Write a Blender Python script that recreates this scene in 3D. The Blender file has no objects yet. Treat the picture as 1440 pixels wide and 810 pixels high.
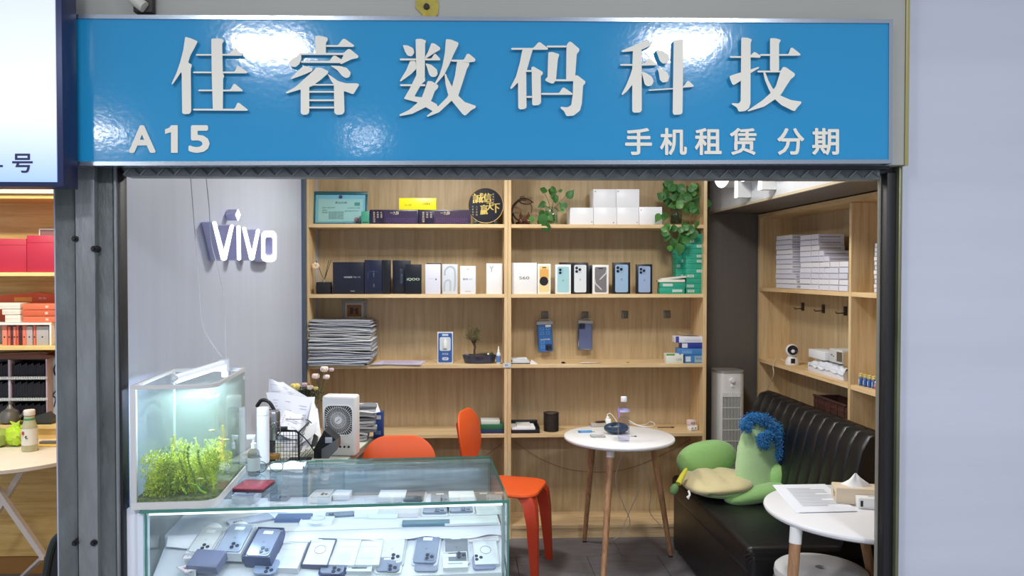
import bpy, bmesh, math, random
from mathutils import Vector, Matrix, Euler
random.seed(7)
C = bpy.context.scene.collection
PI = math.pi
SC = bpy.context.scene
# ---------------- camera ----------------
F = 1100.0; H = 1.6
YAW = 40.0/F; PITCH = math.atan(22.0/F)
cam_d = bpy.data.cameras.new('camera'); cam = bpy.data.objects.new('camera', cam_d); C.objects.link(cam)
cam_d.sensor_width = 36; cam_d.lens = F/1440*36; cam_d.shift_x = 30.0/1440; cam_d.shift_y = 0
cam_d.clip_start = .05; cam_d.clip_end = 60
cam.location = (0, 0, H); cam.rotation_euler = (PI/2-PITCH, 0, -YAW)
SC.camera = cam
_R = Euler((PI/2-PITCH, 0, -YAW)).to_matrix()
def ray(px, py): return _R @ Vector(((px-690)/F, -(py-405)/F, -1))
def PY(px, py, Y): d = ray(px, py); t = Y/d.y; return Vector((d.x*t, Y, H+d.z*t))
def PZ(px, py, Z): d = ray(px, py); t = (Z-H)/d.z; return Vector((d.x*t, d.y*t, Z))
def PX(px, py, X): d = ray(px, py); t = X/d.x; return Vector((X, d.y*t, H+d.z*t))
# ---------------- view, world, large lights ----------------
SC.view_settings.view_transform = 'Standard'; SC.view_settings.look = 'None'
SC.view_settings.gamma = 1; SC.view_settings.use_curve_mapping = False
SC.view_settings.exposure = 0.0
def lin(c):
    o = []
    for v in c[:3]:
        v = v/255.0; o.append(v/12.92 if v <= .04045 else ((v+.055)/1.055)**2.4)
    return (*o, 1)
w = bpy.data.worlds.new('corridor_light'); SC.world = w; w.use_nodes = True
w.node_tree.nodes['Background'].inputs[0].default_value = lin((205, 212, 225)); w.node_tree.nodes['Background'].inputs[1].default_value = .7
def area(name, loc, rot, sx, sy, power, col=(255, 255, 255), parent=None):
    l = bpy.data.lights.new(name, 'AREA'); l.shape = 'RECTANGLE'; l.size = sx; l.size_y = sy; l.energy = power; l.color = lin(col)[:3]
    o = bpy.data.objects.new(name, l); C.objects.link(o); o.location = loc; o.rotation_euler = rot
    if parent: o.parent = parent
    return o
# ---------------- materials ----------------
MATS = {}
def new_mat(name):
    m = bpy.data.materials.new(name); m.use_nodes = True; nt = m.node_tree
    return m, nt, nt.nodes['Principled BSDF']
def M(col, rough=.5, metal=0, spec=.5, bump=0, bscale=60, var=0, vscale=8, emit=0, coat=0, alpha=1, stretch=(1, 1, 1), sheen=0):
    key = (tuple(col), rough, metal, spec, bump, bscale, var, vscale, emit, coat, alpha, stretch, sheen)
    if key in MATS: return MATS[key]
    m, nt, b = new_mat('paint_%d' % len(MATS))
    b.inputs['Base Color'].default_value = lin(col); b.inputs['Roughness'].default_value = rough
    b.inputs['Metallic'].default_value = metal; b.inputs['Specular IOR Level'].default_value = spec
    b.inputs['Coat Weight'].default_value = coat; b.inputs['Alpha'].default_value = alpha
    b.inputs['Sheen Weight'].default_value = sheen
    if emit: b.inputs['Emission Color'].default_value = lin(col); b.inputs['Emission Strength'].default_value = emit
    if bump or var:
        tc = nt.nodes.new('ShaderNodeTexCoord'); mp = nt.nodes.new('ShaderNodeMapping'); mp.inputs['Scale'].default_value = stretch
        nt.links.new(tc.outputs['Object'], mp.inputs[0])
    if bump:
        n = nt.nodes.new('ShaderNodeTexNoise'); n.inputs['Scale'].default_value = bscale; n.inputs['Detail'].default_value = 4
        nt.links.new(mp.outputs[0], n.inputs[0]); bp = nt.nodes.new('ShaderNodeBump'); bp.inputs['Strength'].default_value = bump; bp.inputs['Distance'].default_value = .01
        nt.links.new(n.outputs['Fac'], bp.inputs['Height']); nt.links.new(bp.outputs[0], b.inputs['Normal'])
    if var:
        n = nt.nodes.new('ShaderNodeTexNoise'); n.inputs['Scale'].default_value = vscale; n.inputs['Detail'].default_value = 5
        nt.links.new(mp.outputs[0], n.inputs[0]); r = nt.nodes.new('ShaderNodeValToRGB')
        c = lin(col); r.color_ramp.elements[0].position = .3; r.color_ramp.elements[1].position = .7
        r.color_ramp.elements[0].color = (*[x*(1-var) for x in c[:3]], 1); r.color_ramp.elements[1].color = (*[min(1, x*(1+var)) for x in c[:3]], 1)
        nt.links.new(n.outputs['Fac'], r.inputs[0]); nt.links.new(r.outputs[0], b.inputs['Base Color'])
    MATS[key] = m; return m
def wood(name, c0, c1, c2, scale=(38, 38, 2.2), rough=.45):
    m, nt, b = new_mat(name)
    tc = nt.nodes.new('ShaderNodeTexCoord'); mp = nt.nodes.new('ShaderNodeMapping'); mp.inputs['Scale'].default_value = scale
    nt.links.new(tc.outputs['Object'], mp.inputs[0])
    n = nt.nodes.new('ShaderNodeTexNoise'); n.inputs['Scale'].default_value = 1; n.inputs['Detail'].default_value = 6; n.inputs['Distortion'].default_value = .6
    n2 = nt.nodes.new('ShaderNodeTexNoise'); n2.inputs['Scale'].default_value = 5; n2.inputs['Detail'].default_value = 3
    nt.links.new(mp.outputs[0], n.inputs[0]); nt.links.new(mp.outputs[0], n2.inputs[0])
    mx = nt.nodes.new('ShaderNodeMath'); mx.operation = 'MULTIPLY_ADD'; mx.inputs[1].default_value = .35; nt.links.new(n2.outputs['Fac'], mx.inputs[0]); nt.links.new(n.outputs['Fac'], mx.inputs[2])
    r = nt.nodes.new('ShaderNodeValToRGB'); e = r.color_ramp.elements; e[0].position = .45; e[1].position = .9; e[0].color = lin(c0); e[1].color = lin(c2)
    x = e.new(.66); x.color = lin(c1)
    nt.links.new(mx.outputs[0], r.inputs[0]); nt.links.new(r.outputs[0], b.inputs['Base Color']); b.inputs['Roughness'].default_value = rough
    bp = nt.nodes.new('ShaderNodeBump'); bp.inputs['Strength'].default_value = .06; bp.inputs['Distance'].default_value = .004
    nt.links.new(n.outputs['Fac'], bp.inputs['Height']); nt.links.new(bp.outputs[0], b.inputs['Normal'])
    return m
def glassm(name, tint, gl=.9, rough=.02, ior=1.45):
    m = bpy.data.materials.new(name); m.use_nodes = True; nt = m.node_tree; nt.nodes.remove(nt.nodes['Principled BSDF'])
    t = nt.nodes.new('ShaderNodeBsdfTransparent'); t.inputs[0].default_value = lin(tint)
    g = nt.nodes.new('ShaderNodeBsdfGlossy'); g.inputs['Roughness'].default_value = rough; g.inputs[0].default_value = (gl, gl, gl, 1)
    f = nt.nodes.new('ShaderNodeFresnel'); ge = nt.nodes.new('ShaderNodeNewGeometry'); mr = nt.nodes.new('ShaderNodeMapRange')
    mr.inputs['To Min'].default_value = ior; mr.inputs['To Max'].default_value = 1/ior; nt.links.new(ge.outputs['Backfacing'], mr.inputs[0]); nt.links.new(mr.outputs[0], f.inputs[0]); x = nt.nodes.new('ShaderNodeMixShader')
    nt.links.new(f.outputs[0], x.inputs[0]); nt.links.new(t.outputs[0], x.inputs[1]); nt.links.new(g.outputs[0], x.inputs[2])
    nt.links.new(x.outputs[0], nt.nodes['Material Output'].inputs[0]); return m
OAK = wood('light_oak', (176, 152, 114), (191, 167, 129), (202, 181, 145))
OAKE = wood('oak_edge', (198, 166, 120), (216, 187, 142), (226, 201, 160), (2.2, 38, 38))
OAKV = wood('oak_edge_vertical', (198, 166, 120), (216, 187, 142), (226, 201, 160))
OAKY = wood('yellow_oak', (196, 158, 88), (220, 184, 112), (232, 200, 132), (2.0, 30, 30))
BEECH = wood('beech_leg', (140, 100, 68), (166, 124, 88), (184, 142, 104), (60, 60, 4))
GLASS = glassm('clear_glass', (246, 252, 250)); GREEN_EDGE = M((62, 128, 116), .15, spec=.8)
PLASTIC_CLEAR = glassm('clear_plastic', (232, 238, 246), ior=1.5, rough=.08)
WHITE = M((238, 238, 236), .35); PAPER = M((236, 238, 242), .8); BLACK = M((22, 22, 26), .4); DARK = M((40, 42, 50), .5)
STEEL = M((170, 172, 176), .3, 1); CREAM = M((232, 228, 214), .45)
# ---------------- mesh builder ----------------
class MB:
    def __init__(s): s.bm = bmesh.new(); s.M = Matrix()
    def v(s, p): return s.bm.verts.new(s.M @ Vector(p))
    def f(s, vs, mi=0):
        try: q = s.bm.faces.new(vs); q.material_index = mi; return q
        except ValueError: return None
    def box(s, x0, x1, y0, y1, z0, z1, bev=0, seg=2, R=None):
        c = Vector(((x0+x1)/2, (y0+y1)/2, (z0+z1)/2)); m = Matrix.Translation(c)
        if R is not None: m = m @ R.to_4x4()
        m = s.M @ m @ Matrix.Diagonal((abs(x1-x0), abs(y1-y0), abs(z1-z0), 1))
        g = bmesh.ops.create_cube(s.bm, size=1, matrix=m)
        if bev:
            es = list({e for v in g['verts'] for e in v.link_edges})
            bmesh.ops.bevel(s.bm, geom=es, offset=bev, segments=seg, affect='EDGES', profile=.5)
        return s
    def ring(s, c, ax, r, n, r2=None, up=None):
        ax = Vector(ax).normalized(); u = ax.orthogonal().normalized() if up is None else (Vector(up)-ax*ax.dot(Vector(up))).normalized()
        w_ = ax.cross(u); r2 = r if r2 is None else r2
        return [s.v(Vector(c)+u*math.cos(2*PI*i/n)*r+w_*math.sin(2*PI*i/n)*r2) for i in range(n)]
    def bridge(s, a, b, mi=0):
        n = len(a)
        for i in range(n): s.f([a[i], a[(i+1) % n], b[(i+1) % n], b[i]], mi)
    def cyl(s, p0, p1, r0, r1=None, n=16, cap=True):
        r1 = r0 if r1 is None else r1; p0 = Vector(p0); p1 = Vector(p1); ax = p1-p0
        a = s.ring(p0, ax, r0, n); b = s.ring(p1, ax, r1, n); s.bridge(a, b)
        if cap: s.f(a[::-1]); s.f(b)
        return s
    def tube(s, pts, r, n=6, smooth=0, cap=True):
        pts = [Vector(p) for p in pts]
        if smooth: pts = catmull(pts, smooth)
        rs = r if isinstance(r, (list, tuple)) else None; prev = None; up = None
        for i, p in enumerate(pts):
            d = (pts[min(i+1, len(pts)-1)]-pts[max(i-1, 0)])
            if d.length < 1e-9: continue
            d.normalize()
            if up is None: up = d.orthogonal()
            up = (up-d*up.dot(d)).normalized()
            rr = (rs[0]+(rs[-1]-rs[0])*i/(len(pts)-1)) if rs else r
            a = s.ring(p, d, rr, n, up=up)
            if prev: s.bridge(prev, a)
            elif cap: s.f(a[::-1])
            prev = a
        if cap and prev: s.f(prev)
        return s
    def lathe(s, prof, c=(0, 0, 0), n=24, sx=1, sy=1, cap=True):
        prev = None; c = Vector(c)
        for r, z in prof:
            a = [s.v(c+Vector((max(r, 1e-4)*sx*math.cos(2*PI*i/n), max(r, 1e-4)*sy*math.sin(2*PI*i/n), z))) for i in range(n)]
            if prev: s.bridge(prev, a)
            elif cap: s.f(a[::-1])
            prev = a
        if cap: s.f(prev)
        return s
    def prism(s, poly, f, t0, t1):
        a = [s.v(f(u, v, t0)) for u, v in poly]; b = [s.v(f(u, v, t1)) for u, v in poly]
        s.f(a[::-1]); s.f(b); s.bridge(a, b); return s
    def sph(s, c, r, n=16, m=10, R=None):
        r = (r, r, r) if not isinstance(r, (tuple, list)) else r
        mt = s.M @ Matrix.Translation(Vector(c)) @ (R.to_4x4() if R is not None else Matrix()) @ Matrix.Diagonal((*r, 1))
        bmesh.ops.create_uvsphere(s.bm, u_segments=n, v_segments=m, radius=1, matrix=mt); return s
    def grid(s, fn, nu, nv, mi=0, thick=None):
        g = [[s.v(fn(i/nu, j/nv)) for j in range(nv+1)] for i in range(nu+1)]
        for i in range(nu):
            for j in range(nv): s.f([g[i][j], g[i+1][j], g[i+1][j+1], g[i][j+1]], mi)
        return s
def catmull(p, k):
    o = []; n = len(p)
    for i in range(n-1):
        a, b, c, d = p[max(i-1, 0)], p[i], p[i+1], p[min(i+2, n-1)]
        for j in range(k):
            t = j/k; o.append(.5*((2*b)+(c-a)*t+(2*a-5*b+4*c-d)*t*t+(3*b-a-3*c+d)*t**3))
    o.append(p[-1]); return o
def rrect(w, h, r, n=4, cx=0, cy=0):
    o = []
    for (sx, sy, a0) in ((1, 1, 0), (-1, 1, PI/2), (-1, -1, PI), (1, -1, 3*PI/2)):
        for i in range(n+1):
            a = a0+PI/2*i/n; o.append((cx+sx*(w/2-r)+r*math.cos(a), cy+sy*(h/2-r)+r*math.sin(a)))
    return o
XY = lambda u, v, t: (u, v, t)
XZ = lambda u, v, t: (u, t, v)
YZ = lambda u, v, t: (t, u, v)
def obj(name, mb, mat, parent=None, inv=None, kind=None, label=None, ang=35):
    bm = mb.bm; bmesh.ops.recalc_face_normals(bm, faces=bm.faces) if ang is not None else None
    me = bpy.data.meshes.new(name)
    if inv is not None: bm.transform(inv)
    bm.to_mesh(me); bm.free()
    for m in (mat if isinstance(mat, (list, tuple)) else [mat]): me.materials.append(m)
    if len(me.polygons):
        me.polygons.foreach_set('use_smooth', [True]*len(me.polygons)); me.set_sharp_from_angle(angle=math.radians(ang or 35))
    o = bpy.data.objects.new(name, me); C.objects.link(o); o.parent = parent
    if kind: o['kind'] = kind
    if label: o['label'] = label
    return o
def struct(name, mb, mat, parent=None): return obj(name, mb, mat, parent, kind=None if parent else 'structure')
class T:
    def __init__(s, name, label, cat, loc=(0, 0, 0), rz=0, group=None):
        s.o = bpy.data.objects.new(name, None); C.objects.link(s.o); s.o.empty_display_size = .05
        s.o.location = loc; s.o.rotation_euler = (0, 0, rz); s.o['label'] = label; s.o['category'] = cat
        if group: s.o['group'] = group
        s.m = Matrix.Translation(Vector(loc)) @ Matrix.Rotation(rz, 4, 'Z'); s.inv = s.m.inverted()
    def p(s, name, mb, mat, parent=None, **k): return obj(name, mb, mat, parent or s.o, **k)
    def w(s, name, mb, mat, parent=None, **k): return obj(name, mb, mat, parent or s.o, inv=s.inv, **k)
def dup(root, loc, rz=0, label=None, group=None, scale=None):
    r = root.copy(); C.objects.link(r); r.location = loc; r.rotation_euler = (0, 0, rz)
    if label: r['label'] = label
    if group: r['group'] = group
    if scale: r.scale = scale
    for ch in list(root.children):
        c = ch.copy(); C.objects.link(c); c.parent = r
        for g in list(ch.children): d = g.copy(); C.objects.link(d); d.parent = c
    return r
def tag(o, label, cat, group=None, kind=None):
    o['label'] = label; o['category'] = cat
    if group: o['group'] = group
    if kind: o['kind'] = kind
    return o
_tc = {}
def text_verts(s, offset=0, res=3):
    k = (s, offset)
    if k not in _tc:
        cu = bpy.data.curves.new('t', 'FONT'); cu.body = s; cu.size = 1; cu.offset = offset; cu.resolution_u = res; cu.fill_mode = 'FRONT' if False else 'BOTH'
        o = bpy.data.objects.new('t', cu); C.objects.link(o); bpy.context.view_layer.update()
        me = bpy.data.meshes.new_from_object(o.evaluated_get(bpy.context.evaluated_depsgraph_get()))
        vs = [v.co.copy() for v in me.vertices]; fs = [tuple(p.vertices) for p in me.polygons]
        bpy.data.objects.remove(o); bpy.data.curves.remove(cu); bpy.data.meshes.remove(me); _tc[k] = (vs, fs)
    return _tc[k]
def text(mb, s, fn, u0, u1, v0, v1, offset=0, thick=0):
    """lettering fitted to the rectangle u0..u1, v0..v1; fn(u, v, t) -> point"""
    vs, fs = text_verts(s, offset)
    if not vs: return mb
    x0 = min(v.x for v in vs); x1 = max(v.x for v in vs); y0 = min(v.y for v in vs); y1 = max(v.y for v in vs)
    q = lambda v, t: fn(u0+(v.x-x0)/max(x1-x0, 1e-6)*(u1-u0), v0+(v.y-y0)/max(y1-y0, 1e-6)*(v1-v0), t)
    a = [mb.v(q(v, thick)) for v in vs]
    for f in fs: mb.f([a[i] for i in f])
    if thick:
        b = [mb.v(q(v, 0)) for v in vs]; cnt = {}
        for f in fs:
            for i in range(len(f)):
                e = (f[i], f[(i+1) % len(f)]); cnt[tuple(sorted(e))] = None if tuple(sorted(e)) in cnt else e
        for e in cnt.values():
            if e: mb.f([a[e[0]], b[e[0]], b[e[1]], a[e[1]]])
    return mb
# ================= SETTING =================
YF = 4.65; YB = 4.92; YD = 2.45            # shelf front, shelf back, doorway plane
XL = PY(428, 400, YF).x; XRS = PY(994, 400, YF).x; XM = PY(714, 400, YF).x
XR = PY(1065, 400, YB).x                   # front plane of the right hand shelves
wallx = lambda y: XL-.12*(YF-y)            # shop's left wall runs slightly askew
# corridor lamps behind the camera (they mirror in the glossy sign)
for i, (x, y, p) in enumerate(((-1.16, -.22, 52), (1.33, -.08, 52), (-3.75, -3.2, 50), (-1.0, -3.4, 10))):
    t = T('ceiling_lamp', ('square corridor ceiling panel lamp %s' % ('left of the doorway', 'right of the doorway', 'far left down the corridor', 'small one in the middle of the corridor', 'far right down the corridor')[i]), 'lamp', (x, y, 3.0), group='corridor ceiling lamps')
    sz = (.4, .4, .7, .28)[i]
    t.p('frame', MB().box(-sz/2-.02, sz/2+.02, -sz/2-.02, sz/2+.02, 0, .05, .005), WHITE)
    t.p('diffuser', MB().box(-sz/2, sz/2, -sz/2, sz/2, -.006, .001), M((255, 253, 250), .5, emit=(9, 9, 13, 2.5)[i]))
    area('panel_light', (0, 0, -.02), (0, 0, 0), sz, sz, p, (250, 250, 255), t.o)
# floor
mb = MB().box(-4.5, 4, 1.9, 6, -.12, -.012)
fl = struct('floor', mb, M((70, 68, 70), .8))
FT = M((112, 110, 114), .55, bump=.2, bscale=30, var=.18, vscale=5, stretch=(1, 5, 1))
tile = None
for i in range(9):
    for j in range(5):
        cx = -.9+i*.4+(.2 if j % 2 else 0)-.2; cy = 2.85+j*.6
        if cx > 2.0 or cx < -1.3: continue
        if tile is None: tile = obj('floor_tile', MB().box(-.1985, .1985, -.2985, .2985, -.012, 0, .001, 1), FT, fl); q = tile
        else: q = tile.copy(); C.objects.link(q)
        q.location = (cx, cy, 0)
obj('floor_slab', MB().box(-4.4, -1.35, 1.9, 6, -.012, 0), M((118, 112, 110), .5, var=.15), fl)
obj('floor_slab', MB().box(-1.35, 4, 1.9, 2.545, -.012, 0), M((118, 112, 110), .5, var=.15), fl)
# left wall, brushed composite panel
GREY_PANEL = M((192, 199, 216), .42, metal=.15, bump=.05, bscale=40, stretch=(6, 6, .4), var=.03, vscale=3)
mb = MB().prism([(wallx(2.47), 2.47), (wallx(4.96), 4.96), (wallx(4.96)-.07, 4.96), (wallx(2.47)-.07, 2.47)], XY, 0, 2.45)
struct('wall_left', mb, GREY_PANEL)
mb = MB().box(XL-.4, XR+.4, YB+.012, YB+.09, 0, 2.5)
struct('wall_back', mb, M((108, 104, 100), .45, metal=.25, bump=.04, bscale=30, stretch=(8, 8, .4), var=.04, vscale=4))
mb = MB().box(XR+.24, XR+.3, 2.53, YB+.012, 0, 2.5); struct('wall_right', mb, M((150, 148, 150), .5))
mb = MB().box(-4.5, 4, 2.53, 5.2, 2.45, 2.52); struct('ceiling', mb, M((225, 226, 230), .7))
# corner trim where the left wall meets the shelves
struct('trim_1', MB().box(wallx(4.62)-.004, wallx(4.62)+.02, 4.6, 4.648, 0, 2.45, .002), M((88, 98, 116), .4, .4))
# bulkhead over the right hand shelves
p0 = PY(998, 299, YB); XBH = p0.x; ZBH = p0.z
struct('wall_bulkhead', MB().box(XBH, XR+.235, 2.535, YB+.008, ZBH, 2.448, .002, 1), M((205, 208, 214), .3, metal=.3, var=.03))
struct('trim_2', MB().box(XBH-.006, XBH+.012, 2.54, YB+.006, ZBH-.008, ZBH+.004), M((176, 164, 140), .4))
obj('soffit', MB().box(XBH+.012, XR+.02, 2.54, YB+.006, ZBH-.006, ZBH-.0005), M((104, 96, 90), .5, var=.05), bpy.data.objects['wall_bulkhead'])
# front wall pieces
xo0 = PY(172, 400, YD).x; xo1 = PY(1240, 400, YD).x; zo = PY(700, 244, YD).z
RW = M((206, 210, 224), .34, metal=.15, bump=.04, bscale=20, stretch=(.3, 1, 5), var=.05, vscale=1.2)
x1257 = PY(1257, 500, 2.44).x
struct('wall_front_right', MB().box(x1257, 4, 2.455, 2.49, 0, 3.3), RW)
struct('wall_header', MB().box(xo0-.3, x1257, 2.44, 2.53, zo+.004, 3.3), M((96, 98, 104), .6))
struct('wall_neighbour_right', MB().box(-1.295, -1.25, 2.55, 4.6, 0, 2.45), M((190, 150, 90), .5))
# right jamb: galvanised strip, black rubber, pale inner edge
a, b = PY(1250, 500, YD).x, x1257
struct('trim_3', MB().box(a, b, 2.40, 2.53, 0, zo+.06, .002), M((122, 124, 96), .4, .6, var=.35, vscale=14, stretch=(1, 1, .25)))
a, b = PY(1237, 500, YD).x, a
struct('trim_4', MB().box(a, b-.001, 2.415, 2.468, 0, zo+.004, .002), M((20, 22, 26), .5))
struct('trim_5', MB().box(a-.005, a-.0005, 2.45, 2.462, 0, zo+.002), M((150, 150, 140), .4, .3))
# left pillar of three steel channels
GALV = M((104, 110, 110), .5, .3, bump=.5, bscale=60, var=.34, vscale=11, stretch=(1, 1, .35))
GALV2 = M((134, 138, 140), .45, .3, bump=.5, bscale=60, var=.28, vscale=11, stretch=(1, 1, .25))
pil = T('steel_pillar', 'galvanised grey steel channel pillar with black bolts left of the shop opening', 'pillar', (PY(120, 400, YD).x, YD, 0))
def strip(n, pa, pb, ya, mat, d=.1): pil.w(n, MB().box(PY(pa, 400, ya).x, PY(pb, 400, ya).x, ya, 2.478, 0, 3.2, .003), mat)
strip('channel', 78, 106, 2.425, GALV); strip('raised_channel', 106.3, 134, 2.405, GALV2); strip('channel', 134.3, 160, 2.425, GALV)
strip('edge_lip', 160.2, 164.5, 2.415, GALV2)
for (px, py) in ((107.5, 336), (134.5, 350), (117-9, 762), (134, 762)):
    c = PY(px, py, 2.41)
    k = MB().cyl(c+Vector((0, .02, 0)), c+Vector((0, -.012, 0)), .0105, .0095, 12); k.cyl(c+Vector((0, -.01, 0)), c+Vector((0, -.022, 0)), .006, .005, 6)
    pil.w('bolt', k, BLACK)
a, b = PY(164.7, 400, YD).x, PY(175, 400, YD).x
struct('trim_6', MB().box(a, b, 2.425, 2.475, 0, zo+.02, .002), M((16, 18, 24), .5))
# roller shutter bottom bar in the header
rs = T('roller_shutter', 'dark ribbed bottom bar of the rolled up shutter under the blue sign', 'shutter', (0, YD-.02, zo))
xa, xb = PY(172, 240, YD-.04).x, PY(1240, 240, YD-.04).x
za, zb = PY(700, 249.5, YD-.04).z, PY(700, 235, YD-.04).z
SH = M((120, 128, 128), .45, .3, var=.2, vscale=20)
rs.w('bottom_bar', MB().box(xa, xb, YD-.03, YD+.03, za, zb, .002), SH)
rs.w('upper_lip', MB().box(xa-.02, xb+.02, YD-.05, YD-.01, zb-.002, zb+.03, .002), M((50, 52, 58), .5, .4))
k = MB(); n = 46; w_ = (xb-xa)/n
for i in range(n):
    x = xa+i*w_
    k.tube([(x, YD-.033, za+.004), (x+w_*.45, YD-.036, zb-.006), (x+w_*.55, YD-.036, zb-.006), (x+w_*.95, YD-.033, za+.006)], .0022, 4)
rs.w('diagonal_ribs', k, M((140, 146, 150), .35, .8), kind='stuff')
# fascia above and behind the sign
fas = T('fascia_beam', 'beige painted metal fascia beam behind and above the blue sign', 'beam', (0, 2.4, 2.2))
x0, x1 = PY(84, 10, 2.38).x, PY(1277, 200, 2.38).x; zb_ = PY(1265, 232, 2.38).z
BEI = M((178, 178, 170), .5, bump=.06, bscale=12, stretch=(.2, 1, 6), var=.04, vscale=2)
fas.w('panel', MB().box(x0, x1-.012, 2.38, 2.438, zb_, 3.3, .002), BEI)
fas.w('edge_trim', MB().box(x1-.0115, x1, 2.376, 2.45, zb_-.002, 3.3, .001), M((170, 164, 110), .4, .3))
c = PY(600, 11, 2.378)
k = MB().prism([(-.026, .05), (.024, .05), (.036, .01), (.034, -.02), (.02, -.033), (-.014, -.033), (-.012, -.022), (-.034, 0)], lambda u, v, t: (c.x+u, c.y-t, c.z+v), 0, .003)
yl = T('tape_patch', 'torn yellow sticker with a black round plug above the sign', 'sticker', (c.x, c.y, c.z))
yl.w('tape', k, M((186, 168, 70), .6, var=.2, vscale=40)); yl.w('plug', MB().cyl(c+Vector((0, -.002, .002)), c+Vector((0, -.012, .002)), .0095, .008, 16), BLACK)
c = PY(203, 8, 2.36); t = T('pipe', 'cut white pipe end poking out above the left of the sign', 'pipe', c)
t.w('tube', MB().tube([PY(180, -12, 2.34), PY(190, 0, 2.34), PY(203, 10, 2.34)], .017, 14, 5), M((200, 198, 186), .5)); t.w('collar', MB().box(c.x-.03, c.x+.026, 2.352, 2.379, PY(200, 18, 2.36).z, c.z+.1, .003), M((60, 52, 48), .6))
# ================= MAIN SIGN =================
YS = 2.33
def quad_prism(cs, t, cx=None):
    """corner pixels -> a slab whose front face lies on the plane y"""
    pass
sg = T('shop_sign', 'long glossy blue shop sign with six large cream Chinese characters', 'sign', (PY(670, 130, YS).x, YS, PY(670, 130, YS).z))
cs = [PY(88, 20, YS), PY(1256, 27, YS), PY(1255, 230, YS), PY(91, 233, YS)]
def inset(cs, d):
    m = sum(cs, Vector())/4; return [Vector((p.x+(d if p.x < m.x else -d), p.y, p.z+(d if p.z < m.z else -d))) for p in cs]
ins = inset(cs, .012)
mb = MB(); o1 = [mb.v(p) for p in cs]; i1 = [mb.v(p) for p in ins]; ob = [mb.v(p+Vector((0, .045, 0))) for p in cs]; ib = [mb.v(p+Vector((0, .012, 0))) for p in ins]
mb.bridge(o1, i1); mb.bridge(o1, ob); mb.bridge(i1, ib)
sg.w('frame', mb, M((176, 186, 198), .22, .9))
m, nt, b_ = new_mat('sign_blue'); b_.inputs['Base Color'].default_value = lin((34, 146, 200)); b_.inputs['Roughness'].default_value = .11; b_.inputs['Coat Weight'].default_value = .3
b_.inputs['Coat Roughness'].default_value = .03
tc = nt.nodes.new('ShaderNodeTexCoord'); mp = nt.nodes.new('ShaderNodeMapping'); mp.inputs['Scale'].default_value = (1, 1, 1); nt.links.new(tc.outputs['Object'], mp.inputs[0])
n1 = nt.nodes.new('ShaderNodeTexNoise'); n1.inputs['Scale'].default_value = 70; n1.inputs['Detail'].default_value = 3; nt.links.new(mp.outputs[0], n1.inputs[0])
n2 = nt.nodes.new('ShaderNodeTexNoise'); n2.inputs['Scale'].default_value = 5; n2.inputs['Detail'].default_value = 2; nt.links.new(mp.outputs[0], n2.inputs[0])
b1 = nt.nodes.new('ShaderNodeBump'); b1.inputs['Strength'].default_value = .1; b1.inputs['Distance'].default_value = .002; nt.links.new(n1.outputs['Fac'], b1.inputs['Height'])
b2 = nt.nodes.new('ShaderNodeBump'); b2.inputs['Strength'].default_value = .06; b2.inputs['Distance'].default_value = .01; nt.links.new(n2.outputs['Fac'], b2.inputs['Height']); nt.links.new(b1.outputs[0], b2.inputs['Normal'])
nt.links.new(b2.outputs[0], b_.inputs['Normal']); nt.links.new(b2.outputs[0], b_.inputs['Coat Normal'])
mb = MB(); fr = [mb.v(p+Vector((0, .004, 0))) for p in ins]; bk = [mb.v(p+Vector((0, .04, 0))) for p in ins]; mb.f(fr); mb.f(bk[::-1]); mb.bridge(fr, bk)
sg.w('face_panel', mb, m)
CHARM = M((236, 232, 218), .45)
G = {}
G[0] = (220, [[(182,97),(225,110),(262,127),(240,170),(215,215),(200,262),(224,272),(222,290),(217,300),(220,570),(210,585),(175,588),(163,580),(160,345),(158,318),(130,360),(100,402),(95,395),(125,330),(150,260),(170,180)],
 [(347,110),(385,107),(420,113),(428,125),(416,140),(420,330),(430,345),(422,360),(420,555),(357,555),(350,330)],
 [(250,207),(350,207),(350,217),(250,217)],[(414,206),(465,206),(488,170),(500,172),(545,212),(540,218),(414,217)],
 [(232,318),(350,318),(350,328),(232,328)],[(418,318),(495,318),(512,282),(522,282),(577,322),(572,329),(418,329)],
 [(265,432),(355,432),(355,442),(265,442)],[(418,432),(468,432),(488,396),(498,396),(548,438),(544,443),(418,443)],
 [(232,553),(495,553),(512,516),(522,515),(580,560),(576,566),(232,564)]])
G[1] = (220, [[(1005,92),(1040,92),(1082,103),(1085,120),(1072,135),(1072,205),(1005,205)],[(1072,150),(1150,150),(1178,112),(1192,110),(1252,152),(1248,162),(1072,161)],
 [(905,200),(1185,200),(1212,175),(1225,175),(1280,220),(1275,232),(1235,240),(1168,272),(1160,262),(1185,213),(905,212)],
 [(915,198),(918,235),(905,270),(880,290),(850,285),(838,262),(855,240),(885,225)],
 [(915,250),(1095,250),(1118,218),(1132,216),(1180,248),(1165,264),(915,262)],
 [(935,280),(988,297),(985,315),(940,335),(855,366),(850,360),(900,310)],[(1100,280),(1160,282),(1205,295),(1230,325),(1222,352),(1200,360),(1175,345),(1145,310)],
 [(1015,292),(1040,293),(1088,315),(1085,330),(1040,370),(985,410),(967,415),(967,575),(955,590),(925,592),(913,580),(913,430),(825,457),(815,450),(880,415),(930,370),(985,320)],
 [(1082,330),(1110,350),(1150,378),(1200,392),(1270,392),(1284,400),(1260,440),(1245,462),(1225,455),(1186,440),(1190,575),(1175,590),(1140,592),(1125,578),(1123,400),(1105,375)],
 [(965,397),(1125,397),(1125,406),(965,406)],[(965,441),(1125,441),(1125,451),(965,451)],[(965,494),(1125,494),(1125,505),(965,505)],[(965,540),(1125,540),(1125,551),(965,551)]])
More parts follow.
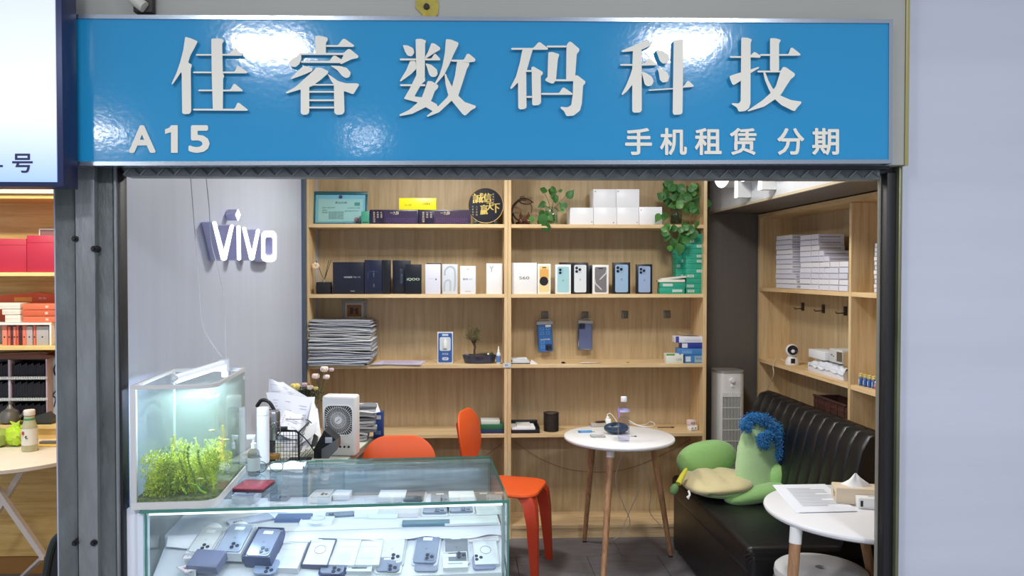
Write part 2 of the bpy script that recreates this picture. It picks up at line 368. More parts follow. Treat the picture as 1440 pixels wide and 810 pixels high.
G[2] = (540, [[(118,150),(150,152),(185,170),(192,200),(175,222),(150,218),(135,195)],
 [(200,112),(235,110),(268,122),(260,140),(258,360),(262,375),(235,400),(192,475),(250,482),(290,500),(335,525),(343,548),(325,578),(290,558),(210,512),(125,490),(160,430),(205,340)],
 [(275,378),(300,378),(345,405),(340,425),(322,440),(300,500),(270,540),(180,585),(100,600),(97,590),(160,560),(215,512),(240,480),(262,420)],[(102,398),(262,398),(262,410),(102,410)],
 [(100,235),(205,235),(205,247),(100,247)],[(258,235),(300,235),(318,206),(328,206),(358,240),(352,247),(258,247)],
 [(300,137),(320,140),(355,165),(355,180),(320,200),(262,238),(260,225),(280,190)],[(165,250),(200,250),(205,300),(170,335),(105,382),(100,375),(140,310)],
 [(262,265),(300,275),(335,305),(340,335),(325,352),(300,352),(285,335),(275,300)],
 [(392,112),(425,115),(472,135),(470,150),(440,210),(415,270),(380,340),(325,402),(320,395),(350,340),(370,280),(385,200)],
 [(425,242),(505,243),(525,205),(540,206),(580,240),(575,255),(540,260),(425,254)],
 [(462,255),(540,262),(540,275),(525,300),(500,380),(470,470),(430,500),(350,575),(275,605),(270,598),(330,550),(400,480),(430,415),(450,340)],
 [(383,335),(392,330),(400,355),(432,415),(470,470),(510,510),(582,535),(580,548),(555,560),(515,597),(500,590),(430,505),(405,460),(390,400)]])
G[3] = (540, [[(805,168),(945,168),(978,132),(990,133),(1040,172),(1035,180),(805,180)],[(875,180),(942,178),(930,215),(905,305),(895,330),(850,385),(805,430),(798,422),(835,350),(860,260)],
 [(848,380),(870,350),(900,322),(902,545),(890,555),(860,558),(850,548)],[(895,308),(935,308),(935,320),(895,320)],
 [(932,290),(945,285),(1005,320),(1005,335),(992,345),(994,515),(980,530),(945,533),(938,525),(935,330)],[(902,472),(938,472),(938,484),(902,484)],
 [(1030,153),(1155,153),(1155,165),(1030,165)],[(1155,150),(1172,128),(1185,130),(1237,175),(1235,190),(1220,205),(1208,370),(1153,370)],
 [(1040,195),(1070,195),(1110,208),(1105,225),(1100,240),(1088,375),(1070,395),(1050,390),(1020,375),(1022,362),(1035,355)],[(1085,367),(1200,367),(1200,379),(1085,379)],
 [(1198,345),(1222,340),(1275,380),(1272,395),(1260,405),(1252,520),(1240,565),(1200,597),(1155,600),(1140,570),(1115,548),(1120,540),(1160,545),(1185,530),(1195,460)],
 [(995,453),(1108,453),(1130,420),(1142,420),(1192,455),(1195,465),(995,465)]])
G[4] = (850, [[(108,185),(180,155),(265,118),(278,120),(298,150),(240,178),(185,188),(110,195)],[(180,185),(236,178),(236,565),(225,577),(185,578),(176,568),(176,300)],
 [(100,270),(178,270),(178,281),(100,281)],[(234,268),(255,266),(275,234),(285,234),(333,270),(330,278),(234,280)],
 [(178,295),(178,400),(140,445),(112,468),(108,460),(135,410),(160,350)],[(234,318),(262,325),(300,350),(312,380),(300,405),(275,412),(255,400),(245,360)],
 [(325,180),(370,188),(405,210),(412,240),(395,265),(370,268),(350,250)],[(335,298),(365,300),(400,325),(410,355),(400,382),(370,388),(350,370),(345,330)],
 [(438,118),(500,115),(496,400),(494,580),(480,590),(440,592),(432,580)],[(278,432),(436,422),(436,430),(278,440)],[(492,418),(505,405),(525,377),(535,377),(567,408),(560,415),(492,420)]])
G[5] = (850, [[(866,103),(905,103),(935,115),(925,135),(924,520),(915,550),(890,568),(850,572),(838,545),(805,525),(808,517),(850,520),(862,505)],
 [(793,220),(866,220),(866,231),(793,231)],[(920,228),(920,220),(945,195),(955,195),(990,218),(985,231)],[(793,345),(865,322),(865,375),(820,403),(810,400),(793,360)],[(922,305),(975,288),(980,294),(922,330)],
 [(985,207),(1050,207),(1050,218),(985,218)],[(1105,207),(1165,207),(1178,168),(1190,166),(1242,208),(1238,217),(1105,218)],[(1048,107),(1085,107),(1118,118),(1105,140),(1105,312),(1048,312)],
 [(968,312),(1120,312),(1120,323),(968,323)],[(1115,312),(1130,288),(1148,290),(1205,330),(1205,345),(1180,365),(1150,410),(1120,460),(1085,490),(1010,540),(910,570),(905,565),(1000,500),(1050,455),(1085,410)],
 [(1005,323),(1018,323),(1040,380),(1065,425),(1115,470),(1180,498),(1248,508),(1245,520),(1220,545),(1205,568),(1190,565),(1120,530),(1070,485),(1040,430),(1015,370)]])
def chaikin(p):
    n = len(p); o = []
    for i in range(n):
        a, b = p[i], p[(i+1) % n]; L = math.hypot(b[0]-a[0], b[1]-a[1]); k = min(.25, 5/max(L, 1e-6))
        o += [(a[0]+(b[0]-a[0])*k, a[1]+(b[1]-a[1])*k), (b[0]-(b[0]-a[0])*k, b[1]-(b[1]-a[1])*k)]
    return o
YC = YS-.012
for g in range(6):
    ox, strokes = G[g]; mb = MB()
    for si, st in enumerate(strokes):
        t_ = YC-.00012*si
        mb.prism(chaikin(st), lambda u, v, t: PY(ox+u/4.5, 30+v/4.5, t_ + t), 0, YS+.006-t_)
    sg.w('character', mb, CHARM, ang=30)
# small lettering, fitted glyph by glyph
def sign_text(parent, s, px0, px1, py0, py1, Y, mat, off, thick=.003, name='lettering'):
    mb = MB()
    for i, (du, dv) in enumerate(((0, 0), (1, 0), (-1, 0), (0, 1), (0, -1), (.7, .7), (-.7, .7), (.7, -.7), (-.7, -.7))):
        du *= off; dv *= off
        text(mb, s, lambda u, v, t: PY(u+du, v+dv, Y-t), px0+off, px1-off, py1-off, py0+off, 0, thick+i*.00004)
        if not off: break
    return parent.w(name, mb, mat)
YT = YS+.003
k = MB(); k.prism([(241, 176), (250, 176), (250, 215), (240.5, 215), (240.5, 186), (232, 188.5), (232, 182), (238, 179.5)], lambda u, v, t: PY(u, v, YT-.003*t), 0, 1); sg.w('lettering', k, CHARM)
for s, a, b in (('A', 181, 219), ('5', 265, 295)): sign_text(sg, s, a, b, 176, 215, YT, CHARM, 1.7)
for s, a in (('手', 879), ('机', 928), ('租', 977), ('赁', 1026), ('分', 1093), ('期', 1142)): sign_text(sg, s, a, a+38, 180, 218, YT, CHARM, .9)
# ================= NEIGHBOUR'S SIGN =================
yn = 2.24
ns = T('neighbour_sign', 'bright white and pale blue light box sign cut by the left edge', 'sign', (PY(20, 130, yn).x, yn, PY(20, 130, yn).z))
z0, z1 = PY(40, 262, yn).z, PY(40, -40, yn).z; xa = PY(-60, 100, yn).x; xb = PY(88, 130, yn).x
ns.w('frame', MB().box(xa, xb, yn, 2.325, z0, z1, .003), M((44, 54, 92), .4, .3))
m, nt, b_ = new_mat('light_box'); b_.inputs['Roughness'].default_value = .3
tc = nt.nodes.new('ShaderNodeTexCoord'); se = nt.nodes.new('ShaderNodeSeparateXYZ'); nt.links.new(tc.outputs['Generated'], se.inputs[0]); r = nt.nodes.new('ShaderNodeValToRGB')
r.color_ramp.elements[0].color = lin((152, 182, 236)); r.color_ramp.elements[1].color = lin((205, 214, 232)); r.color_ramp.elements[1].position = .9; e = r.color_ramp.elements.new(.35); e.color = lin((226, 232, 246))
nt.links.new(se.outputs[2], r.inputs[0]); nt.links.new(r.outputs[0], b_.inputs['Base Color']); nt.links.new(r.outputs[0], b_.inputs['Emission Color']); b_.inputs['Emission Strength'].default_value = .62
ns.w('lit_panel', MB().box(xa, PY(79.5, 130, yn).x, yn-.004, yn, PY(40, 256, yn).z, z1), m)
NAVY = M((40, 42, 84), .5)
sign_text(ns, '号', 17, 46, 216, 243, yn-.0045, NAVY, .5, .001)
sign_text(ns, '—', -4, 4, 232, 235, yn-.0045, NAVY, 0, .001)
# ================= UNSEEN CEILING LAMPS ADDED TO LIGHT THE SHOP =================
for i, (x, y, p) in enumerate(((-.15, 3.9, 20), (.95, 3.5, 19))):
    t = T('ceiling_lamp', ('round unseen ceiling lamp added to light the middle of the shop', 'round unseen ceiling lamp added to light the sofa side of the shop')[i], 'lamp', (x, y, 2.445), group='shop ceiling lamps')
    t.p('housing', MB().lathe([(.12, -.03), (.15, -.02), (.15, 0)], n=32), WHITE)
    t.p('diffuser', MB().lathe([(.11, -.034), (.118, -.031), (.119, -.0302)], n=32), M((255, 252, 246), .5, emit=6))
    area('lamp_light', (0, 0, -.045), (0, 0, 0), .24, .24, p, (255, 252, 244), t.o)
# ================= BACK SHELVING =================
ZS = [PY(850, y, YF).z for y in (315.5, 413.5, 512, 609.5)]; ZBASE = PY(850, 738, YF).z
def back_unit(x0, x1, label):
    t = T('shelving_unit', label, 'shelf', ((x0+x1)/2, YF, 0))
    for x in (x0, x1-.02): t.w('side_panel', MB().box(x, x+.02, YF, YB+.01, 0, 2.3, .001, 1), OAKV)
    t.w('back_panel', MB().box(x0+.02, x1-.02, YB, YB+.01, .0, 2.3), OAK)
    for z in ZS: t.w('shelf_board', MB().box(x0+.02, x1-.02, YF+.004, YB, z-.022, z, .001, 1), OAKE)
    t.w('top_board', MB().box(x0+.02, x1-.02, YF, YB, 2.28, 2.3), OAKE)
    t.w('bottom_board', MB().box(x0+.02, x1-.02, YF+.004, YB, ZBASE-.02, ZBASE, .001, 1), OAKE)
    t.w('kickboard', MB().box(x0+.02, x1-.02, YF+.012, YF+.03, 0, ZBASE-.02), OAKE)
    return t
back_unit(XL+.006, XM-.0005, 'left bay of the light oak shelving across the back wall')
back_unit(XM+.0005, XRS, 'right bay of the light oak shelving across the back wall')
# ================= RIGHT SHELVING =================
ZR = [PX(1150, 408.5, XR).z, PX(1150, 528, XR).z, .60]; ztop = ZBH-.012
yd = PX(1195, 400, XR).y; ye = 2.62; DR = .2
t = T('shelving_unit', 'light oak wall shelving behind the black sofa', 'shelf', (XR, 3.8, 0))
t.w('back_panel', MB().box(XR+DR, XR+DR+.012, ye, YB, 0, ztop), OAK)
t.w('side_panel', MB().box(XR, XR+DR, YB-.03, YB-.004, 0, ztop, .001, 1), OAKV)
t.w('side_panel', MB().box(XR, XR+DR, yd-.011, yd+.011, 0, ztop-.03, .001, 1), OAKV)
t.w('side_panel', MB().box(XR, XR+DR, ye, ye+.02, 0, ztop, .001, 1), OAKV)
OAKEY = wood('oak_edge_along', (205, 168, 118), (226, 192, 142), (236, 205, 160), (38, 2.2, 38))
t.w('top_board', MB().box(XR, XR+DR, ye+.02, YB-.03, ztop-.026, ztop, .001, 1), OAKEY)
for z in ZR:
    t.w('shelf_board', MB().box(XR+.002, XR+DR, yd+.011, YB-.03, z-.022, z, .001, 1), OAKEY)
    t.w('shelf_board', MB().box(XR+.002, XR+DR, ye+.02, yd-.011, z-.022, z, .001, 1), OAKEY)
# ================= LEAF / PLANT HELPERS =================
def leaf_mesh(L, W, curl=.25):
    mb = MB(); n = 6; rows = []
    pr = [0, .75, 1, .92, .66, .3, 0]
    for i in range(n+1):
        u = i/n; w = W/2*pr[i]; z = -curl*L*u*u
        rows.append([mb.v((-w, u*L, z+w*.35)), mb.v((0, u*L, z)), mb.v((w, u*L, z+w*.35))])
    for i in range(n):
        a, b = rows[i], rows[i+1]
        mb.f([a[0], a[1], b[1], b[0]]); mb.f([a[1], a[2], b[2], b[1]])
    return mb
LEAFM = M((60, 114, 54), .4, var=.25, vscale=12); LEAFM2 = M((84, 140, 64), .4, var=.25, vscale=12)
def pothos(root, spec, vines, rng):
    """spec: (px, py, depth, size) leaves on their stalks"""
    protos = []
    for k, (L, W, m) in enumerate(((.064, .052, LEAFM), (.055, .045, LEAFM2), (.072, .056, LEAFM))):
        protos.append((leaf_mesh(L, W), m))
    made = [None]*3
    for i, (px, py, Y, sc, az) in enumerate(spec):
        k = i % 3; p = PY(px, py, Y)-root.o.location
        if made[k] is None: o = root.p('leaf', protos[k][0], protos[k][1], ang=60); made[k] = o
        else: o = made[k].copy(); C.objects.link(o); o.parent = root.o
        o.location = p; o.scale = (sc, sc, sc)
        o.rotation_euler = (math.radians(rng.uniform(40, 85)), rng.uniform(-.4, .4), math.radians(az)) if False else Euler((math.radians(rng.uniform(55, 100)), math.radians(az), rng.uniform(-.5, .5)))
    mb = MB()
    for v in vines: mb.tube([PY(a, b, c) for a, b, c in v], .0018, 5, 4)
    root.w('vine', mb, M((96, 110, 50), .5))
rng = random.Random(3)
SH = lambda px0, px1, py, zb, Y: (PY(px0, py, Y).x, PY(px1, py, Y).x, PY((px0+px1)/2, py, Y).z-zb)
# ---- generic upright box standing on a shelf, printed front
def std_box(name, label, cat, px0, px1, py, zb, Y, depth, col, group=None, rough=.35, rz=0, lid=None, bev=.0015):
    x0, x1, h = SH(px0, px1, py, zb, Y); t = T(name, label, cat, ((x0+x1)/2, Y, zb), rz, group); w = x1-x0
    if lid: t.p('lid', MB().box(-w/2, w/2, 0, depth, h*lid, h, bev), M(col, rough)); t.p('box_base', MB().box(-w/2+.0008, w/2-.0008, .0008, depth-.0008, 0, h*lid-.0006), M(tuple(int(c*.93) for c in col), rough))
    else: t.p('box_body', MB().box(-w/2, w/2, 0, depth, 0, h, bev), M(col, rough))
    t.W = w; t.H = h; return t
def put(t, s, u0, u1, v0, v1, col, off=0, name='lettering', d=.0006, rough=.4, metal=0):
    mb = MB(); text(mb, s, lambda u, v, k: (u*t.W-t.W/2, -d-k, v*t.H), u0, u1, v0, v1, off, 0); return t.p(name, mb, M(col, rough, metal), ang=None)
def patch(t, u0, u1, v0, v1, col, name='printed_patch', d=.0004, rough=.4, r=0, metal=0):
    mb = MB(); w, h = (u1-u0)*t.W, (v1-v0)*t.H; mb.prism(rrect(w, h, max(r*min(w, h), 1e-4), 3, (u0+u1)/2*t.W-t.W/2, (v0+v1)/2*t.H), lambda u, v, k: (u, k, v), -d, 0)
    return t.p(name, mb, M(col, rough, metal))
Z1, Z2, Z3, Z4 = ZS
# ---------- top shelf, left bay ----------
t = T('certificate_frame', 'teal framed certificate with red seal on the top left shelf', 'frame', (0, 0, 0)) if False else None
x0, x1, h = SH(440, 516, 268, Z1, 4.80)
t = T('certificate_frame', 'teal framed certificate leaning at the left end of the top shelf', 'frame', ((x0+x1)/2, 4.80, Z1)); w = x1-x0; t.W = w; t.H = h
tilt = Matrix.Rotation(math.radians(-8), 4, 'X')
def tl(mb): mb.bm.transform(tilt); return mb
TEAL = M((70, 150, 176), .3); mb = MB()
for a in ((-w/2, w/2, h-.02, h), (-w/2, w/2, 0, .016), (-w/2, -w/2+.012, .016, h-.02), (w/2-.012, w/2, .016, h-.02)): mb.box(a[0], a[1], 0, .018, a[2], a[3], .002)
t.p('frame_moulding', tl(mb), M((34, 92, 104), .35)); t.p('mount', tl(MB().box(-w/2+.012, w/2-.012, .006, .016, .016, h-.02)), M((118, 186, 212), .4))
t.p('certificate_paper', tl(MB().box(-w/2+.028, w/2-.028, .004, .006, .026, h-.046)), M((150, 200, 204), .6))
mb = MB()
def tx(s, u0, u1, v0, v1, m): text(m, s, lambda u, v, k: (u*w-w/2, .0034-k, v*h), u0, u1, v0, v1)
tx('营业执照', .4, .62, .64, .7, mb); tx('名称 个体工商户', .16, .4, .5, .54, mb); tx('经营者', .16, .25, .43, .46, mb); tx('经营范围', .16, .26, .36, .4, mb)
for q in range(6): tx('通讯设备零售技术服务维修', .28, .56, .18+q*.04, .21+q*.04, mb)
tx('注册日期', .62, .86, .5, .53, mb); tx('经营场所', .58, .84, .41, .44, mb)
t.p('lettering', tl(mb), M((52, 96, 100), .6), ang=None)
t.p('emblem', tl(MB().cyl((0, .0045, h*.84), (0, .002, h*.84), .011, n=20)), M((60, 66, 120), .5)); mb = MB(); k = MB().cyl((w*.3, .0038, h*.17), (w*.3, .003, h*.17), .015, n=20)
t.p('round_seal', tl(k), M((150, 120, 150), .6)); t.p('green_block', tl(MB().box(w*.26, w*.36, .003, .004, h*.58, h*.68)), M((70, 150, 140), .6)); t.p('stand_leg', MB().box(-.01, .01, .03, .075, 0, .01), DARK)
t = std_box('gift_box', 'small green box standing beside the teal certificate', 'box', 508, 519.5, 297, Z1, 4.70, .08, (70, 150, 126)); patch(t, .15, .85, .1, .2, (40, 90, 80))
def spiritbox(px0, px1, label, hue):
    t = std_box('gift_box', label, 'box', px0, px1, 295, Z1, 4.69, .09, (34, 28, 58), 'dark purple gift boxes on the top shelf')
    patch(t, .3, .98, .05, .92, hue, 'purple_print'); k = MB(); r_ = random.Random(int(px0))
    for row in range(3):
        n = 16
        for c in range(n):
            u = .34+.6*c/n; v = .16+.11*row+r_.uniform(-.02, .02)
            k.prism([(u*t.W-t.W/2, v*t.H), (u*t.W-t.W/2+.004, v*t.H+.0035), (u*t.W-t.W/2+.008, v*t.H)], lambda a, b, q: (a, q, b), -.0009, -.0004)
    t.p('dot_pattern', k, M((112, 62, 150), .5), kind='stuff')
    put(t, '一九醉', .42, .6, .66, .9, (216, 200, 170)); k = MB()
    for c, s in enumerate(('酱香型白酒', '珍藏版', '礼盒装')):
        for j, ch in enumerate(s[:5]): text(k, ch, lambda u, v, q: (u*t.W-t.W/2, -.0008, v*t.H), .07+c*.075, .11+c*.075, .74-j*.15, .86-j*.15)
    t.p('vertical_lettering', k, M((200, 186, 160), .5), ang=None)
spiritbox(520, 588, 'dark purple gift box on the top shelf beside the green box', (42, 30, 66))
spiritbox(588.6, 662, 'dark purple gift box on the top shelf beside the round black plaque', (48, 28, 62))
zt = Z1+PY(600, 295, 4.69).z-Z1
t = std_box('gift_box', 'flat yellow box lying on top of the dark purple gift boxes', 'box', 561, 613.5, 278.5, zt+.0004, 4.70, .08, (236, 222, 26)); put(t, '如意', .14, .34, .3, .5, (170, 160, 30)); put(t, '心想事成', .62, .84, .4, .62, (90, 90, 30))
c = PY(683, 289, 4.76); R = (PY(708, 289, 4.76).x-PY(658.5, 289, 4.76).x)/2
t = T('round_plaque', 'round black plaque with gold brush lettering and gold rim', 'plaque', (c.x, 4.76, Z1)); ch = c.z-Z1
t.p('disc', MB().cyl((0, .012, ch), (0, -.004, ch), R, n=48), M((24, 24, 40), .35)); k = MB(); k.tube([(R*math.cos(a), -.006, ch+R*math.sin(a)) for a in [i*2*PI/48 for i in range(49)]], .003, 6); t.p('gold_rim', k, M((206, 176, 120), .35, .6))
GOLD = M((216, 192, 110), .4, .3); k = MB(); t.W = 2*R; t.H = 1
for s, u0, u1, v0, v1 in (('誠', -.85, -.15, .2, .85), ('信', -.15, .38, .22, .82), ('赢', -.35, .12, -.6, .05), ('天', .05, .52, -.35, .18), ('下', .42, .92, -.55, .08)):
    for dx in (-.02, 0, .02): text(k, s, lambda u, v, q: (u*R*.86+dx*R, -.0048-dx*.002, ch+v*R*.84+u*.06*R), u0, u1, v0, v1)
t.p('gold_lettering', k, GOLD, ang=None); k = MB()
for s, u, v in (('客来旺达', .42, .72), ('八方来财', -.52, .0), ('万事如意', -.74, .0)):
    for j, ch_ in enumerate(s): text(k, ch_, lambda a, b, q: (a*R, -.0048, ch+b*R), u-.04, u+.06, v-.13-j*.15, v-.03-j*.15)
t.p('small_lettering', k, M((200, 190, 170), .5), ang=None)
t.p('stand', MB().box(-.05, .05, .0, .05, 0, .012, .004).box(-.07, -.05, -.02, .04, 0, .026, .004).box(.05, .07, -.02, .04, 0, .026, .004), M((26, 60, 66), .4))
# ---------- top shelf, right bay ----------
c = PY(734, 315, 4.78)
t = T('carved_root_ornament', 'dark carved root ornament with two hanging gourds', 'ornament', (c.x, 4.78, Z1)); k = MB(); S_ = YF/F
def q(px, py, dy=0): return PY(px, py, 4.78+dy)
k.tube([q(722, 315), q(719.5, 302), q(722, 290, .01), q(730, 282), q(740, 281)], [.008, .006], 8, 4); k.tube([q(724, 288), q(733, 279), q(742, 280), q(750, 285)], [.006, .003], 8, 4)
k.tube([q(728, 281), q(734, 286), q(744, 287), q(749, 283)], [.005, .0025], 6, 4); k.tube([q(721, 300, -.01), q(726, 308, -.02), q(736, 312, -.02)], [.006, .004], 6, 4); k.tube([q(731, 283), q(732, 277), q(738, 276)], [.004, .002], 6, 3); k.tube([q(745, 286), q(748, 291), q(747, 300)], [.003, .002], 6, 3)
t.w('root_branches', k, M((58, 38, 32), .45, bump=.4, bscale=80)); b_ = MB(); b0, b1 = q(722, 315), q(750, 308)
b_.sph(q(735, 314), (.045, .022, .014), 16, 8); t.w('base', b_, M((50, 32, 28), .5, bump=.5, bscale=60))
for px in (732.5, 743):
    g = q(px, 308, -.02); g.z = Z1+.012
    t.w('gourd', MB().lathe([(.002, 0), (.014, .004), (.0165, .014), (.013, .026), (.007, .033), (.011, .042), (.0105, .05), (.004, .058), (.002, .075)], g, 16), M((92, 50, 34), .25, coat=.5))
def planter(name, label, px, Y, wtop, leaves, vines):
    c = PY(px, 315, Y); t = T(name, label, 'plant', (c.x, Y, Z1))
    t.p('glass_jar', MB().lathe([(wtop*.42, 0), (wtop*.5, .01), (wtop*.5, .1), (wtop*.45, .105), (wtop*.5, .112), (wtop*.47, .112), (wtop*.42, .105), (wtop*.46, .098), (wtop*.46, .012), (0, .01)], n=28), glassm('jar_glass', (240, 248, 246), rough=.05, ior=1.3))
    t.p('water', MB().lathe([(wtop*.45, .0125), (wtop*.45, .062), (0, .062)], n=28), glassm('jar_water', (214, 232, 218), ior=1.15))
    k = MB()
    for i in range(9): a = i*.7; k.tube([(0, 0, .1), (.015*math.cos(a), .015*math.sin(a), .06), (.02*math.cos(a+1), .02*math.sin(a+1), .02)], .0014, 4, 3)
    t.p('roots', k, M((110, 90, 60), .7)); pothos(t, leaves, vines, rng); return t
planter('potted_pothos', 'leafy pothos in a glass jar between the root ornament and white boxes', 776, 4.76, .075,
 [(763, 272, 4.72, .9, 20), (774, 268, 4.74, .9, 60), (783, 271, 4.74, 1, -70), (777, 279, 4.72, 1.1, 90), (789, 271, 4.76, .6, -20), (797, 279, 4.72, .95, 40), (796, 294, 4.69, .95, -40), (789, 299, 4.69, .6, 30), (768, 285, 4.71, .8, -120),
  (757, 300, 4.67, 1, 100), (750, 304, 4.68, .9, -150), (763, 300, 4.65, 1.15, 180), (766, 312, 4.645, 1.2, 170), (771, 303, 4.68, .8, 140), (785, 282, 4.74, .8, -60), (770, 296, 4.70, .8, 200), (760, 307, 4.66, .8, -170), (780, 286, 4.7, .7, 15)],
 [[(774, 295, 4.76), (770, 280, 4.74), (763, 268, 4.73)], [(776, 295, 4.76), (779, 278, 4.74), (784, 268, 4.74)], [(779, 292, 4.75), (788, 284, 4.74), (798, 272, 4.73)], [(780, 292, 4.75), (789, 297, 4.7), (798, 288, 4.69)], [(772, 292, 4.75), (764, 290, 4.69), (758, 298, 4.66)], [(773, 292, 4.75), (768, 292, 4.67), (765, 308, 4.65)]])
r2 = random.Random(11); lv = []
for (cx, cy, rx, ry, n, Y) in ((956, 272, 26, 15, 24, 4.72), (975, 282, 14, 16, 12, 4.7), (937, 268, 6, 6, 3, 4.72), (962, 297, 14, 9, 6, 4.66), (955, 325, 20, 14, 14, 4.62), (975, 316, 9, 6, 3, 4.62), (948, 340, 12, 6, 4, 4.60), (928, 303, 4, 4, 2, 4.66)):
    for i in range(n):
        a = r2.uniform(0, 2*PI); rr = math.sqrt(r2.random()); lv.append((cx+rx*rr*math.cos(a), cy+ry*rr*math.sin(a), Y+r2.uniform(-.02, .05 if cy < 290 else .01), r2.uniform(.75, 1.15), r2.uniform(0, 360)))
planter('potted_pothos', 'large pothos trailing over the shelf edge at the right end', 951, 4.76, .075, lv,
 [[(950, 296, 4.76), (950, 280, 4.74), (938, 266, 4.73)], [(952, 296, 4.76), (958, 276, 4.74), (965, 262, 4.74)], [(953, 296, 4.76), (968, 284, 4.72), (984, 276, 4.7)], [(950, 294, 4.75), (940, 300, 4.66), (932, 302, 4.66), (936, 318, 4.62), (950, 342, 4.6)], [(953, 294, 4.75), (960, 300, 4.66), (958, 320, 4.625), (952, 345, 4.6)], [(955, 294, 4.75), (968, 306, 4.64), (972, 320, 4.62)]])
WB = (236, 238, 244)
wb = [(801.5, 834.5, 292, Z1, 'white tablet box at the left of the pyramid on the top shelf', .15), (835, 867, 291.5, Z1, 'white tablet box below the left upper one of the pyramid', .15), (867.5, 898.5, 291.5, Z1, 'white tablet box in the middle right of the pyramid base', .15), (899, 931, 291, Z1, 'white tablet box at the right end of the pyramid near the pothos', .15)]
for i, (a, b, py, zb, lab, d) in enumerate(wb):
    t = std_box('tablet_box', lab, 'box', a, b, py, zb, 4.71, .15, WB, 'white tablet boxes on the top shelf', bev=.001); patch(t, (.9, .84, .9, .06)[i], (.95, .9, .94, .1)[i], (.14, .1, .12, .78)[i], (.2, .16, .18, .86)[i], (150, 140, 150))
zt = PY(850, 291.6, 4.71).z
for i, (a, b, lab) in enumerate(((834.5, 866, 'white tablet box at the upper left of the pyramid'), (866.5, 899, 'white tablet box at the upper right of the pyramid'))):
    t = std_box('tablet_box', lab, 'box', a, b, 266, zt+.0005, 4.71, .15, WB, 'white tablet boxes on the top shelf', bev=.001); patch(t, .06, .11, .84, .9, (150, 140, 150))
# ---------- second shelf, left bay ----------
c = PY(456, 412, 4.72); t = T('reed_diffuser', 'black square reed diffuser with sticks and a cream paper flower', 'diffuser', (c.x, 4.72, Z2))
t.p('pot', MB().box(-.042, .042, -.035, .035, 0, .072, .003), M((24, 24, 28), .4)); t.p('neck', MB().cyl((0, 0, .072), (0, 0, .088), .011, n=16), M((170, 166, 160), .3, .5))
for e in ((-.048, -.0, .2), (.04, .01, .205), (.028, 0, .2)): t.p('reed', MB().cyl((0, 0, .08), e, .0022, n=6), M((60, 48, 44), .7))
t.p('reed', MB().cyl((0, 0, .08), (-.045, -.01, .165), .002, n=6), M((180, 150, 120), .7)); k = MB()
for i in range(7): a = i*2*PI/7; k.sph((-.05+.012*math.cos(a), -.012, .168+.012*math.sin(a)), (.012, .008, .01), 10, 6)
t.p('paper_flower', k, M((226, 206, 178), .8))
def txbox(px0, px1, py, depth, col, lab, Y=4.70, **k): return std_box('phone_box', lab, 'box', px0, px1, py, Z2, Y, depth, col, 'boxes on the second shelf', **k)
t = txbox(468, 512, 368.5, .07, (24, 26, 46), 'wide dark navy phone box beside the reed diffuser'); put(t, 'HONOR', .36, .62, .5, .555, (210, 210, 216)); put(t, 'Magic Vs2', .65, .88, .5, .555, (160, 166, 180)); put(t, 'HONOR', .56, .7, .08, .11, (190, 190, 196))
t = txbox(512.5, 537, 365.5, .06, (24, 30, 56), 'tall dark blue phone box with faint arc right of the wide navy box', Y=4.69); put(t, 'OPPO', .5, .58, .2, .3, (120, 130, 160)); k = MB()
k.tube([(-.03, -.001, t.H*.45), (-.028, -.001, t.H*.62), (0, -.001, t.H*.67), (.03, -.001, t.H*.64)], .0008, 4, 5); t.p('arc_print', k, M((80, 100, 150), .4)); put(t, 'Find', .5, .56, .5, .68, (130, 140, 170))
txbox(537.3, 548.5, 365.5, .06, (18, 20, 30), 'narrow plain black box right of the faint arc box', Y=4.69)
t = txbox(552, 577, 366, .05, (26, 30, 48), 'dark slate phone box behind the one with green lettering', Y=4.74); put(t, 'X Fold', .42, .56, .3, .75, (110, 116, 140))
t = txbox(570, 592.5, 371.5, .045, (20, 24, 36), 'black phone box with pale green lettering', Y=4.675); put(t, 'iQOO', .1, .88, .44, .54, (206, 226, 196))
t = txbox(598, 619.5, 371.5, .03, (214, 216, 232), 'white phone box standing left of the grey patterned one', Y=4.68); txbox(600, 620.5, 370, .02, (30, 34, 52), 'dark sleeve box standing behind the first white phone box', Y=4.712); put(t, 'XIAOMI', .25, .55, .5, .53, (170, 170, 184)); patch(t, .66, .74, .47, .52, (60, 64, 80))
t = txbox(622, 643.5, 371.5, .04, (206, 212, 222), 'white phone box with large grey curved number pattern', Y=4.68); k = MB()
k.tube([(-.03, 0, t.H*.62), (-.028, 0, t.H*.8), (0, 0, t.H*.92), (.028, 0, t.H*.8), (.03, 0, t.H*.3), (.024, 0, t.H*.1)], .0055, 6, 6); k.tube([(-.034, 0, t.H*.08), (-.03, 0, t.H*.4), (0, 0, t.H*.45), (.002, 0, t.H*.1)], .005, 6, 5)
kb = k.bm
for v in kb.verts: v.co.y = -.0005 if v.co.y < 0 else 0
t.p('number_print', k, M((172, 182, 190), .4))
t = txbox(647, 669, 374, .04, (222, 226, 236), 'white phone box with a small tick and dark lettering', Y=4.68); put(t, '真我 GT', .18, .8, .5, .56, (80, 84, 90)); put(t, '✓', .42, .58, .86, .91, (90, 90, 90)); put(t, 'realme', .32, .68, .08, .12, (120, 120, 124))
t = txbox(684, 706.5, 370.5, .04, (232, 232, 234), 'white phone box with a grey letter beside the centre post', Y=4.68)
k = MB()
for a, b in (((.2, .92), (.32, .84)), ((.44, .92), (.32, .84)), ((.32, .84), (.32, .73))):
    k.box(0, 0, 0, 0, 0, 0) if False else k.tube([((a[0]-.5)*t.W, -.001, a[1]*t.H), ((b[0]-.5)*t.W, -.001, b[1]*t.H)], .0024, 4)
t.p('letter', k, M((150, 156, 166), .4))
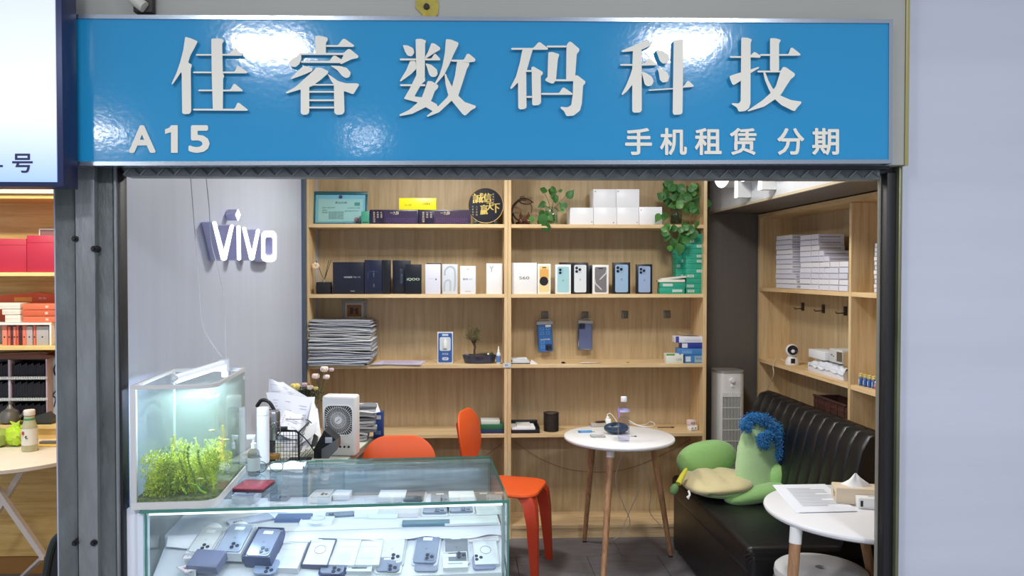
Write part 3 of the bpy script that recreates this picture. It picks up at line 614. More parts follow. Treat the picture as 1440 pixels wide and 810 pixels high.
# ---------- second shelf, right bay ----------
t = txbox(719.5, 755, 369.5, .05, (236, 236, 238), 'wide white phone box right of the centre post', Y=4.68); put(t, 'S60', .3, .7, .47, .56, (60, 62, 68))
def phone_front(px0, px1, py, lab, boxc, fill, kind, Y=4.68):
    t = txbox(px0, px1, py, .028, boxc, lab, Y=Y)
    patch(t, .13, .87, .05, .93, fill if kind != 'screen' else (228, 208, 150), 'printed_phone', r=.12, d=.0004)
    if kind in ('three', 'two'):
        patch(t, .17, .6 if kind == 'three' else .5, .66, .9, tuple(int(c*.93) for c in fill), 'camera_plate', .0007, r=.25); k = MB()
        for (u, v) in (((.28, .83), (.28, .72), (.47, .78)) if kind == 'three' else ((.31, .82), (.31, .72))): k.cyl(((u-.5)*t.W, -.0004, v*t.H), ((u-.5)*t.W, -.0016, v*t.H), t.W*.085, n=14)
        t.p('camera_lenses', k, M((30, 36, 58), .2)); k = MB()
        k.sph(((0, -.0006, t.H*.46)), (t.W*.06, .0004, t.W*.07), 10, 6); t.p('small_emblem', k, M(tuple(int(c*.85) for c in fill), .3))
    return t
t = phone_front(756, 774.5, 371, 'white phone box printed with a gold and dark round wallpaper', (236, 234, 226), (228, 208, 150), 'screen')
def disc(t, u, v, r, col, name, d, el=1): t.p(name, MB().prism([((u-.5)*t.W+r*math.cos(i*PI/16), v*t.H+el*r*math.sin(i*PI/16)) for i in range(32)], lambda a, b, q: (a, q, b), -d, 0), M(col, .4))
disc(t, .48, .42, t.W*.33, (36, 24, 30), 'dark_disc', .0008); patch(t, .17, .83, .5, .84, (226, 170, 90), 'warm_band', .0006, r=.3); disc(t, .48, .47, t.W*.3, (30, 24, 34), 'dark_centre', .001, .8); patch(t, .35, .65, .86, .89, (20, 20, 24), 'camera_bar', .001, r=.4)
phone_front(781, 803, 372, 'white phone box printed with a pale mint phone and two lenses', (232, 234, 236), (160, 204, 212), 'two')
std_box('phone_box', 'dark phone box mostly hidden behind the silver phone box', 'box', 787, 826, 369, Z2, 4.735, .03, (24, 24, 30), 'boxes on the second shelf')
phone_front(804.5, 827.5, 369.5, 'black phone box printed with a silver white phone', (22, 24, 32), (218, 224, 228), 'three')
std_box('phone_box', 'dark box edge between the silver and grey wallpaper boxes', 'box', 824, 833, 373, Z2, 4.74, .03, (30, 36, 50), 'boxes on the second shelf')
t = phone_front(833.5, 856, 372.5, 'white phone box printed with a grey swirl wallpaper', (234, 234, 234), (120, 116, 120), 'plain')
k = MB()
for s in (-1, 1): k.prism([(s*t.W*.34, t.H*.88), (s*t.W*.3, t.H*.72), (0, t.H*.56), (-s*t.W*.1, t.H*.48), (0, t.H*.5), (s*t.W*.26, t.H*.64), (s*t.W*.36, t.H*.7)], lambda a, b, q: (a, q, b-(.0 if s > 0 else t.H*.35)), -.0008, 0)
t.p('swirl_print', k, M((206, 206, 210), .4)); patch(t, .36, .64, .86, .89, (20, 20, 24), 'camera_bar', .001, r=.4)
phone_front(862, 886.5, 369, 'black phone box printed with a sky blue phone, the taller of two', (20, 24, 34), (150, 180, 210), 'three')
phone_front(895, 917.5, 371.5, 'black phone box printed with a sky blue phone, nearest the teal boxes', (20, 24, 34), (150, 172, 206), 'three')
# teal accessory boxes
TB = (40, 160, 132)
def stack(px0, px1, py0, n, Y, depth, lab, hs=None, seed=1):
    r_ = random.Random(seed); z = Z2; ztop_ = PY((px0+px1)/2, py0, Y).z; hh = (ztop_-Z2)/n; x0 = PY(px0, 400, Y).x; x1 = PY(px1, 400, Y).x
    names = ['lowest', 'second lowest', 'third from the bottom', 'fourth from the bottom', 'fifth from the bottom', 'sixth from the bottom', 'seventh from the bottom', 'eighth from the bottom', 'ninth from the bottom', 'tenth from the bottom', 'eleventh from the bottom', 'topmost']
    for i in range(n):
        dx = r_.uniform(-.002, .002); w = x1-x0; nm = names[i] if i < n-1 else 'topmost'
        t = T('accessory_box', '%s teal box in the %s' % (nm, lab), 'box', ((x0+x1)/2+dx, Y, z+.0004), r_.uniform(-.02, .02), 'teal accessory boxes on the second shelf'); t.W = w; t.H = hh
        t.p('box_body', MB().box(-w/2, w/2, 0, depth, 0, hh-.001, .001), M(TB, .5))
        if (i+seed) % 3 != 1: a = r_.choice((.08, .58)); patch(t, a, a+.36, .3, .8, (196, 214, 206), 'white_label'); put(t, 'W%02d' % (i+3), a+.04, a+.3, .42, .68, (90, 110, 110), d=.0008)
        put(t, 'CASE', .6 if a < .3 else .08, .9 if a < .3 else .4, .5, .66, (26, 110, 92), d=.0005)
        z += hh
a = .1
stack(964.5, 990.5, 329, 12, 4.69, .1, 'tall right hand stack on the second shelf', seed=2); stack(951, 963.5, 343, 10, 4.75, .1, 'narrower stack behind on the second shelf', seed=3)
z_ = Z2; x0, x1 = PY(927, 400, 4.68).x, PY(962, 400, 4.68).x
for i in range(2):
    t = T('accessory_box', ('teal box lying lowest in the short pair under the open white box', 'teal box lying second in the short pair under the open white box')[i], 'box', ((x0+x1)/2+.003*i, 4.665, z_+.0004), 0, 'teal accessory boxes on the second shelf'); t.W = x1-x0; t.H = .035
    t.p('box_body', MB().box(-t.W/2, t.W/2, 0, .015+.05, 0, .0345, .001), M(TB, .5)); patch(t, .1+.4*(i == 0), .5+.4*(i == 0), .3, .75, (196, 214, 206), 'white_label'); z_ += .035
t = T('open_box', 'open white box with a lifted lid on the short teal pair', 'box', ((x0+x1)/2, 4.66, z_+.0005)); w = x1-x0
t.p('tray', MB().box(-w/2-.006, w/2, 0, .07, 0, .016, .001), M((226, 222, 208), .6)); k = MB(); k.M = Matrix.Translation((0, 0, .018)) @ Matrix.Rotation(math.radians(-6), 4, 'Y'); k.box(-w/2+.01, w/2+.01, .002, .075, 0, .012, .001); t.p('lid', k, M((216, 214, 204), .6))
# ---------- third shelf, left bay ----------
t = T('outlet_frame', 'small grey framed brown plate on the back panel above the paper pile', 'frame', PY(498, 437, 4.905)); c = t.o.location
k = MB()
for a in ((-.074, .074, .05, .066), (-.074, .074, -.066, -.05), (-.074, -.06, -.05, .05), (.06, .074, -.05, .05)): k.box(a[0], a[1], 0, .014, a[2], a[3], .002)
t.p('frame_moulding', k, M((150, 148, 150), .4)); t.p('inner_rim', MB().box(-.06, .06, .006, .014, -.05, .05, .001), M((196, 192, 186), .5))
t.p('brown_plate', MB().box(-.044, .044, .002, .006, -.036, .036, .001), M((150, 104, 58), .5, var=.2, vscale=60)); k = MB(); t.W = .088; t.H = .1
k.box(-.026, -.006, 0, .003, -.02, .02).box(.006, .026, 0, .003, -.02, .018).box(-.006, .006, 0, .003, .0, .008); t.p('dark_mark', k, M((70, 44, 30), .5))
x0, x1 = PY(433, 480, 4.66).x, PY(527, 480, 4.66).x
t = T('paper_pile', 'tall untidy pile of newspapers and forms at the left of the third shelf', 'papers', ((x0+x1)/2, 4.68, Z3))
rp = random.Random(5); n = 34; zz = .001; top = PY(480, 449, 4.66).z-Z3; w = (x1-x0); cols = [(206, 210, 222), (190, 198, 214), (214, 216, 220), (168, 172, 182), (196, 196, 194)]
for i in range(n):
    hh = (top-.012)/n; k = MB(); a1, a2 = rp.uniform(-.006, .006), rp.uniform(0, 6); wl = -w/2+rp.uniform(0, .012)+(.004 if i > 3 else 0); wr = w/2-rp.uniform(0, .03)-(.03 if i < 5 else 0)
    sag = .02*(i < 7)*(1-i/7); rows = []; th = hh*rp.uniform(.5, .85); amp = rp.uniform(.001, .0035); yf = rp.uniform(-.055, -.03)
    for lvl in (0, th):
        g = []
        for iu in range(13):
            u = iu/12; row = []
            for iv in range(3):
                v = iv/2; z = zz+lvl+amp*math.sin(u*7+a2+v*2)+a1*(u-.5)*(1 if i > 4 else 0)+.012*(1-u)*(i/n)
                row.append(k.v((wl+(wr-wl)*u, yf+(.23-yf)*v, max(z, .0006+lvl+i*.0009))))
            g.append(row)
        rows.append(g)
    for g, s in zip(rows, (1, 0)):
        for iu in range(12):
            for iv in range(2): k.f([g[iu][iv], g[iu+1][iv], g[iu+1][iv+1], g[iu][iv+1]])
    A, B = rows
    for iu in range(12): k.f([A[iu][0], A[iu+1][0], B[iu+1][0], B[iu][0]]); k.f([A[iu][2], A[iu+1][2], B[iu+1][2], B[iu][2]])
    for iv in range(2): k.f([A[0][iv], A[0][iv+1], B[0][iv+1], B[0][iv]]); k.f([A[12][iv], A[12][iv+1], B[12][iv+1], B[12][iv]])
    t.p('paper', k, M(cols[rp.randrange(5)], .8)); zz += hh
x0, x1 = PY(518, 516, 4.66).x, PY(598, 508, 4.74).x
t = T('paper_sheets', 'flat printed paper sheets beside the tall paper pile', 'papers', ((x0+x1)/2, 4.72, Z3)); w = x1-x0
for i in range(3): k = MB(); k.M = Matrix.Rotation(.03*i-.03, 4, 'Z'); k.prism([(-w/2+.01, -.07), (w/2-.02, -.07), (w/2, .12), (-w/2+.06, .12)], lambda u, v, q: (u, v, q), .0004+.0016*i, .0015+.0016*i); t.p('paper', k, M(((200, 198, 220), (220, 216, 232), (206, 200, 226))[i], .8))
k = MB()
for i in range(7): k.box(-w/2+.08, w/2-.03-.02*(i % 3), -.05+i*.022, -.046+i*.022, .0047, .0051)
t.p('print_lines', k, M((150, 140, 176), .8), kind='stuff')
t = std_box('charger_package', 'blue and white hanging package with a charger in the window', 'package', 615, 637, 467, Z3, 4.72, .03, (208, 216, 228)); patch(t, .06, .94, .03, .97, (52, 92, 160), 'blue_print', r=.1)
patch(t, .15, .85, .4, .84, (206, 216, 226), 'white_window', .0007, r=.15); t.p('charger', MB().box(-.011, .011, -.01, 0, t.H*.48, t.H*.74, .003).box(-.006, .006, -.009, 0, t.H*.74, t.H*.8), WHITE)
patch(t, .3, .7, .88, .94, (206, 216, 226), 'hang_label', .0007, r=.3); patch(t, .3, .72, .1, .2, (196, 206, 224), 'oval_badge', .0007, r=.5); put(t, '20W', .4, .62, .12, .18, (50, 80, 150), d=.001); put(t, '充电器', .3, .7, .27, .34, (200, 210, 230), d=.0008)
# bonsai
c = PY(677, 505, 4.74); x0, x1 = PY(650, 505, 4.7).x, PY(699, 505, 4.7).x
t = T('bonsai', 'small dry bonsai tree in a dark blue oval tray pot', 'plant', ((x0+x1)/2, 4.735, Z3)); w = (x1-x0)/2
t.p('tray_pot', MB().lathe([(.8, 0), (.86, .004), (.9, .012), (1, .042), (1.03, .044), (1.03, .05), (.96, .05), (.94, .04), (0, .04)], n=36, sx=w/1.03, sy=.055) if False else MB().lathe([(w*.8, 0), (w*.86, .004), (w*.9, .012), (w*.97, .042), (w, .044), (w, .05), (w*.94, .05), (w*.92, .04), (0, .04)], n=36, sx=1, sy=.55), M((42, 54, 84), .25, coat=.4))
t.p('soil', MB().sph((0, 0, .038), (w*.9, .045, .014), 20, 8), M((60, 52, 40), .9, bump=.8, bscale=60)); tx0 = PY(667, 480, 4.735).x-(x0+x1)/2
k = MB(); k.tube([(tx0+.004, 0, .04), (tx0, 0, .07), (tx0+.004, 0, .1), (tx0, 0, .13)], [.007, .005], 8, 4)
tips = []
for i in range(14):
    a = i*2.4; e = Vector((tx0+.045*math.cos(a)*(.4+.6*((i*7) % 5)/5), .03*math.sin(a), .145+.05*((i*3) % 5)/5+.012*(i % 2))); tips.append(e); k.tube([(tx0, 0, .1+.02*(i % 3)), (tx0+(e.x-tx0)*.5, e.y*.5, .135), e], [.003, .0012], 5, 3)
t.p('trunk', k, M((78, 62, 48), .8)); k = MB(); rb = random.Random(2)
for i in range(900):
    e = rb.choice(tips); p = e+Vector((rb.gauss(0, .011), rb.gauss(0, .01), rb.gauss(.002, .012))); a, b = rb.uniform(0, 6.3), rb.uniform(-1, 1); d = Vector((math.cos(a), math.sin(a)*.6, b+.4)).normalized()*.009; s_ = d.orthogonal().normalized()*.0018; k.f([k.v(p-s_), k.v(p+d), k.v(p+s_)])
t.p('needles', k, M((88, 84, 50), .8, var=.4, vscale=60), kind='stuff', ang=None)
k = MB()
for i in range(160):
    p = Vector((rb.uniform(.0, w*.8), rb.uniform(-.03, .02), .05)); d = Vector((rb.uniform(-.01, .01), rb.uniform(-.01, .01), rb.uniform(.004, .02))); s_ = Vector((.0015, 0, 0)); k.f([k.v(p-s_), k.v(p+d), k.v(p+s_)])
t.p('moss', k, M((70, 66, 44), .9), kind='stuff', ang=None)
t.p('stone', MB().sph((-w*.72, -.01, .056), (.012, .008, .013), 10, 8), M((150, 130, 122), .8)); t.p('white_pebble', MB().sph((w*.5, -.03, .056), (.008, .006, .007), 10, 8), M((216, 212, 206), .7))
c = PY(701, 511, 4.68); t = T('spray_bottle', 'small white spray bottle with blue label next to the bonsai', 'bottle', (c.x, 4.68, Z3))
t.p('bottle_body', MB().lathe([(.012, 0), (.0135, .003), (.0135, .058), (.009, .068), (.006, .071)], n=20), M((206, 214, 226), .3)); t.p('label', MB().lathe([(.0139, .012), (.0139, .05)], n=20, cap=False), M((90, 130, 190), .4)); t.p('cap', MB().lathe([(.0065, .071), (.0065, .082), (.0035, .09), (.003, .106), (0, .107)], n=16), WHITE)
c = PY(712, 513.5, YF-.004); t = T('price_tag', 'small clear tape tag stuck on the centre post edge', 'tag', (c.x, YF-.0045, c.z)); t.p('tape', MB().box(-.02, .028, -.001, .0, -.014, .012), M((206, 214, 220), .3)); t.p('print', MB().box(-.008, .01, -.0016, -.001, -.006, .006), M((150, 160, 170), .5))
# ---------- third shelf, right bay: hooks, cases ----------
def hook(px, py, lab):
    c = PY(px, py, YB-.001); t = T('wall_hook', lab, 'hook', c, group='adhesive hooks inside the right bay'); t.p('plate', MB().box(-.021, .021, -.004, 0, -.024, .024, .003), M((120, 116, 106), .3, .6)); t.p('peg', MB().tube([(0, -.004, -.004), (0, -.016, -.008), (0, -.02, .002)], .003, 8, 3), M((150, 148, 144), .3, .8))
hook(766, 443, 'square metal hook holding the blue patterned phone case'); hook(822.5, 443.5, 'square metal hook holding the slate blue phone case'); hook(878.5, 442.5, 'empty square metal hook right of the hanging cases'); hook(938, 442, 'empty square metal hook nearest the right end of the bay')
def case(px, py, pw, ph, col, rz, lab, pattern):
    Y = 4.88; c = PY(px, py, Y); w = pw*Y/F; h = ph*Y/F; t = T('phone_case', lab, 'phone case', c, group='hanging phone cases'); R_ = Matrix.Rotation(rz, 4, 'Y')
    def q(mb): mb.bm.transform(R_); return mb
    t.W = w; t.H = h
    t.p('case_shell', q(MB().prism(rrect(w, h, .012, 5), lambda u, v, k: (u, k, v), -.006, .004)), M(col, .35))
    t.p('case_rim', q(MB().tube([(u, -.006, v) for u, v in rrect(w, h, .012, 4)+[rrect(w, h, .012, 4)[0]]], .0016, 5)), M(tuple(int(c_*.7) for c_ in col), .3))
    t.p('clear_bag', q(MB().prism(rrect(w*1.22, h*1.2, .004, 2, 0, h*.05), lambda u, v, k: (u, k, v), .0052, .0065)), PLASTIC_CLEAR)
    t.p('bag_header', q(MB().box(-w*.56, w*.6, -.008, .0045, h*.5, h*.62, .001)), M((190, 196, 200), .25)); t.p('bag_hole_loop', q(MB().tube([(-w*.4, -.008, h*.6), (-w*.2, -.02, h*.68), (w*.3, -.02, h*.69), (w*.55, -.008, h*.58)], .0015, 5, 4)), M((210, 214, 216), .2))
    cx, cz = (w*.22, -h*.36) if pattern else (-w*.26, h*.4)
    t.p('camera_plate', q(MB().prism(rrect(w*.46, w*.46, .005, 3, cx, cz), lambda u, v, k: (u, k, v), -.009, -.006)), M((40, 48, 80), .3)); k = MB()
    for a, b in ((-1, .6), (-1, -.8), (1, 0)): k.cyl((cx+a*w*.1, -.009, cz+b*w*.1), (cx+a*w*.1, -.011, cz+b*w*.1), w*.085, n=12)
    t.p('camera_lenses', q(k), M((18, 22, 34), .15))
    if pattern:
        k = MB()
        for i in range(2):
            for j in range(5):
                if j == 2: continue
                u, v = -w*.2+i*w*.42, h*.34-j*h*.165
                if v < -h*.15 and i == 1: continue
                for e in ((-1, 1, .8, 1), (-1, 1, -1, -.8), (-1, -.8, -.8, .8), (.8, 1, -.8, .8)): k.box(u+e[0]*w*.12, u+e[1]*w*.12, -.0066, -.006, v+e[2]*h*.05, v+e[3]*h*.05)
        t.p('square_print', q(k), M((120, 176, 226), .4), kind='stuff'); t.p('sticker', q(MB().box(w*.06, w*.46, -.0072, -.0062, h*.4, h*.48)), WHITE); k = MB(); text(k, 'melody', lambda u, v, e: (u*w, -.0075, v*h), -.35, .35, -.1, -.02); t.p('lettering', q(k), WHITE, ang=None)
    else:
        t.p('side_strap', q(MB().tube([(-w*.5, -.004, -h*.1), (-w*.53, -.006, -h*.3), (-w*.5, -.004, -h*.42)], .002, 6, 4)), M((196, 200, 214), .4)); k = MB(); k.cyl((w*.05, -.0068, 0), (w*.05, -.006, 0), .003, n=10); t.p('small_mark', k, M((60, 70, 110), .4))
case(766.5, 475, 19.5, 38, (52, 110, 186), math.radians(-3), 'bright blue patterned phone case hanging on the left hook', True)
case(823, 473, 18, 36.5, (96, 108, 152), 0, 'plain slate blue phone case hanging on the second hook', False)
# white notebooks etc left end
def slab_pile(name, label, cat, px0, px1, zb, Y, dep, items, parts='box'):
    x0, x1 = PY(px0, 500, Y).x, PY(px1, 500, Y).x; t = T(name, label, cat, ((x0+x1)/2, Y, zb)); w = x1-x0; z = .0004
    for i, (h, col, a, b, rz) in enumerate(items): k = MB(); k.M = Matrix.Rotation(rz, 4, 'Z'); k.box(-w/2+a*w, w/2-b*w, 0, dep, z, z+h-.0006, .001); t.p(parts, k, M(col, .5)); z += h
    t.W = w; t.H = z; return t, z
slab_pile('notepads', 'white notepads and dark card lying right of the centre post', 'papers', 719, 746, Z3, 4.67, .1, [(.006, (60, 74, 96), 0, .02, 0), (.008, (214, 220, 226), 0, .05, 0), (.01, (226, 228, 230), .04, .1, .03), (.008, (216, 220, 224), 0, .15, 0)], 'notepad')
t = T('folded_note', 'small folded white note leaning beside the notepads', 'papers', PY(750, 511, 4.66)+Vector((0, 0, 0))); t.o.location.z = Z3; t.p('paper', MB().prism([(-.02, 0), (-.012, .028), (.026, .002), (.024, 0)], XZ, 0, .001), PAPER)
t = T('charger_plug', 'tiny black plug lying on the third shelf', 'plug', (PY(792, 510, 4.69).x, 4.69, Z3)); t.p('plug_body', MB().lathe([(.006, 0), (.011, .003), (.011, .008), (.006, .011)], n=14), BLACK); t.p('pins', MB().box(.008, .018, -.002, .002, .003, .006), STEEL)
t = T('cable_coil', 'thin pale cable bundle lying flat on the third shelf', 'cable', (PY(829, 510, 4.68).x, 4.68, Z3)); k = MB()
for i in range(5): k.tube([(-.06, .004*i-.01, .004), (-.02, .006*i-.012, .006), (.03, .003*i-.008, .005), (.055, .002*i, .003)], .0022, 5, 4)
t.p('cable_strand', k, M((196, 188, 178), .5), kind='stuff'); t.p('cable_end', MB().box(.05, .07, -.006, .006, 0, .006, .001), M((170, 150, 130), .4))
t = T('paper_scrap', 'tiny brown scrap on the third shelf', 'scrap', (PY(883, 508, 4.72).x, 4.72, Z3)); t.p('scrap', MB().prism([(-.01, 0), (0, .006), (.01, .001), (.004, -.004)], XY, .0002, .003), M((130, 104, 70), .8))
# pile of blue/white boxes right end
BX = [('charger_box', 'small white box with green strip left of the blue box pile', 937, 961, 497.5, Z3, 4.67, .06, (226, 228, 222)), ('charger_box', 'blue box with white window, bottom right of the pile', 963, 990.5, 499, Z3, 4.675, .07, (60, 124, 186))]
for (nm, lb, a, b, py, z, Y, d, col) in BX:
    t = std_box(nm, lb, 'box', a, b, py, z, Y, d, col, 'blue and white charger boxes')
    if a < 950: patch(t, 0, .5, .82, 1, (96, 160, 60), 'green_strip'); put(t, 'USB', .6, .9, .3, .5, (120, 160, 120))
    else: patch(t, .5, .95, .12, .85, (150, 176, 196), 'white_label'); patch(t, .05, .3, .2, .8, (200, 214, 226), 'white_label'); put(t, '快充', .56, .86, .4, .7, (50, 80, 150), d=.0008)
zc = PY(975, 499, 4.675).z; 
for i, (a, b, py, col, lb, rz) in enumerate(((955, 991, 490, (70, 130, 196), 'sky blue box lying second in the right end pile', .03), (959, 990, 482, (44, 62, 150), 'deep blue box with white edge lying third in the pile', -.02), (950, 989, 473, (222, 224, 234), 'white box with a blue end near the top of the pile', .0), )):
    zn = PY(970, py, 4.675).z; x0, x1 = PY(a, 480, 4.675).x, PY(b, 480, 4.675).x
    t = T('charger_box', lb, 'box', ((x0+x1)/2, 4.672, zc+.0008), rz, 'blue and white charger boxes'); t.W = x1-x0; t.H = zn-zc-.0012; t.p('box_body', MB().box(-t.W/2, t.W/2, 0, .08, 0, t.H, .001), M(col, .4))
    if i == 2: patch(t, 0, .12, 0, 1, (70, 70, 160), 'blue_end'); patch(t, .3, .9, .3, .5, (200, 204, 220))
    elif i == 1: patch(t, 0, .25, .1, .9, (216, 220, 232), 'white_label')
    else: patch(t, .1, .5, .2, .7, (110, 160, 210)); 
    zc = zn
t = T('leaflet', 'tilted folded leaflet on top of the blue and white pile', 'papers', (PY(970, 472, 4.675).x, 4.68, zc)); t.p('paper', MB().prism([(-.05, .018), (.06, .0005), (.062, .002), (-.048, .021)], XZ, 0, .08), M((186, 160, 140), .7)); t.p('cover_print', MB().prism([(-.045, .0205), (.03, .0085), (.03, .009), (-.045, .021)], XZ, .004, .05), M((90, 90, 120), .7))
# ---------- fourth shelf ----------
def flatbox(name, lb, cat, px0, px1, py1, py0, zb, Y, d, col, **k): 
    x0, x1 = PY(px0, py1, Y).x, PY(px1, py1, Y).x; z1 = PY(px0, py0, Y).z; h = max(.006, z1-PY(px0, py1, Y).z); t = T(name, lb, cat, ((x0+x1)/2, Y, zb+.0006), k.get('rz', 0), k.get('group')); t.W = x1-x0; t.H = h; t.p('box_body', MB().box(-t.W/2, t.W/2, 0, d, 0, h, .001), M(col, .45)); return t
flatbox('notebook', 'dark navy notebook lying under the green box left of the post', 'book', 672, 708.5, 610, 605.5, Z4, 4.67, .14, (36, 44, 92))
z1_ = Z4+.0195
flatbox('card_box', 'dark green box lying on the navy notebook', 'box', 676, 708, 605.5, 598, z1_, 4.68, .1, (40, 104, 70)); z2_ = z1_+.032
flatbox('card_box', 'white topped box lying on the dark green box', 'box', 676.5, 703, 598, 593, z2_, 4.69, .1, (206, 212, 206))
t = flatbox('document_tray', 'black document tray with white papers right of the post', 'tray', 719.5, 759, 611, 606, Z4, 4.665, .17, (26, 26, 30)); t.p('rim', MB().box(-t.W/2, t.W/2, .15, .17, t.H, t.H+.03, .002).box(t.W/2-.006, t.W/2, 0, .15, t.H, t.H+.016), BLACK); t.p('paper', MB().box(-t.W/2, t.W*.34, .004, .14, t.H+.0005, t.H+.012), PAPER); t.p('paper', MB().box(-t.W*.3, t.W*.2, .03, .14, t.H+.0125, t.H+.02), M((216, 216, 214), .7))
c = PY(775, 606, 4.74); t = T('pen_cup', 'black metal mesh pen cup on the fourth shelf', 'pen holder', (c.x, 4.74, Z4)); r_ = 10.5*4.74/F; h = 25.5*4.74/F
k = MB()
for i in range(36): a = i*2*PI/36; k.tube([(r_*math.cos(a), r_*math.sin(a), .004), (r_*math.cos(a), r_*math.sin(a), h)], .0011, 4)
for j in range(1, 16): z = h*j/16; k.tube([(r_*math.cos(i*PI/18), r_*math.sin(i*PI/18), z) for i in range(37)], .0009, 4)
t.p('mesh_wall', k, M((44, 40, 38), .4, .5), kind='stuff'); t.p('rim', MB().tube([(r_*math.cos(i*PI/18), r_*math.sin(i*PI/18), h) for i in range(37)], .003, 8), BLACK); t.p('base', MB().cyl((0, 0, 0), (0, 0, .004), r_, n=32), BLACK); t.p('liner', MB().lathe([(r_*.93, .004), (r_*.93, h*.97)], n=32, cap=False), M((70, 60, 48), .6, alpha=.8))
c = PY(976, 606, 4.70); t = T('plug_adapter', 'white and pink cube socket adapter at the right end of the fourth shelf', 'adapter', (c.x, 4.70, Z4), .25)
t.p('lower_block', MB().box(-.026, .026, 0, .04, 0, .034, .005), WHITE); t.p('upper_block', MB().box(-.03, .014, .002, .042, .034, .066, .006), M((226, 206, 206), .4)); k = MB()
for a, z in ((-.012, .018), (.01, .018), (-.014, .05), (.0, .05)): k.cyl((a, .001, z), (a, -.003, z), .0035, n=10)
k.tube([(-.02, -.001, .008), (0, -.003, .005), (.018, -.001, .008)], .001, 4, 3); t.p('socket_holes', k, M((70, 60, 64), .5))
t = T('pen', 'thin dark pen lying on the fourth shelf near the table edge', 'pen', (PY(937, 601, 4.8).x, 4.8, Z4+.004)); t.p('barrel', MB().cyl((-.055, 0, 0), (.03, 0, 0), .0025, n=8), M((70, 50, 36), .5)); t.p('tip', MB().cyl((.03, 0, 0), (.05, .001, 0), .004, .003, n=8), M((40, 30, 26), .5))
# ---------- loose white cables hanging behind the table ----------
CW = M((190, 182, 172), .5)
def cable(lab, pts, r=.0022, col=CW, sm=6, nm='cable'):
    P = [PY(*p) if len(p) == 3 else Vector(p[:3]) for p in pts]; t = T(nm, lab, 'cable', P[0]); t.w('cord', MB().tube(P, r, 6, sm), col); return t
cable('thin grey cable sagging along the back panel under the fourth shelf', [(722, 620, 4.9), (760, 645, 4.9), (800, 660, 4.9), (850, 664, 4.9), (890, 657, 4.9), (930, 640, 4.9), (975, 616, 4.9)], .0018, M((140, 124, 104), .5))
cable('thin brown cable crossing behind the orange chair back', [(684, 640, 4.9), (700, 628, 4.9), (708, 622, 4.9)], .0014, M((120, 104, 86), .5))
cable('pale cable hanging from the round table and looping to the floor', [(876, 634, 4.2), (868, 660, 4.25), (866, 680, 4.3), (876, 708, 4.4), (886, 735, 4.5), (874, 752, 4.55), (861, 759, 4.55)], .0022)
cable('pale cable hanging straight and curling right under the round table', [(903, 634, 4.2), (903, 655, 4.25), (898, 690, 4.35), (885, 720, 4.45), (872, 752, 4.5)], .0022)
cable('pale cable under the right leg reaching the floor near the sofa', [(905, 655, 4.3), (915, 690, 4.4), (914, 720, 4.45), (928, 738, 4.5), (938, 752, 4.5)], .002)
cable('thin cable lying on the floor between table leg and sofa', [PZ(893, 765, .004)[:]+(0,), PZ(910, 757, .004)[:]+(0,), PZ(934, 764, .004)[:]+(0,)], .003, CW) if False else None
def rugcap(): pass
# ================= ROUND WHITE TABLE (middle) =================
ZT = .72
def table(name, cx, cy, r, feet, tops, lab, zt=ZT, feetz=0):
    t = T(name, lab, 'table', (cx, cy, 0)); t.w('tabletop', MB().lathe([(r-.012, zt-.022), (r-.003, zt-.016), (r, zt-.008), (r-.002, zt-.002), (r-.006, zt)], (cx, cy, 0), 72), M((232, 232, 234), .3))
    for f_, p in zip(feet, tops):
        f_ = Vector(f_); p = Vector(p); d = (f_-p)
        leg = t.w('leg', MB().cyl(p+d*.075, f_+Vector((0, 0, .012)), .0195, .0125, 20), BEECH); t.w('collar', MB().cyl(p, p+d*.08, .0215, .0208, 20), WHITE, parent=leg); t.w('foot_cap', MB().cyl(f_+Vector((0, 0, .012)), f_, .0105, .013, 16), BLACK, parent=leg)
    t.w('underframe', MB().cyl((cx, cy, zt-.03), (cx, cy, zt-.022), r*.55, n=32), M((60, 60, 62), .5)); return t
e1 = PZ(794, 614, ZT); e2 = PZ(949, 614, ZT); r = (e2.x-e1.x)/2; tcx = (e1.x+e2.x)/2; tcy = e1.y+.01
ft = [PZ(822, 762, 0), PZ(943, 783, 0), PZ(847, 840, 0)]
tp = [Vector((tcx-.12, tcy+.16, ZT-.022)), Vector((tcx+.20, tcy+.03, ZT-.022)), Vector((tcx-.07, tcy-.15, ZT-.022))]
tp[0].x = PY(834, 640, tp[0].y).x; tp[1].x = PY(917, 636, tp[1].y).x; tp[2].x = PY(859, 636, tp[2].y).x
table('round_table', tcx, tcy, r, ft, tp, 'round white table with splayed wooden legs in the middle of the shop')
zt = ZT+.0005
c = PZ(877, 621, ZT); t = T('water_bottle', 'tall clear plastic water bottle with white cap on the round table', 'bottle', (c.x, c.y, zt)); s_ = c.y/F; R = 8.3*s_; h = 64*s_
t.p('bottle_shell', MB().lathe([(R*.8, 0), (R, .006), (R, h*.38), (R*.93, h*.42), (R, h*.47), (R*.98, h*.7), (R*.75, h*.82), (R*.42, h*.88), (R*.42, h*.9)], n=28, cap=False), glassm('bottle_pet', (250, 250, 253), ior=1.3, rough=.06))
t.p('water', MB().lathe([(R*.75, .003), (R*.94, .008), (R*.94, h*.37), (R*.86, h*.42), (R*.93, h*.47), (R*.93, h*.55)], n=28), glassm('bottle_water', (246, 248, 254), ior=1.15)); t.p('cap', MB().lathe([(R*.5, h*.89), (R*.52, h*.9), (R*.52, h*.985), (R*.48, h)], n=24), M((236, 238, 246), .4))
t.p('label', MB().lathe([(R*1.015, h*.67), (R*1.0, h*.72)], n=28, cap=False), M((200, 196, 236), .4)); k = MB()
for i in range(5): z = h*(.1+.07*i); k.tube([(R*1.0*math.cos(a*PI/12), R*1.0*math.sin(a*PI/12), z) for a in range(25)], .0008, 4)
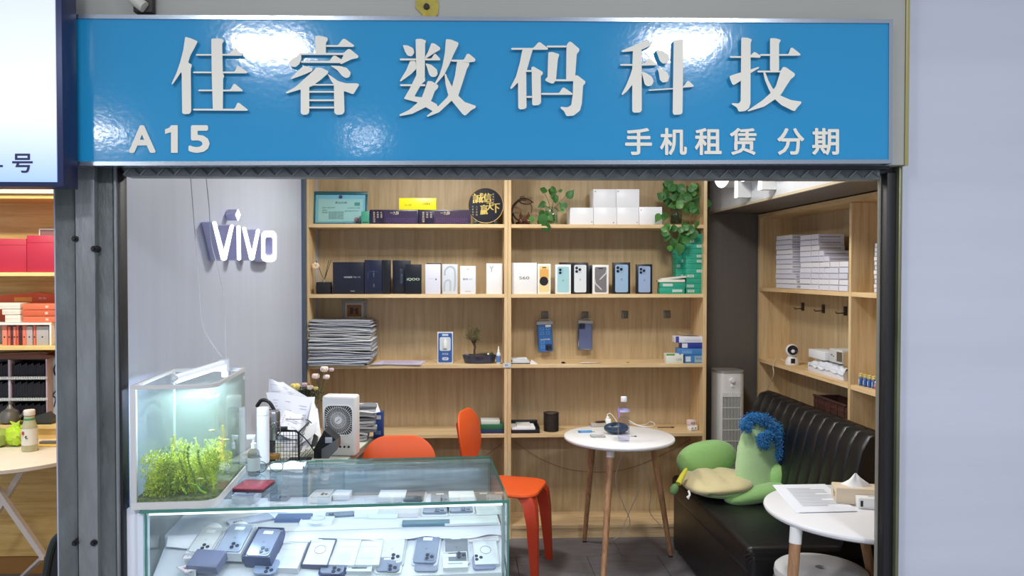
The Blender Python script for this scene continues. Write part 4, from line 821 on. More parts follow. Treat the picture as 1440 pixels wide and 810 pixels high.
t.p('ribs', k, PLASTIC_CLEAR, kind='stuff')
t.p('purple_tag', MB().prism([(-R*1.05, h*.5), (-R*.7, h*.6), (-R*.8, h*.72), (-R*1.1, h*.8)], lambda u, v, q: (u, -R*.6-q, v), 0, .001), M((170, 140, 220), .5))
c = PZ(865, 611, ZT); t = T('pouch', 'dark teal rounded zip pouch behind the water bottle', 'pouch', (c.x+.01, c.y+.02, zt)); t.p('pouch_body', MB().sph((0, 0, .031), (.068, .045, .031), 24, 14), M((38, 62, 84), .35)); t.p('zip', MB().tube([(.066*math.cos(a), .043*math.sin(a), .035) for a in [PI+i*PI/10 for i in range(11)]], .002, 5), M((24, 34, 50), .4)); t.p('loop', MB().tube([(-.01, -.03, .058), (-.022, -.036, .066), (-.034, -.03, .052)], .004, 6, 4), M((30, 40, 60), .5))
c = PZ(857, 600, ZT); t = T('charger_adapter', 'white charger adapter standing behind the pouch', 'adapter', (c.x, c.y+.03, zt)); t.p('adapter_body', MB().box(-.018, .014, -.014, .014, 0, .04, .005), WHITE); t.p('plug_end', MB().box(-.012, .004, -.008, .008, .04, .052, .002).cyl((-.006, 0, .052), (-.006, 0, .066), .0025, n=8), WHITE); t.p('cord', MB().tube([(-.006, 0, .064), (.01, .0, .07), (.03, 0, .05), (.05, .0, .02)], .0016, 6, 5), WHITE)
c = PZ(841, 600, ZT); t = T('card_case', 'flat clear case with a dark cigar shaped object on it', 'case', (c.x, c.y+.01, zt), .1); t.p('case_body', MB().box(-.042, .042, -.02, .03, 0, .019, .002), M((176, 164, 150), .25)); 
t = T('usb_stick', 'dark brown rounded stick lying on the flat clear case', 'stick', (c.x+.012, c.y+.01, zt+.0195), .15); t.p('stick_body', MB().sph((0, 0, .006), (.032, .009, .006), 16, 8), M((48, 30, 32), .4)); t.p('cap', MB().sph((.024, 0, .0062), (.01, .0085, .006), 10, 8), BLACK)
c = PZ(826, 608, ZT); t = T('lighter', 'blue lighter lying on the round table', 'lighter', (c.x, c.y, zt), .12); t.p('lighter_body', MB().box(-.04, .026, -.01, .01, 0, .009, .003), M((80, 150, 206), .2)); t.p('metal_head', MB().box(-.052, -.04, -.009, .009, 0, .01, .002), M((60, 110, 170), .3)); t.p('tab', MB().box(.026, .042, -.004, .004, 0, .005), M((170, 170, 130), .4))
c = PZ(840.5, 614, ZT); t = T('card_holder', 'clear card holder with pink lettering on the round table', 'card', (c.x, c.y, zt), -.03); t.p('holder', MB().prism(rrect(.075, .06, .006, 3), XY, 0, .004), M((196, 206, 206), .2)); t.p('holder_rim', MB().tube([(u, v, .004) for u, v in rrect(.075, .06, .006, 3)+[rrect(.075, .06, .006, 3)[0]]], .0015, 5), M((110, 124, 124), .2)); k = MB(); text(k, '上海', lambda u, v, q: (u, v, .0044), -.01, .026, -.012, .012); t.p('lettering', k, M((196, 110, 130), .5), ang=None)
c = PZ(890, 614, ZT); t = T('key', 'small dark key beside the water bottle', 'key', (c.x, c.y, zt)); t.p('key_blade', MB().box(-.012, .012, -.002, .002, 0, .003), STEEL); t.p('key_head', MB().cyl((.014, 0, 0), (.014, 0, .003), .007, n=14), BLACK)
cab = [(858+i, 0) for i in range(1)]
P = [PZ(884, 591, ZT+.02)] + [PZ(a, b, ZT+.003) for a, b in ((895, 597), (905, 598), (915, 593), (921, 597), (914, 600), (900, 599), (884, 594))]
t = T('cable', 'white charging cable looping across the round table', 'cable', P[0]); t.w('cord', MB().tube(P, .002, 6, 6), WHITE)
# ================= SECOND WHITE TABLE (right) =================
R2 = .345; far = PZ(1170, 681, ZT).y; c2x = PZ(1077, 715, ZT).x+R2+.005; c2y = far-R2
tl_ = Vector((PY(1120, 730, c2y-.12).x, c2y-.12, ZT-.022)); foot1 = PZ(1098, 860, 0)
foot1 = Vector((PY(1100, 800, c2y-.2).x, c2y-.2, 0))
table('round_table', c2x, c2y, R2, [foot1, (c2x+.22, c2y+.2, 0), (c2x+.22, c2y-.1, 0)], [tl_, (c2x+.05, c2y+.12, ZT-.022), (c2x+.14, c2y-.01, ZT-.022)], 'round white table half hidden by the right door edge')
q_ = [PZ(*p, ZT) for p in ((1091, 683), (1160, 682), (1206, 720), (1125, 722))]
cc = sum(q_, Vector())/4; t = T('paper_sheets', 'stack of white printed forms on the right hand table', 'papers', (cc.x, cc.y, zt))
for i in range(3):
    k = MB(); o_ = Vector((-.006*(2-i), .003*(2-i), 0)); z = .0003+i*.0014; a = [k.v(p+o_+Vector((0, 0, z))) for p in q_]; b = [k.v(p+o_+Vector((0, 0, z+.001))) for p in q_]; k.f(a[::-1]); k.f(b); k.bridge(a, b); t.w('paper', k, M((226, 230, 238), .7))
k = MB()
def onp(u, v, z=.0047): p = q_[0].lerp(q_[1], u).lerp(q_[3].lerp(q_[2], u), v); return p+Vector((0, 0, z))
rr_ = random.Random(4)
for i in range(13):
    v = .16+i*.052; u1 = .85 if i % 4 else .6
    a = [k.v(onp(.14, v)), k.v(onp(u1, v)), k.v(onp(u1, v+.022)), k.v(onp(.14, v+.022))]; k.f(a)
t.w('print_lines', k, M((176, 180, 190), .8), kind='stuff', ang=None)
c = PZ(1213, 716, ZT)
t = T('tissue_box', 'cream tissue box with a tuft of tissue on the right hand table', 'tissue box', (c.x, c.y+.09, zt), -.25)
t.p('box_body', MB().box(-.06, .12, -.04, .05, 0, .062, .004), M((226, 208, 180), .5, var=.06, vscale=12)); k = MB(); text(k, '纸巾', lambda u, v, q: (-.0604, -u, v), -.01, .02, .02, .045); t.p('lettering', k, M((120, 100, 80), .6), ang=None)
k = MB(); rt = random.Random(8)
def tis(u, v): a = u*2*PI; r_ = .045*(1-v)*(1+.25*math.sin(3*a+4*v))+.002; return (.02+r_*math.cos(a)*1.2, .01+r_*math.sin(a)*.7, .055+.05*v+.006*math.sin(5*a)*v)
k.grid(tis, 24, 6); t.p('tissue', k, M((240, 240, 240), .8), ang=60)
c = PZ(1222, 718, ZT); t = T('small_box', 'small white box with two black windows in front of the tissue box', 'box', (c.x+.03, c.y+.01, zt), -.22); t.W = .12; t.H = .045
t.p('box_body', MB().box(-.06, .06, 0, .05, 0, .04, .002), WHITE); k = MB().box(-.052, -.043, -.0006, 0, .008, .03); t.p('black_window', k, BLACK); t.p('black_window', MB().box(.002, .011, -.0006, 0, .008, .03), BLACK); k = MB(); text(k, '5G', lambda u, v, q: (u, v, .0404), -.02, .0, .02, .03); t.p('lettering', k, BLACK, ang=None)
# ================= STOOL =================
cs_ = PZ(1153, 797, .45); t = T('plastic_stool', 'round pale grey plastic stool at the bottom right', 'stool', (cs_.x+.005, cs_.y, 0)); R = .172
t.p('seat', MB().lathe([(.022, .438), (.022, .449), (.03, .4505), (R*.8, .4505), (R*.94, .447), (R, .438), (R+.003, .42), (R+.001, .405), (R-.006, .405), (R-.008, .43), (.03, .436)][::-1]+[(.022, .438)], n=48, cap=False), M((206, 206, 208), .35)); t.p('hole_dark', MB().cyl((0, 0, .432), (0, 0, .434), .024, n=20), M((90, 90, 92), .6))
for i in range(4):
    a = PI/4+i*PI/2; k = MB(); k.tube([(.145*math.cos(a), .145*math.sin(a), .43), (.155*math.cos(a), .155*math.sin(a), .2), (.175*math.cos(a), .175*math.sin(a), .0)], [.022, .015], 10, 3); t.p('leg', k, M((206, 206, 208), .35))
t.p('skirt_ring', MB().lathe([(R+.006, .385), (R+.009, .37), (R+.008, .35), (R+.002, .35), (R, .39)], n=48, cap=False), M((200, 200, 204), .35))
# ================= SOFA =================
LEA = M((13, 13, 16), .4, bump=.1, bscale=35); XS = PZ(945, 668, .42).x; YS0, YS1 = 3.27, PZ(945, 668, .42).y
t = T('sofa', 'black leather sofa with channel stitched back along the right wall', 'sofa', (XS+.3, (YS0+YS1)/2, 0)); xb_ = XR-.002
t.w('base', MB().box(XS+.004, xb_-.14, YS0, YS1, 0.0, .40, .03, 4), LEA); t.w('seat_cushion', MB().box(XS-.004, xb_-.15, YS0+.004, YS1+.004, .30, .425, .028, 4), LEA)
ztb = PX(1085, 551, XR-.1).z; yb1 = PX(1085, 551, XR-.1).y+.08
def prof(y):
    return [(xb_-.26, .40), (xb_-.24, .5), (xb_-.2, .72), (xb_-.175, ztb-.08), (xb_-.14, ztb-.015), (xb_-.09, ztb), (xb_-.04, ztb-.015), (xb_-.012, ztb-.08), (xb_-.006, .6), (xb_-.006, .1), (xb_-.1, .1)]
ys = []; nseg = 12; L = yb1-YS0; pw = L/nseg; k = MB(); prev = None
for i in range(nseg):
    for fr, dip in ((0, .006), (.06, .002), (.2, 0), (.5, -.002), (.8, 0), (.94, .002)): ys.append((YS0+pw*(i+fr), dip))
ys.append((yb1-.04, 0)); ys.append((yb1-.012, .02)); ys.append((yb1, .06))
for y, dip in ys:
    ring = []; pf = prof(y); cx_ = sum(p[0] for p in pf)/len(pf); cz_ = .6
    for (x, z) in catm2(pf) if False else pf:
        f_ = 1 if z > .45 else .3; ring.append(k.v((x+dip*f_*(1 if x < xb_-.03 else 0), y, z-dip*(.8 if z > ztb-.1 else 0))))
    if prev: k.bridge(prev, ring)
    else: k.f(ring)
    prev = ring
k.f(prev[::-1]); bo = t.w('backrest', k, LEA, ang=50)
for i in range(1, nseg):
    y = YS0+pw*i; t.w('seam_piping', MB().tube([(xb_-.248+.012, y, .45), (xb_-.2+.008, y, .72), (xb_-.172+.008, y, ztb-.08), (xb_-.138+.006, y, ztb-.022), (xb_-.09, y, ztb-.008)], .0022, 5, 3), M((60, 60, 66), .25), parent=bo)
k = MB()
for i in range(3): k.tube([PX(1046+4*i, 783+5*i, XS-.003), PX(1054+3*i, 779+4*i, XS-.007), PX(1062, 781+5*i, XS-.003)], .0035, 6, 3)
t.w('wrinkles', k, LEA)
# ================= PLUSH CUSHION =================
c = PZ(1040, 690, .43); YP = c.y
t = T('plush_cushion', 'green plush seat cushion with blue shaggy mane on the black sofa', 'cushion', (c.x, YP, .426))
GR1 = M((140, 186, 112), .85, sheen=.5, bump=.2, bscale=90); GR2 = M((172, 206, 150), .85, sheen=.5, bump=.2, bscale=60, var=.05); TAN = M((206, 194, 146), .85, sheen=.4, bump=.2, bscale=80); BLUE = M((24, 122, 186), .9, sheen=.3, var=.25, vscale=80)
def pp(px, py, dy=0): return PY(px, py, YP+dy)
def blob(name, pts, rads, mat, sub=2, fl=1, par=None):
    k = MB(); P = catmull([Vector(p) for p in pts], 5); n = len(P); prev = None
    RR = []
    for i in range(n):
        u = i/(n-1)*(len(rads)-1); a = int(min(u, len(rads)-2)); RR.append(rads[a]+(rads[a+1]-rads[a])*(u-a))
    for i, p in enumerate(P):
        d = (P[min(i+1, n-1)]-P[max(i-1, 0)]).normalized(); s_ = Vector((0, 1, 0)); s_ = (s_-d*s_.dot(d)).normalized(); o2 = d.cross(s_)
        ring = [k.v(p+s_*math.cos(2*PI*j/20)*RR[i]*fl+o2*math.sin(2*PI*j/20)*RR[i]) for j in range(20)]
        if prev: k.bridge(prev, ring)
        else: k.f(ring[::-1])
        prev = ring
    k.f(prev); return t.w(name, k, mat, parent=par, ang=70)
S = YP/F
# seat pad, rising from the sofa
def pad(u, v):
    a = 2*PI*u; return (0, 0, 0)
cx0, cx1 = pp(958, 690).x, pp(1070, 690).x; wx = (cx1-cx0)
def cush(name, xc, yc, zc, sx, sy, sz, mat, rx=0, ry=0, rz=0, e=.7, dents=()):
    k = MB(); Rm = Euler((rx, ry, rz)).to_matrix(); n, m = 36, 20; prev = None
    sg_ = lambda a: (abs(a)**e)*(1 if a >= 0 else -1)
    for j in range(m+1):
        ph = -PI/2+PI*j/m; ring = []
        for i in range(n):
            th = 2*PI*i/n; p = Vector((sx*sg_(math.cos(ph))*sg_(math.cos(th)), sy*sg_(math.cos(ph))*sg_(math.sin(th)), sz*math.sin(ph)))
            for (ax, pos, wd, dp) in dents: p.z *= 1-dp*math.exp(-((p[ax]-pos)/wd)**2)
            ring.append(k.v(Vector((xc, yc, zc))+Rm @ p))
        if prev: k.bridge(prev, ring)
        prev = ring
    bmesh.ops.remove_doubles(k.bm, verts=k.bm.verts, dist=1e-5); return t.w(name, k, mat, ang=70)
z0 = .426
cush('seat_pad', pp(1001, 680).x, YP-.05, z0+.07, .175, .2, .045, TAN, rx=.0, ry=math.radians(-4), dents=((0, .035, .016, .5), (0, -.075, .016, .45)))
cush('rim', pp(1023, 690).x, YP-.0, z0+.045, .225, .235, .042, GR1, ry=math.radians(-2))
cush('front_rim', pp(1050, 696).x, YP-.18, z0+.04, .19, .07, .04, GR1, ry=math.radians(-8), rz=.12)
cush('front_rim', pp(1085, 680).x, YP-.06, z0+.09, .075, .11, .085, GR1)
cush('far_rim', pp(1010, 650).x, YP+.2, z0+.13, .17, .06, .1, GR1, ry=math.radians(-10), e=.85)
for px in ():
    k = MB(); k.tube([(pp(1006, 680).x+px+.012*math.sin(i), YP-.04-.2+.4*i/8*.95, z0+.08+.036*math.sqrt(max(0, 1-((i-4)/4.3)**2))-.004) for i in range(9)], .0025, 5, 3); t.w('quilt_seam', k, M((150, 138, 100), .9))
# back portion, leaning against the sofa back
def back(u, v):
    pass
k = MB(); n, m = 32, 22; prev = None
BT = [(0, 690, 1034, 1096), (.3, 655, 1034, 1101), (.55, 628, 1037, 1102), (.75, 609, 1043, 1100), (.9, 596, 1052, 1093), (.97, 591, 1059, 1086), (1, 588, 1066, 1079)]
for j in range(m+1):
    v = j/m
    for q0, q1 in zip(BT, BT[1:]):
        if v <= q1[0]: f_ = (v-q0[0])/(q1[0]-q0[0]); py_, wl, wr = (q0[i]+(q1[i]-q0[i])*f_ for i in (1, 2, 3)); break
    a = pp(wl, py_, -.12+.1*v); b = pp(wr, py_, -.08+.13*v); e = math.sqrt(max(0.02, 1-v**5)); mid = (a+b)/2; hw = (b-a)/2; dn = Vector((-.35, -1, .1)).normalized()*.085*max(e, .1)*(1-.2*v)
    ring = [k.v(mid+hw*math.cos(2*PI*i/n)+dn*math.sin(2*PI*i/n)*(1 if math.sin(2*PI*i/n) > 0 else .8)) for i in range(n)]
    if prev: k.bridge(prev, ring)
    else: k.f(ring[::-1])
    prev = ring
k.f(prev); t.w('back_body', k, GR2, ang=70)
# shaggy mane and curls
def fur(name, path, rad, n, seed, ln=.024):
    k = MB(); r_ = random.Random(seed); P = catmull([Vector(p) for p in path], 8)
    core = [p for p in P]
    k.tube(core, [rad*.8, rad*.55], 10)
    for i in range(n):
        p = P[r_.randrange(len(P))]+Vector((r_.gauss(0, rad*.35), r_.gauss(0, rad*.4)-.006, r_.gauss(0, rad*.35))); d = Vector((r_.gauss(0, 1), r_.gauss(-.35, .8), r_.gauss(0, 1))).normalized(); st = p+d*rad*.4; en = st+d*ln+Vector((0, 0, -.004)); s_ = d.orthogonal().normalized()*.0022; s2 = d.cross(s_)
        a = [k.v(st+s_), k.v(st-s_*.5+s2*.9), k.v(st-s_*.5-s2*.9)]; e_ = k.v(en); k.f([a[0], a[1], e_]); k.f([a[1], a[2], e_]); k.f([a[2], a[0], e_])
    o = t.w(name, k, BLUE, ang=None); o['kind'] = 'stuff'; return o
fur('mane', [pp(1056, 588, -.04), pp(1070, 588, -.05), pp(1084, 597, -.06), pp(1093, 611, -.07), pp(1098, 628, -.08), pp(1097, 645, -.09)], .03, 2400, 1, .02)
fur('curl', [pp(1054, 588, -.03), pp(1047, 592, -.06), pp(1047, 599, -.1), pp(1052, 600, -.1)], .024, 1100, 2, .014)
fur('curl', [pp(1088, 612, -.06), pp(1080, 610, -.09), pp(1070, 614, -.11), pp(1071, 622, -.12), pp(1078, 624, -.12)], .024, 1300, 3, .014)
cush('yellow_spike', pp(1090, 666, -.1).x, YP-.11, pp(1090, 666, -.1).z, .012, .02, .042, M((236, 212, 40), .8, sheen=.3), e=1)
a, b = pp(960, 668, -.12), pp(948, 688, -.16)
t.w('yellow_band', MB().tube([pp(965, 660, -.08), a, pp(954, 680, -.15)], [.009, .016], 12, 4), M((216, 212, 70), .8))
cush('tail_tip', b.x, b.y, max(b.z, .46), .021, .02, .03, M((112, 146, 92), .85), e=.95, ry=.4)
t.w('ribbon', MB().tube([pp(968, 690, -.2), pp(970, 696, -.21), pp(966, 700, -.21)], .006, 5, 3).tube([pp(970, 696, -.21), pp(968, 702, -.21)], .004, 5), WHITE)
# ================= TOWER FAN =================
c = PY(1029, 520, 4.76); zt_ = c.z; x0, x1 = PY(1010, 560, 4.70).x, PY(1048, 560, 4.70).x; w = x1-x0
t = T('tower_fan', 'white tower fan with slotted grille standing behind the sofa', 'fan', ((x0+x1)/2, 4.78, 0)); FW = M((224, 222, 220), .35)
t.p('housing', MB().prism(rrect(w, .17, .04, 6), XY, .05, zt_-.01), FW); t.p('top_cap', MB().prism(rrect(w+.004, .174, .042, 6), XY, zt_-.014, zt_), M((150, 146, 142), .3)); t.p('base', MB().lathe([(.15, 0), (.15, .012), (.1, .03), (.06, .05)], n=36), FW)
t.p('grille_recess', MB().box(-w*.36, w*.3, -.0862, -.084, .08, zt_-.155), M((70, 66, 64), .6)); 
for i in range(13):
    x = -w*.35+i*(w*.65)/12; t.p('grille_bar', MB().box(x-.0016, x+.0016, -.0895, -.0855, .08, zt_-.13), FW)
for i in range(9): z = zt_-.155-.068*i; t.p('cross_bar', MB().box(-w*.37, w*.31, -.0915, -.0885, z-.002, z+.002), FW)
t.p('dial', MB().cyl((.0, -.085, zt_-.055), (.0, -.1, zt_-.055), .014, .013, 20), WHITE); t.p('dial', MB().cyl((.0, -.085, zt_-.09), (.0, -.093, zt_-.09), .008, .007, 16), WHITE)
# ================= RIGHT SHELF ITEMS =================
ZRA, ZRB, ZRC = ZR
def pxr(px, py, dx=.02): return PX(px, py, XR+dx)
for i, (px, py, lb) in enumerate(((1126, 435, 'black metal hook left of three above the security camera'), (1155, 438, 'black metal hook in the middle of the three'), (1186, 441, 'black metal hook beside the shelf divider'))):
    c = PX(px+3, py-4, XR+DR-.002); t = T('wall_hook', lb, 'hook', c, group='black hooks on the right shelving'); t.p('plate', MB().box(-.004, 0, -.018, .018, -.026, .024, .002), M((60, 56, 54), .4, .5)); t.p('peg', MB().tube([(-.004, 0, -.012), (-.05, 0, -.014), (-.055, 0, -.004)], .003, 8), M((60, 56, 54), .4, .5))
# security camera
c = PX(1114, 511, XR+.07); t = T('security_camera', 'white round security camera with black face on the right shelf', 'camera', (c.x, c.y, ZRB+.0003)); s_ = c.y/F; R = 11.5*s_*.85
dirv = Vector((-c.x*.7, -c.y, 0)).normalized(); fw = dirv
t.p('base', MB().lathe([(R*.95, 0), (R*1.0, .008), (R*.92, .03), (R*.6, .048), (0, .05)], n=28), M((230, 228, 226), .3)); hc = Vector((0, 0, .05+R*.8)); t.p('head', MB().sph(hc, R*.98, 28, 18), M((232, 230, 230), .25))
f0 = hc+fw*R*.62+Vector((0, 0, .004)); fc = t.p('face', MB().cyl(f0, f0+fw*R*.32, R*.74, R*.62, 28), M((18, 16, 24), .12)); k = MB(); sd = fw.cross(Vector((0, 0, 1))).normalized()
for a, b in ((-.4, -.1), (.4, -.1), (0, .35), (0, -.25)): p = f0+fw*R*.32+sd*R*a+Vector((0, 0, R*b)); k.cyl(p, p+fw*.001, .0018, n=10)
t.p('sensor_dots', k, M((110, 110, 150), .2), parent=fc); fb = Vector((0, 0, .024))+fw*R*.88; Rz = Matrix.Rotation(math.atan2(fw.x, -fw.y), 3, 'Z'); t.p('base_window', MB().box(fb.x-.012, fb.x+.012, fb.y-.005, fb.y+.006, fb.z-.015, fb.z+.015, .004, R=Matrix.Rotation(math.atan2(-fw.x, -fw.y)*-1, 3, 'Z')), BLACK)
P = [c+Vector((-.02, .03, ZRB-c.z+.006)), PX(1098, 504.5, XR+.03), PX(1090, 506, XR-.004), PX(1087, 515, XR-.012), PX(1088, 527, XR-.014), PX(1082, 540, XR-.01), PX(1077, 552, XR-.006)]
t = T('cable', 'cream camera cable running over the shelf edge down behind the sofa', 'cable', P[0]); t.w('cord', MB().tube(P, .0025, 6, 6), M((206, 196, 170), .5))
# small white stacked charger boxes on the upper right shelf
hb = .0232
def row_stack(y0, y1, n, dx0, dx1, lab, skip=0, hb=hb, zb=None, cols=((222, 222, 234), (230, 228, 234), (214, 214, 228))):
    r_ = random.Random(int(y0*1000)); ords = ['bottom', 'second', 'third', 'fourth', 'fifth', 'sixth', 'seventh', 'eighth', 'ninth', 'tenth', 'eleventh']
    for i in range(n):
        z = (zb if zb else ZRA)+.0004+i*hb; dd = r_.uniform(-.003, .003)
        t = T('charger_box', 'white slim box %s from below, %s' % (ords[i], lab), 'box', (XR+dx0+dd, (y0+y1)/2, z), 0, 'white slim boxes on the upper right shelf')
        h = hb-.0012; L = y1-y0-.0015; D = dx1-dx0
        t.p('box_body', MB().box(0, D, -L/2, L/2, 0, h, .0008, 1), M(cols[i % 3], .5)); k = MB(); k.box(-.0006, .0, -L/2+.004, L/2-.004, 0.0005, .003).box(.008, D-.02, -L/2-.0005, -L/2, h*.4, h*.55); t.p('printed_line', k, M((140, 136, 160), .6))
# columns by pixel
def ycol(px): return PX(px, 400, XR+.02).y
hs = (PX(1100, 334, XR+.02).z-ZRA)/10.6
row_stack(ycol(1106), ycol(1090), 11, .02, .17, 'tall stack nearest the far corner', hb=hs) if False else None
y_a, y_b = ycol(1121), ycol(1091)
row_stack(ycol(1119), ycol(1091), 3, .02, .16, 'tall stack nearest the far corner', hb=hs, zb=ZRA)
row_stack(ycol(1105), ycol(1091), 8, .02, .17, 'tall stack top part nearest the far corner', hb=hs, zb=ZRA+3*hs) if False else row_stack(ycol(1113), ycol(1091), 8, .02, .15, 'tall stack top part nearest the far corner', hb=hs, zb=ZRA+3*hs)
tops_ = [(1125, 1140, 1), (1140.5, 1151, 1), (1151.5, 1158, 1), (1158.5, 1166, 1), (1166.5, 1179, 1), (1179.5, 1192, 1)]
for i, (a, b, f_) in enumerate(tops_):
    hs2 = (PX(1130, 331, XR+.02).z-ZRA)/10; n = (10, 10, 7, 6, 5, 5)[i]
    row_stack(ycol(b), ycol(a), n, .02, .16, ('first', 'second', 'third', 'fourth', 'fifth', 'sixth')[i]+' column left of the divider', hb=hs2)
t = None
hs3 = (PX(1230, 342, XR+.05).z-ZRA)/11; row_stack(PX(1238, 400, XR+.05).y-.06, PX(1229, 400, XR+.05).y, 11, .05, .17, 'stack beside the door edge', hb=hs3)
# packages on the middle right shelf
def pbox(name, lb, cat, px0, px1, dx, D, zb, h, col, rz=0, group=None, mat=None):
    y1, y0 = PX(px0, 500, XR+dx).y, PX(px1, 500, XR+dx).y; t = T(name, lb, cat, (XR+dx, (y0+y1)/2, zb+.0004), rz, group); t.W = y1-y0; t.p('box_body', MB().box(0, D, -(y1-y0)/2, (y1-y0)/2, 0, h, .002), mat or M(col, .5)); return t
pbox('parcel', 'flat white parcel at the bottom on the middle right shelf', 'parcel', 1136, 1186, .03, .15, ZRB, .05, (222, 224, 232))
t = T('plastic_bag', 'crumpled clear plastic wrap draped on the flat white parcel', 'bag', (XR+.035, 4.0, ZRB+.052)); y1, y0 = PX(1138, 500, XR+.03).y, PX(1187, 500, XR+.03).y; rk = random.Random(3)
k = MB(); H_ = [[rk.uniform(0, .016) for _ in range(8)] for _ in range(15)]
k.grid(lambda u, v: (XR+.024+.13*v, y0+(y1-y0)*u, ZRB+.054+H_[int(u*14)][int(v*7)]-(.03 if v == 0 else 0)), 14, 7); t.w('wrap', k, M((222, 226, 236), .25), ang=10)
pbox('parcel', 'small white carton on top of the flat parcel, left end', 'parcel', 1137, 1160, .05, .1, ZRB+.075, .045, (228, 230, 236))
t = pbox('small_carton', 'grey and white carton on the parcel beside the divider', 'box', 1166, 1184, .06, .1, ZRB+.075, .07, (206, 206, 204)); t.p('dark_print', MB().box(-.0008, 0, -t.W/2, -t.W*.1, .01, .06), M((104, 90, 70), .5)); k = MB(); k.box(-.0008, 0, t.W*.1, t.W*.2, .03, .034).box(-.0008, 0, t.W*.25, t.W*.35, .035, .04); t.p('eyes_print', k, BLACK)
t = pbox('brown_carton', 'plain brown carton tucked against the shelf divider', 'box', 1186, 1193.5, .05, .13, ZRB, .14, (160, 136, 96)); t.p('tape', MB().box(-.0006, 0, -t.W/2, t.W/2, .068, .072), M((120, 96, 60), .5))
# brown basket on lowest right shelf
y1, y0 = PX(1143, 560, XR+.04).y, PX(1192, 560, XR+.04).y; zbk = PX(1143, 555, XR+.04).z
t = T('wicker_basket', 'dark brown basket on the low shelf behind the sofa back', 'basket', (XR+.1, (y0+y1)/2, ZRC+.0005)); L = (y1-y0)*.95; hh = zbk-ZRC; BR = M((66, 38, 32), .6, bump=.3, bscale=60)
for nm, b4 in (('front_wall', (-.06, -.052, -L/2, L/2)), ('back_wall', (.072, .08, -L/2, L/2)), ('end_wall', (-.052, .072, -L/2, -L/2+.008)), ('end_wall', (-.052, .072, L/2-.008, L/2))): t.p(nm, MB().box(*b4, 0, hh, .002), BR)
t.p('bottom', MB().box(-.052, .072, -L/2+.008, L/2-.008, 0, .006), BR); k = MB()
for i in range(6): k.box(-.0625, -.06, -L/2+.004, L/2-.004, .02+i*hh/6, .02+i*hh/6+.008)
for i in range(5): k.box(-.064, -.061, -L/2+.02+i*L/5, -L/2+.032+i*L/5, .01, hh)
t.p('woven_bands', k, M((84, 50, 42), .5), kind='stuff'); t.p('rim', MB().box(-.066, -.052, -L/2, L/2, hh-.006, hh+.006, .003), BR)
# five small blue figurines
t0 = None; FB = M((44, 96, 176), .3); FY = M((226, 214, 150), .4)
for i in range(5):
    c = PX(1205+i*6.1, 540, XR+.02+.004*i); lb = 'small blue figurine with cream head, %s' % ('leftmost of the row on the right shelf', 'second from the left of the row', 'in the middle of the row', 'fourth from the left of the row', 'rightmost of the row by the door edge')[i]; loc = (c.x+.02, c.y, ZRB+.0004)
    if t0 is None:
        t0 = T('figurine', lb, 'figurine', loc, 0, 'blue figurines in a row'); t0.p('body', MB().lathe([(.0075, 0), (.0095, .004), (.0095, .03), (.007, .038), (.004, .041)], n=16), FB); k = MB().box(-.0108, -.009, -.003, .003, .008, .03, .001); t0.p('white_stripe', k, M((206, 220, 236), .4)); t0.p('head', MB().sph((0, 0, .048), (.011, .011, .0095), 16, 10), FY)
        t0.p('hat_brim', MB().lathe([(.008, .053), (.0125, .055), (.007, .058), (.0, .061)], n=16), M((206, 186, 110), .5)); k = MB()
        for s in (-1, 1): k.sph((-.0095, s*.004, .049), .0016, 8, 6)
        t0.p('eyes', k, BLACK)
    else: dup(t0.o, loc, 0, lb, 'blue figurines in a row')
c = PX(1232, 543, XR+.05); t = T('trinket', 'small pinkish trinket right of the blue figurines', 'trinket', (c.x, c.y, ZRB+.0004)); t.p('body', MB().sph((0, 0, .014), (.01, .01, .014), 14, 10), M((190, 130, 120), .4)); t.p('top', MB().sph((0, 0, .032), .007, 12, 8), M((226, 214, 206), .4))
c = PX(1231, 471, XR+DR-.02); t = T('flower_ornament', 'pink flower shaped ornament half hidden by the door edge', 'ornament', c); k = MB()
for i in range(10): a = i*PI/5; k.sph((0, .017*math.cos(a), .024*math.sin(a)), (.006, .008, .01), 8, 6)
t.p('petals', k, M((206, 150, 170), .6), kind='stuff'); t.p('centre', MB().sph((-.004, 0, 0), (.006, .012, .014), 12, 8), M((170, 110, 130), .5)); t.p('stick', MB().cyl((.012, 0, 0), (.019, 0, 0), .003, n=8), WHITE)
# ---- glowing letters on the bulkhead
ob = T('wall_letters', 'glowing white standing letters on the bulkhead at the upper right', 'sign letters', (XBH, 4, 2.2)); LW = M((244, 246, 255), .4, emit=3.2); LS = M((206, 208, 210), .5)
XO = XBH-.075
def oz(px, py): p = PX(px, py, XO); return p.y, p.z
def letter(polys, nm):
    k = MB(); s_ = MB()
    for po in polys: k.prism(po, YZ, XO-.003, XO); s_.prism(po, YZ, XO+.0005, XBH-.001)
    ob.w(nm+'_face', k, LW); ob.w(nm+'_side', s_, LS)
def ringpoly(cy, cz, ry, rz, th, a0=0, a1=360, n=28):
    o = []
    for i in range(n): b0 = math.radians(a0+(a1-a0)*i/n); b1 = math.radians(a0+(a1-a0)*(i+1)/n); o.append([(cy+ry*math.cos(b0), cz+rz*math.sin(b0)), (cy+ry*math.cos(b1), cz+rz*math.sin(b1)), (cy+(ry-th)*math.cos(b1), cz+(rz-th)*math.sin(b1)), (cy+(ry-th)*math.cos(b0), cz+(rz-th)*math.sin(b0))])
    return o
ya, _ = oz(1003, 255); yb_, _ = oz(1031, 255); zbo = oz(1016, 264)[1]
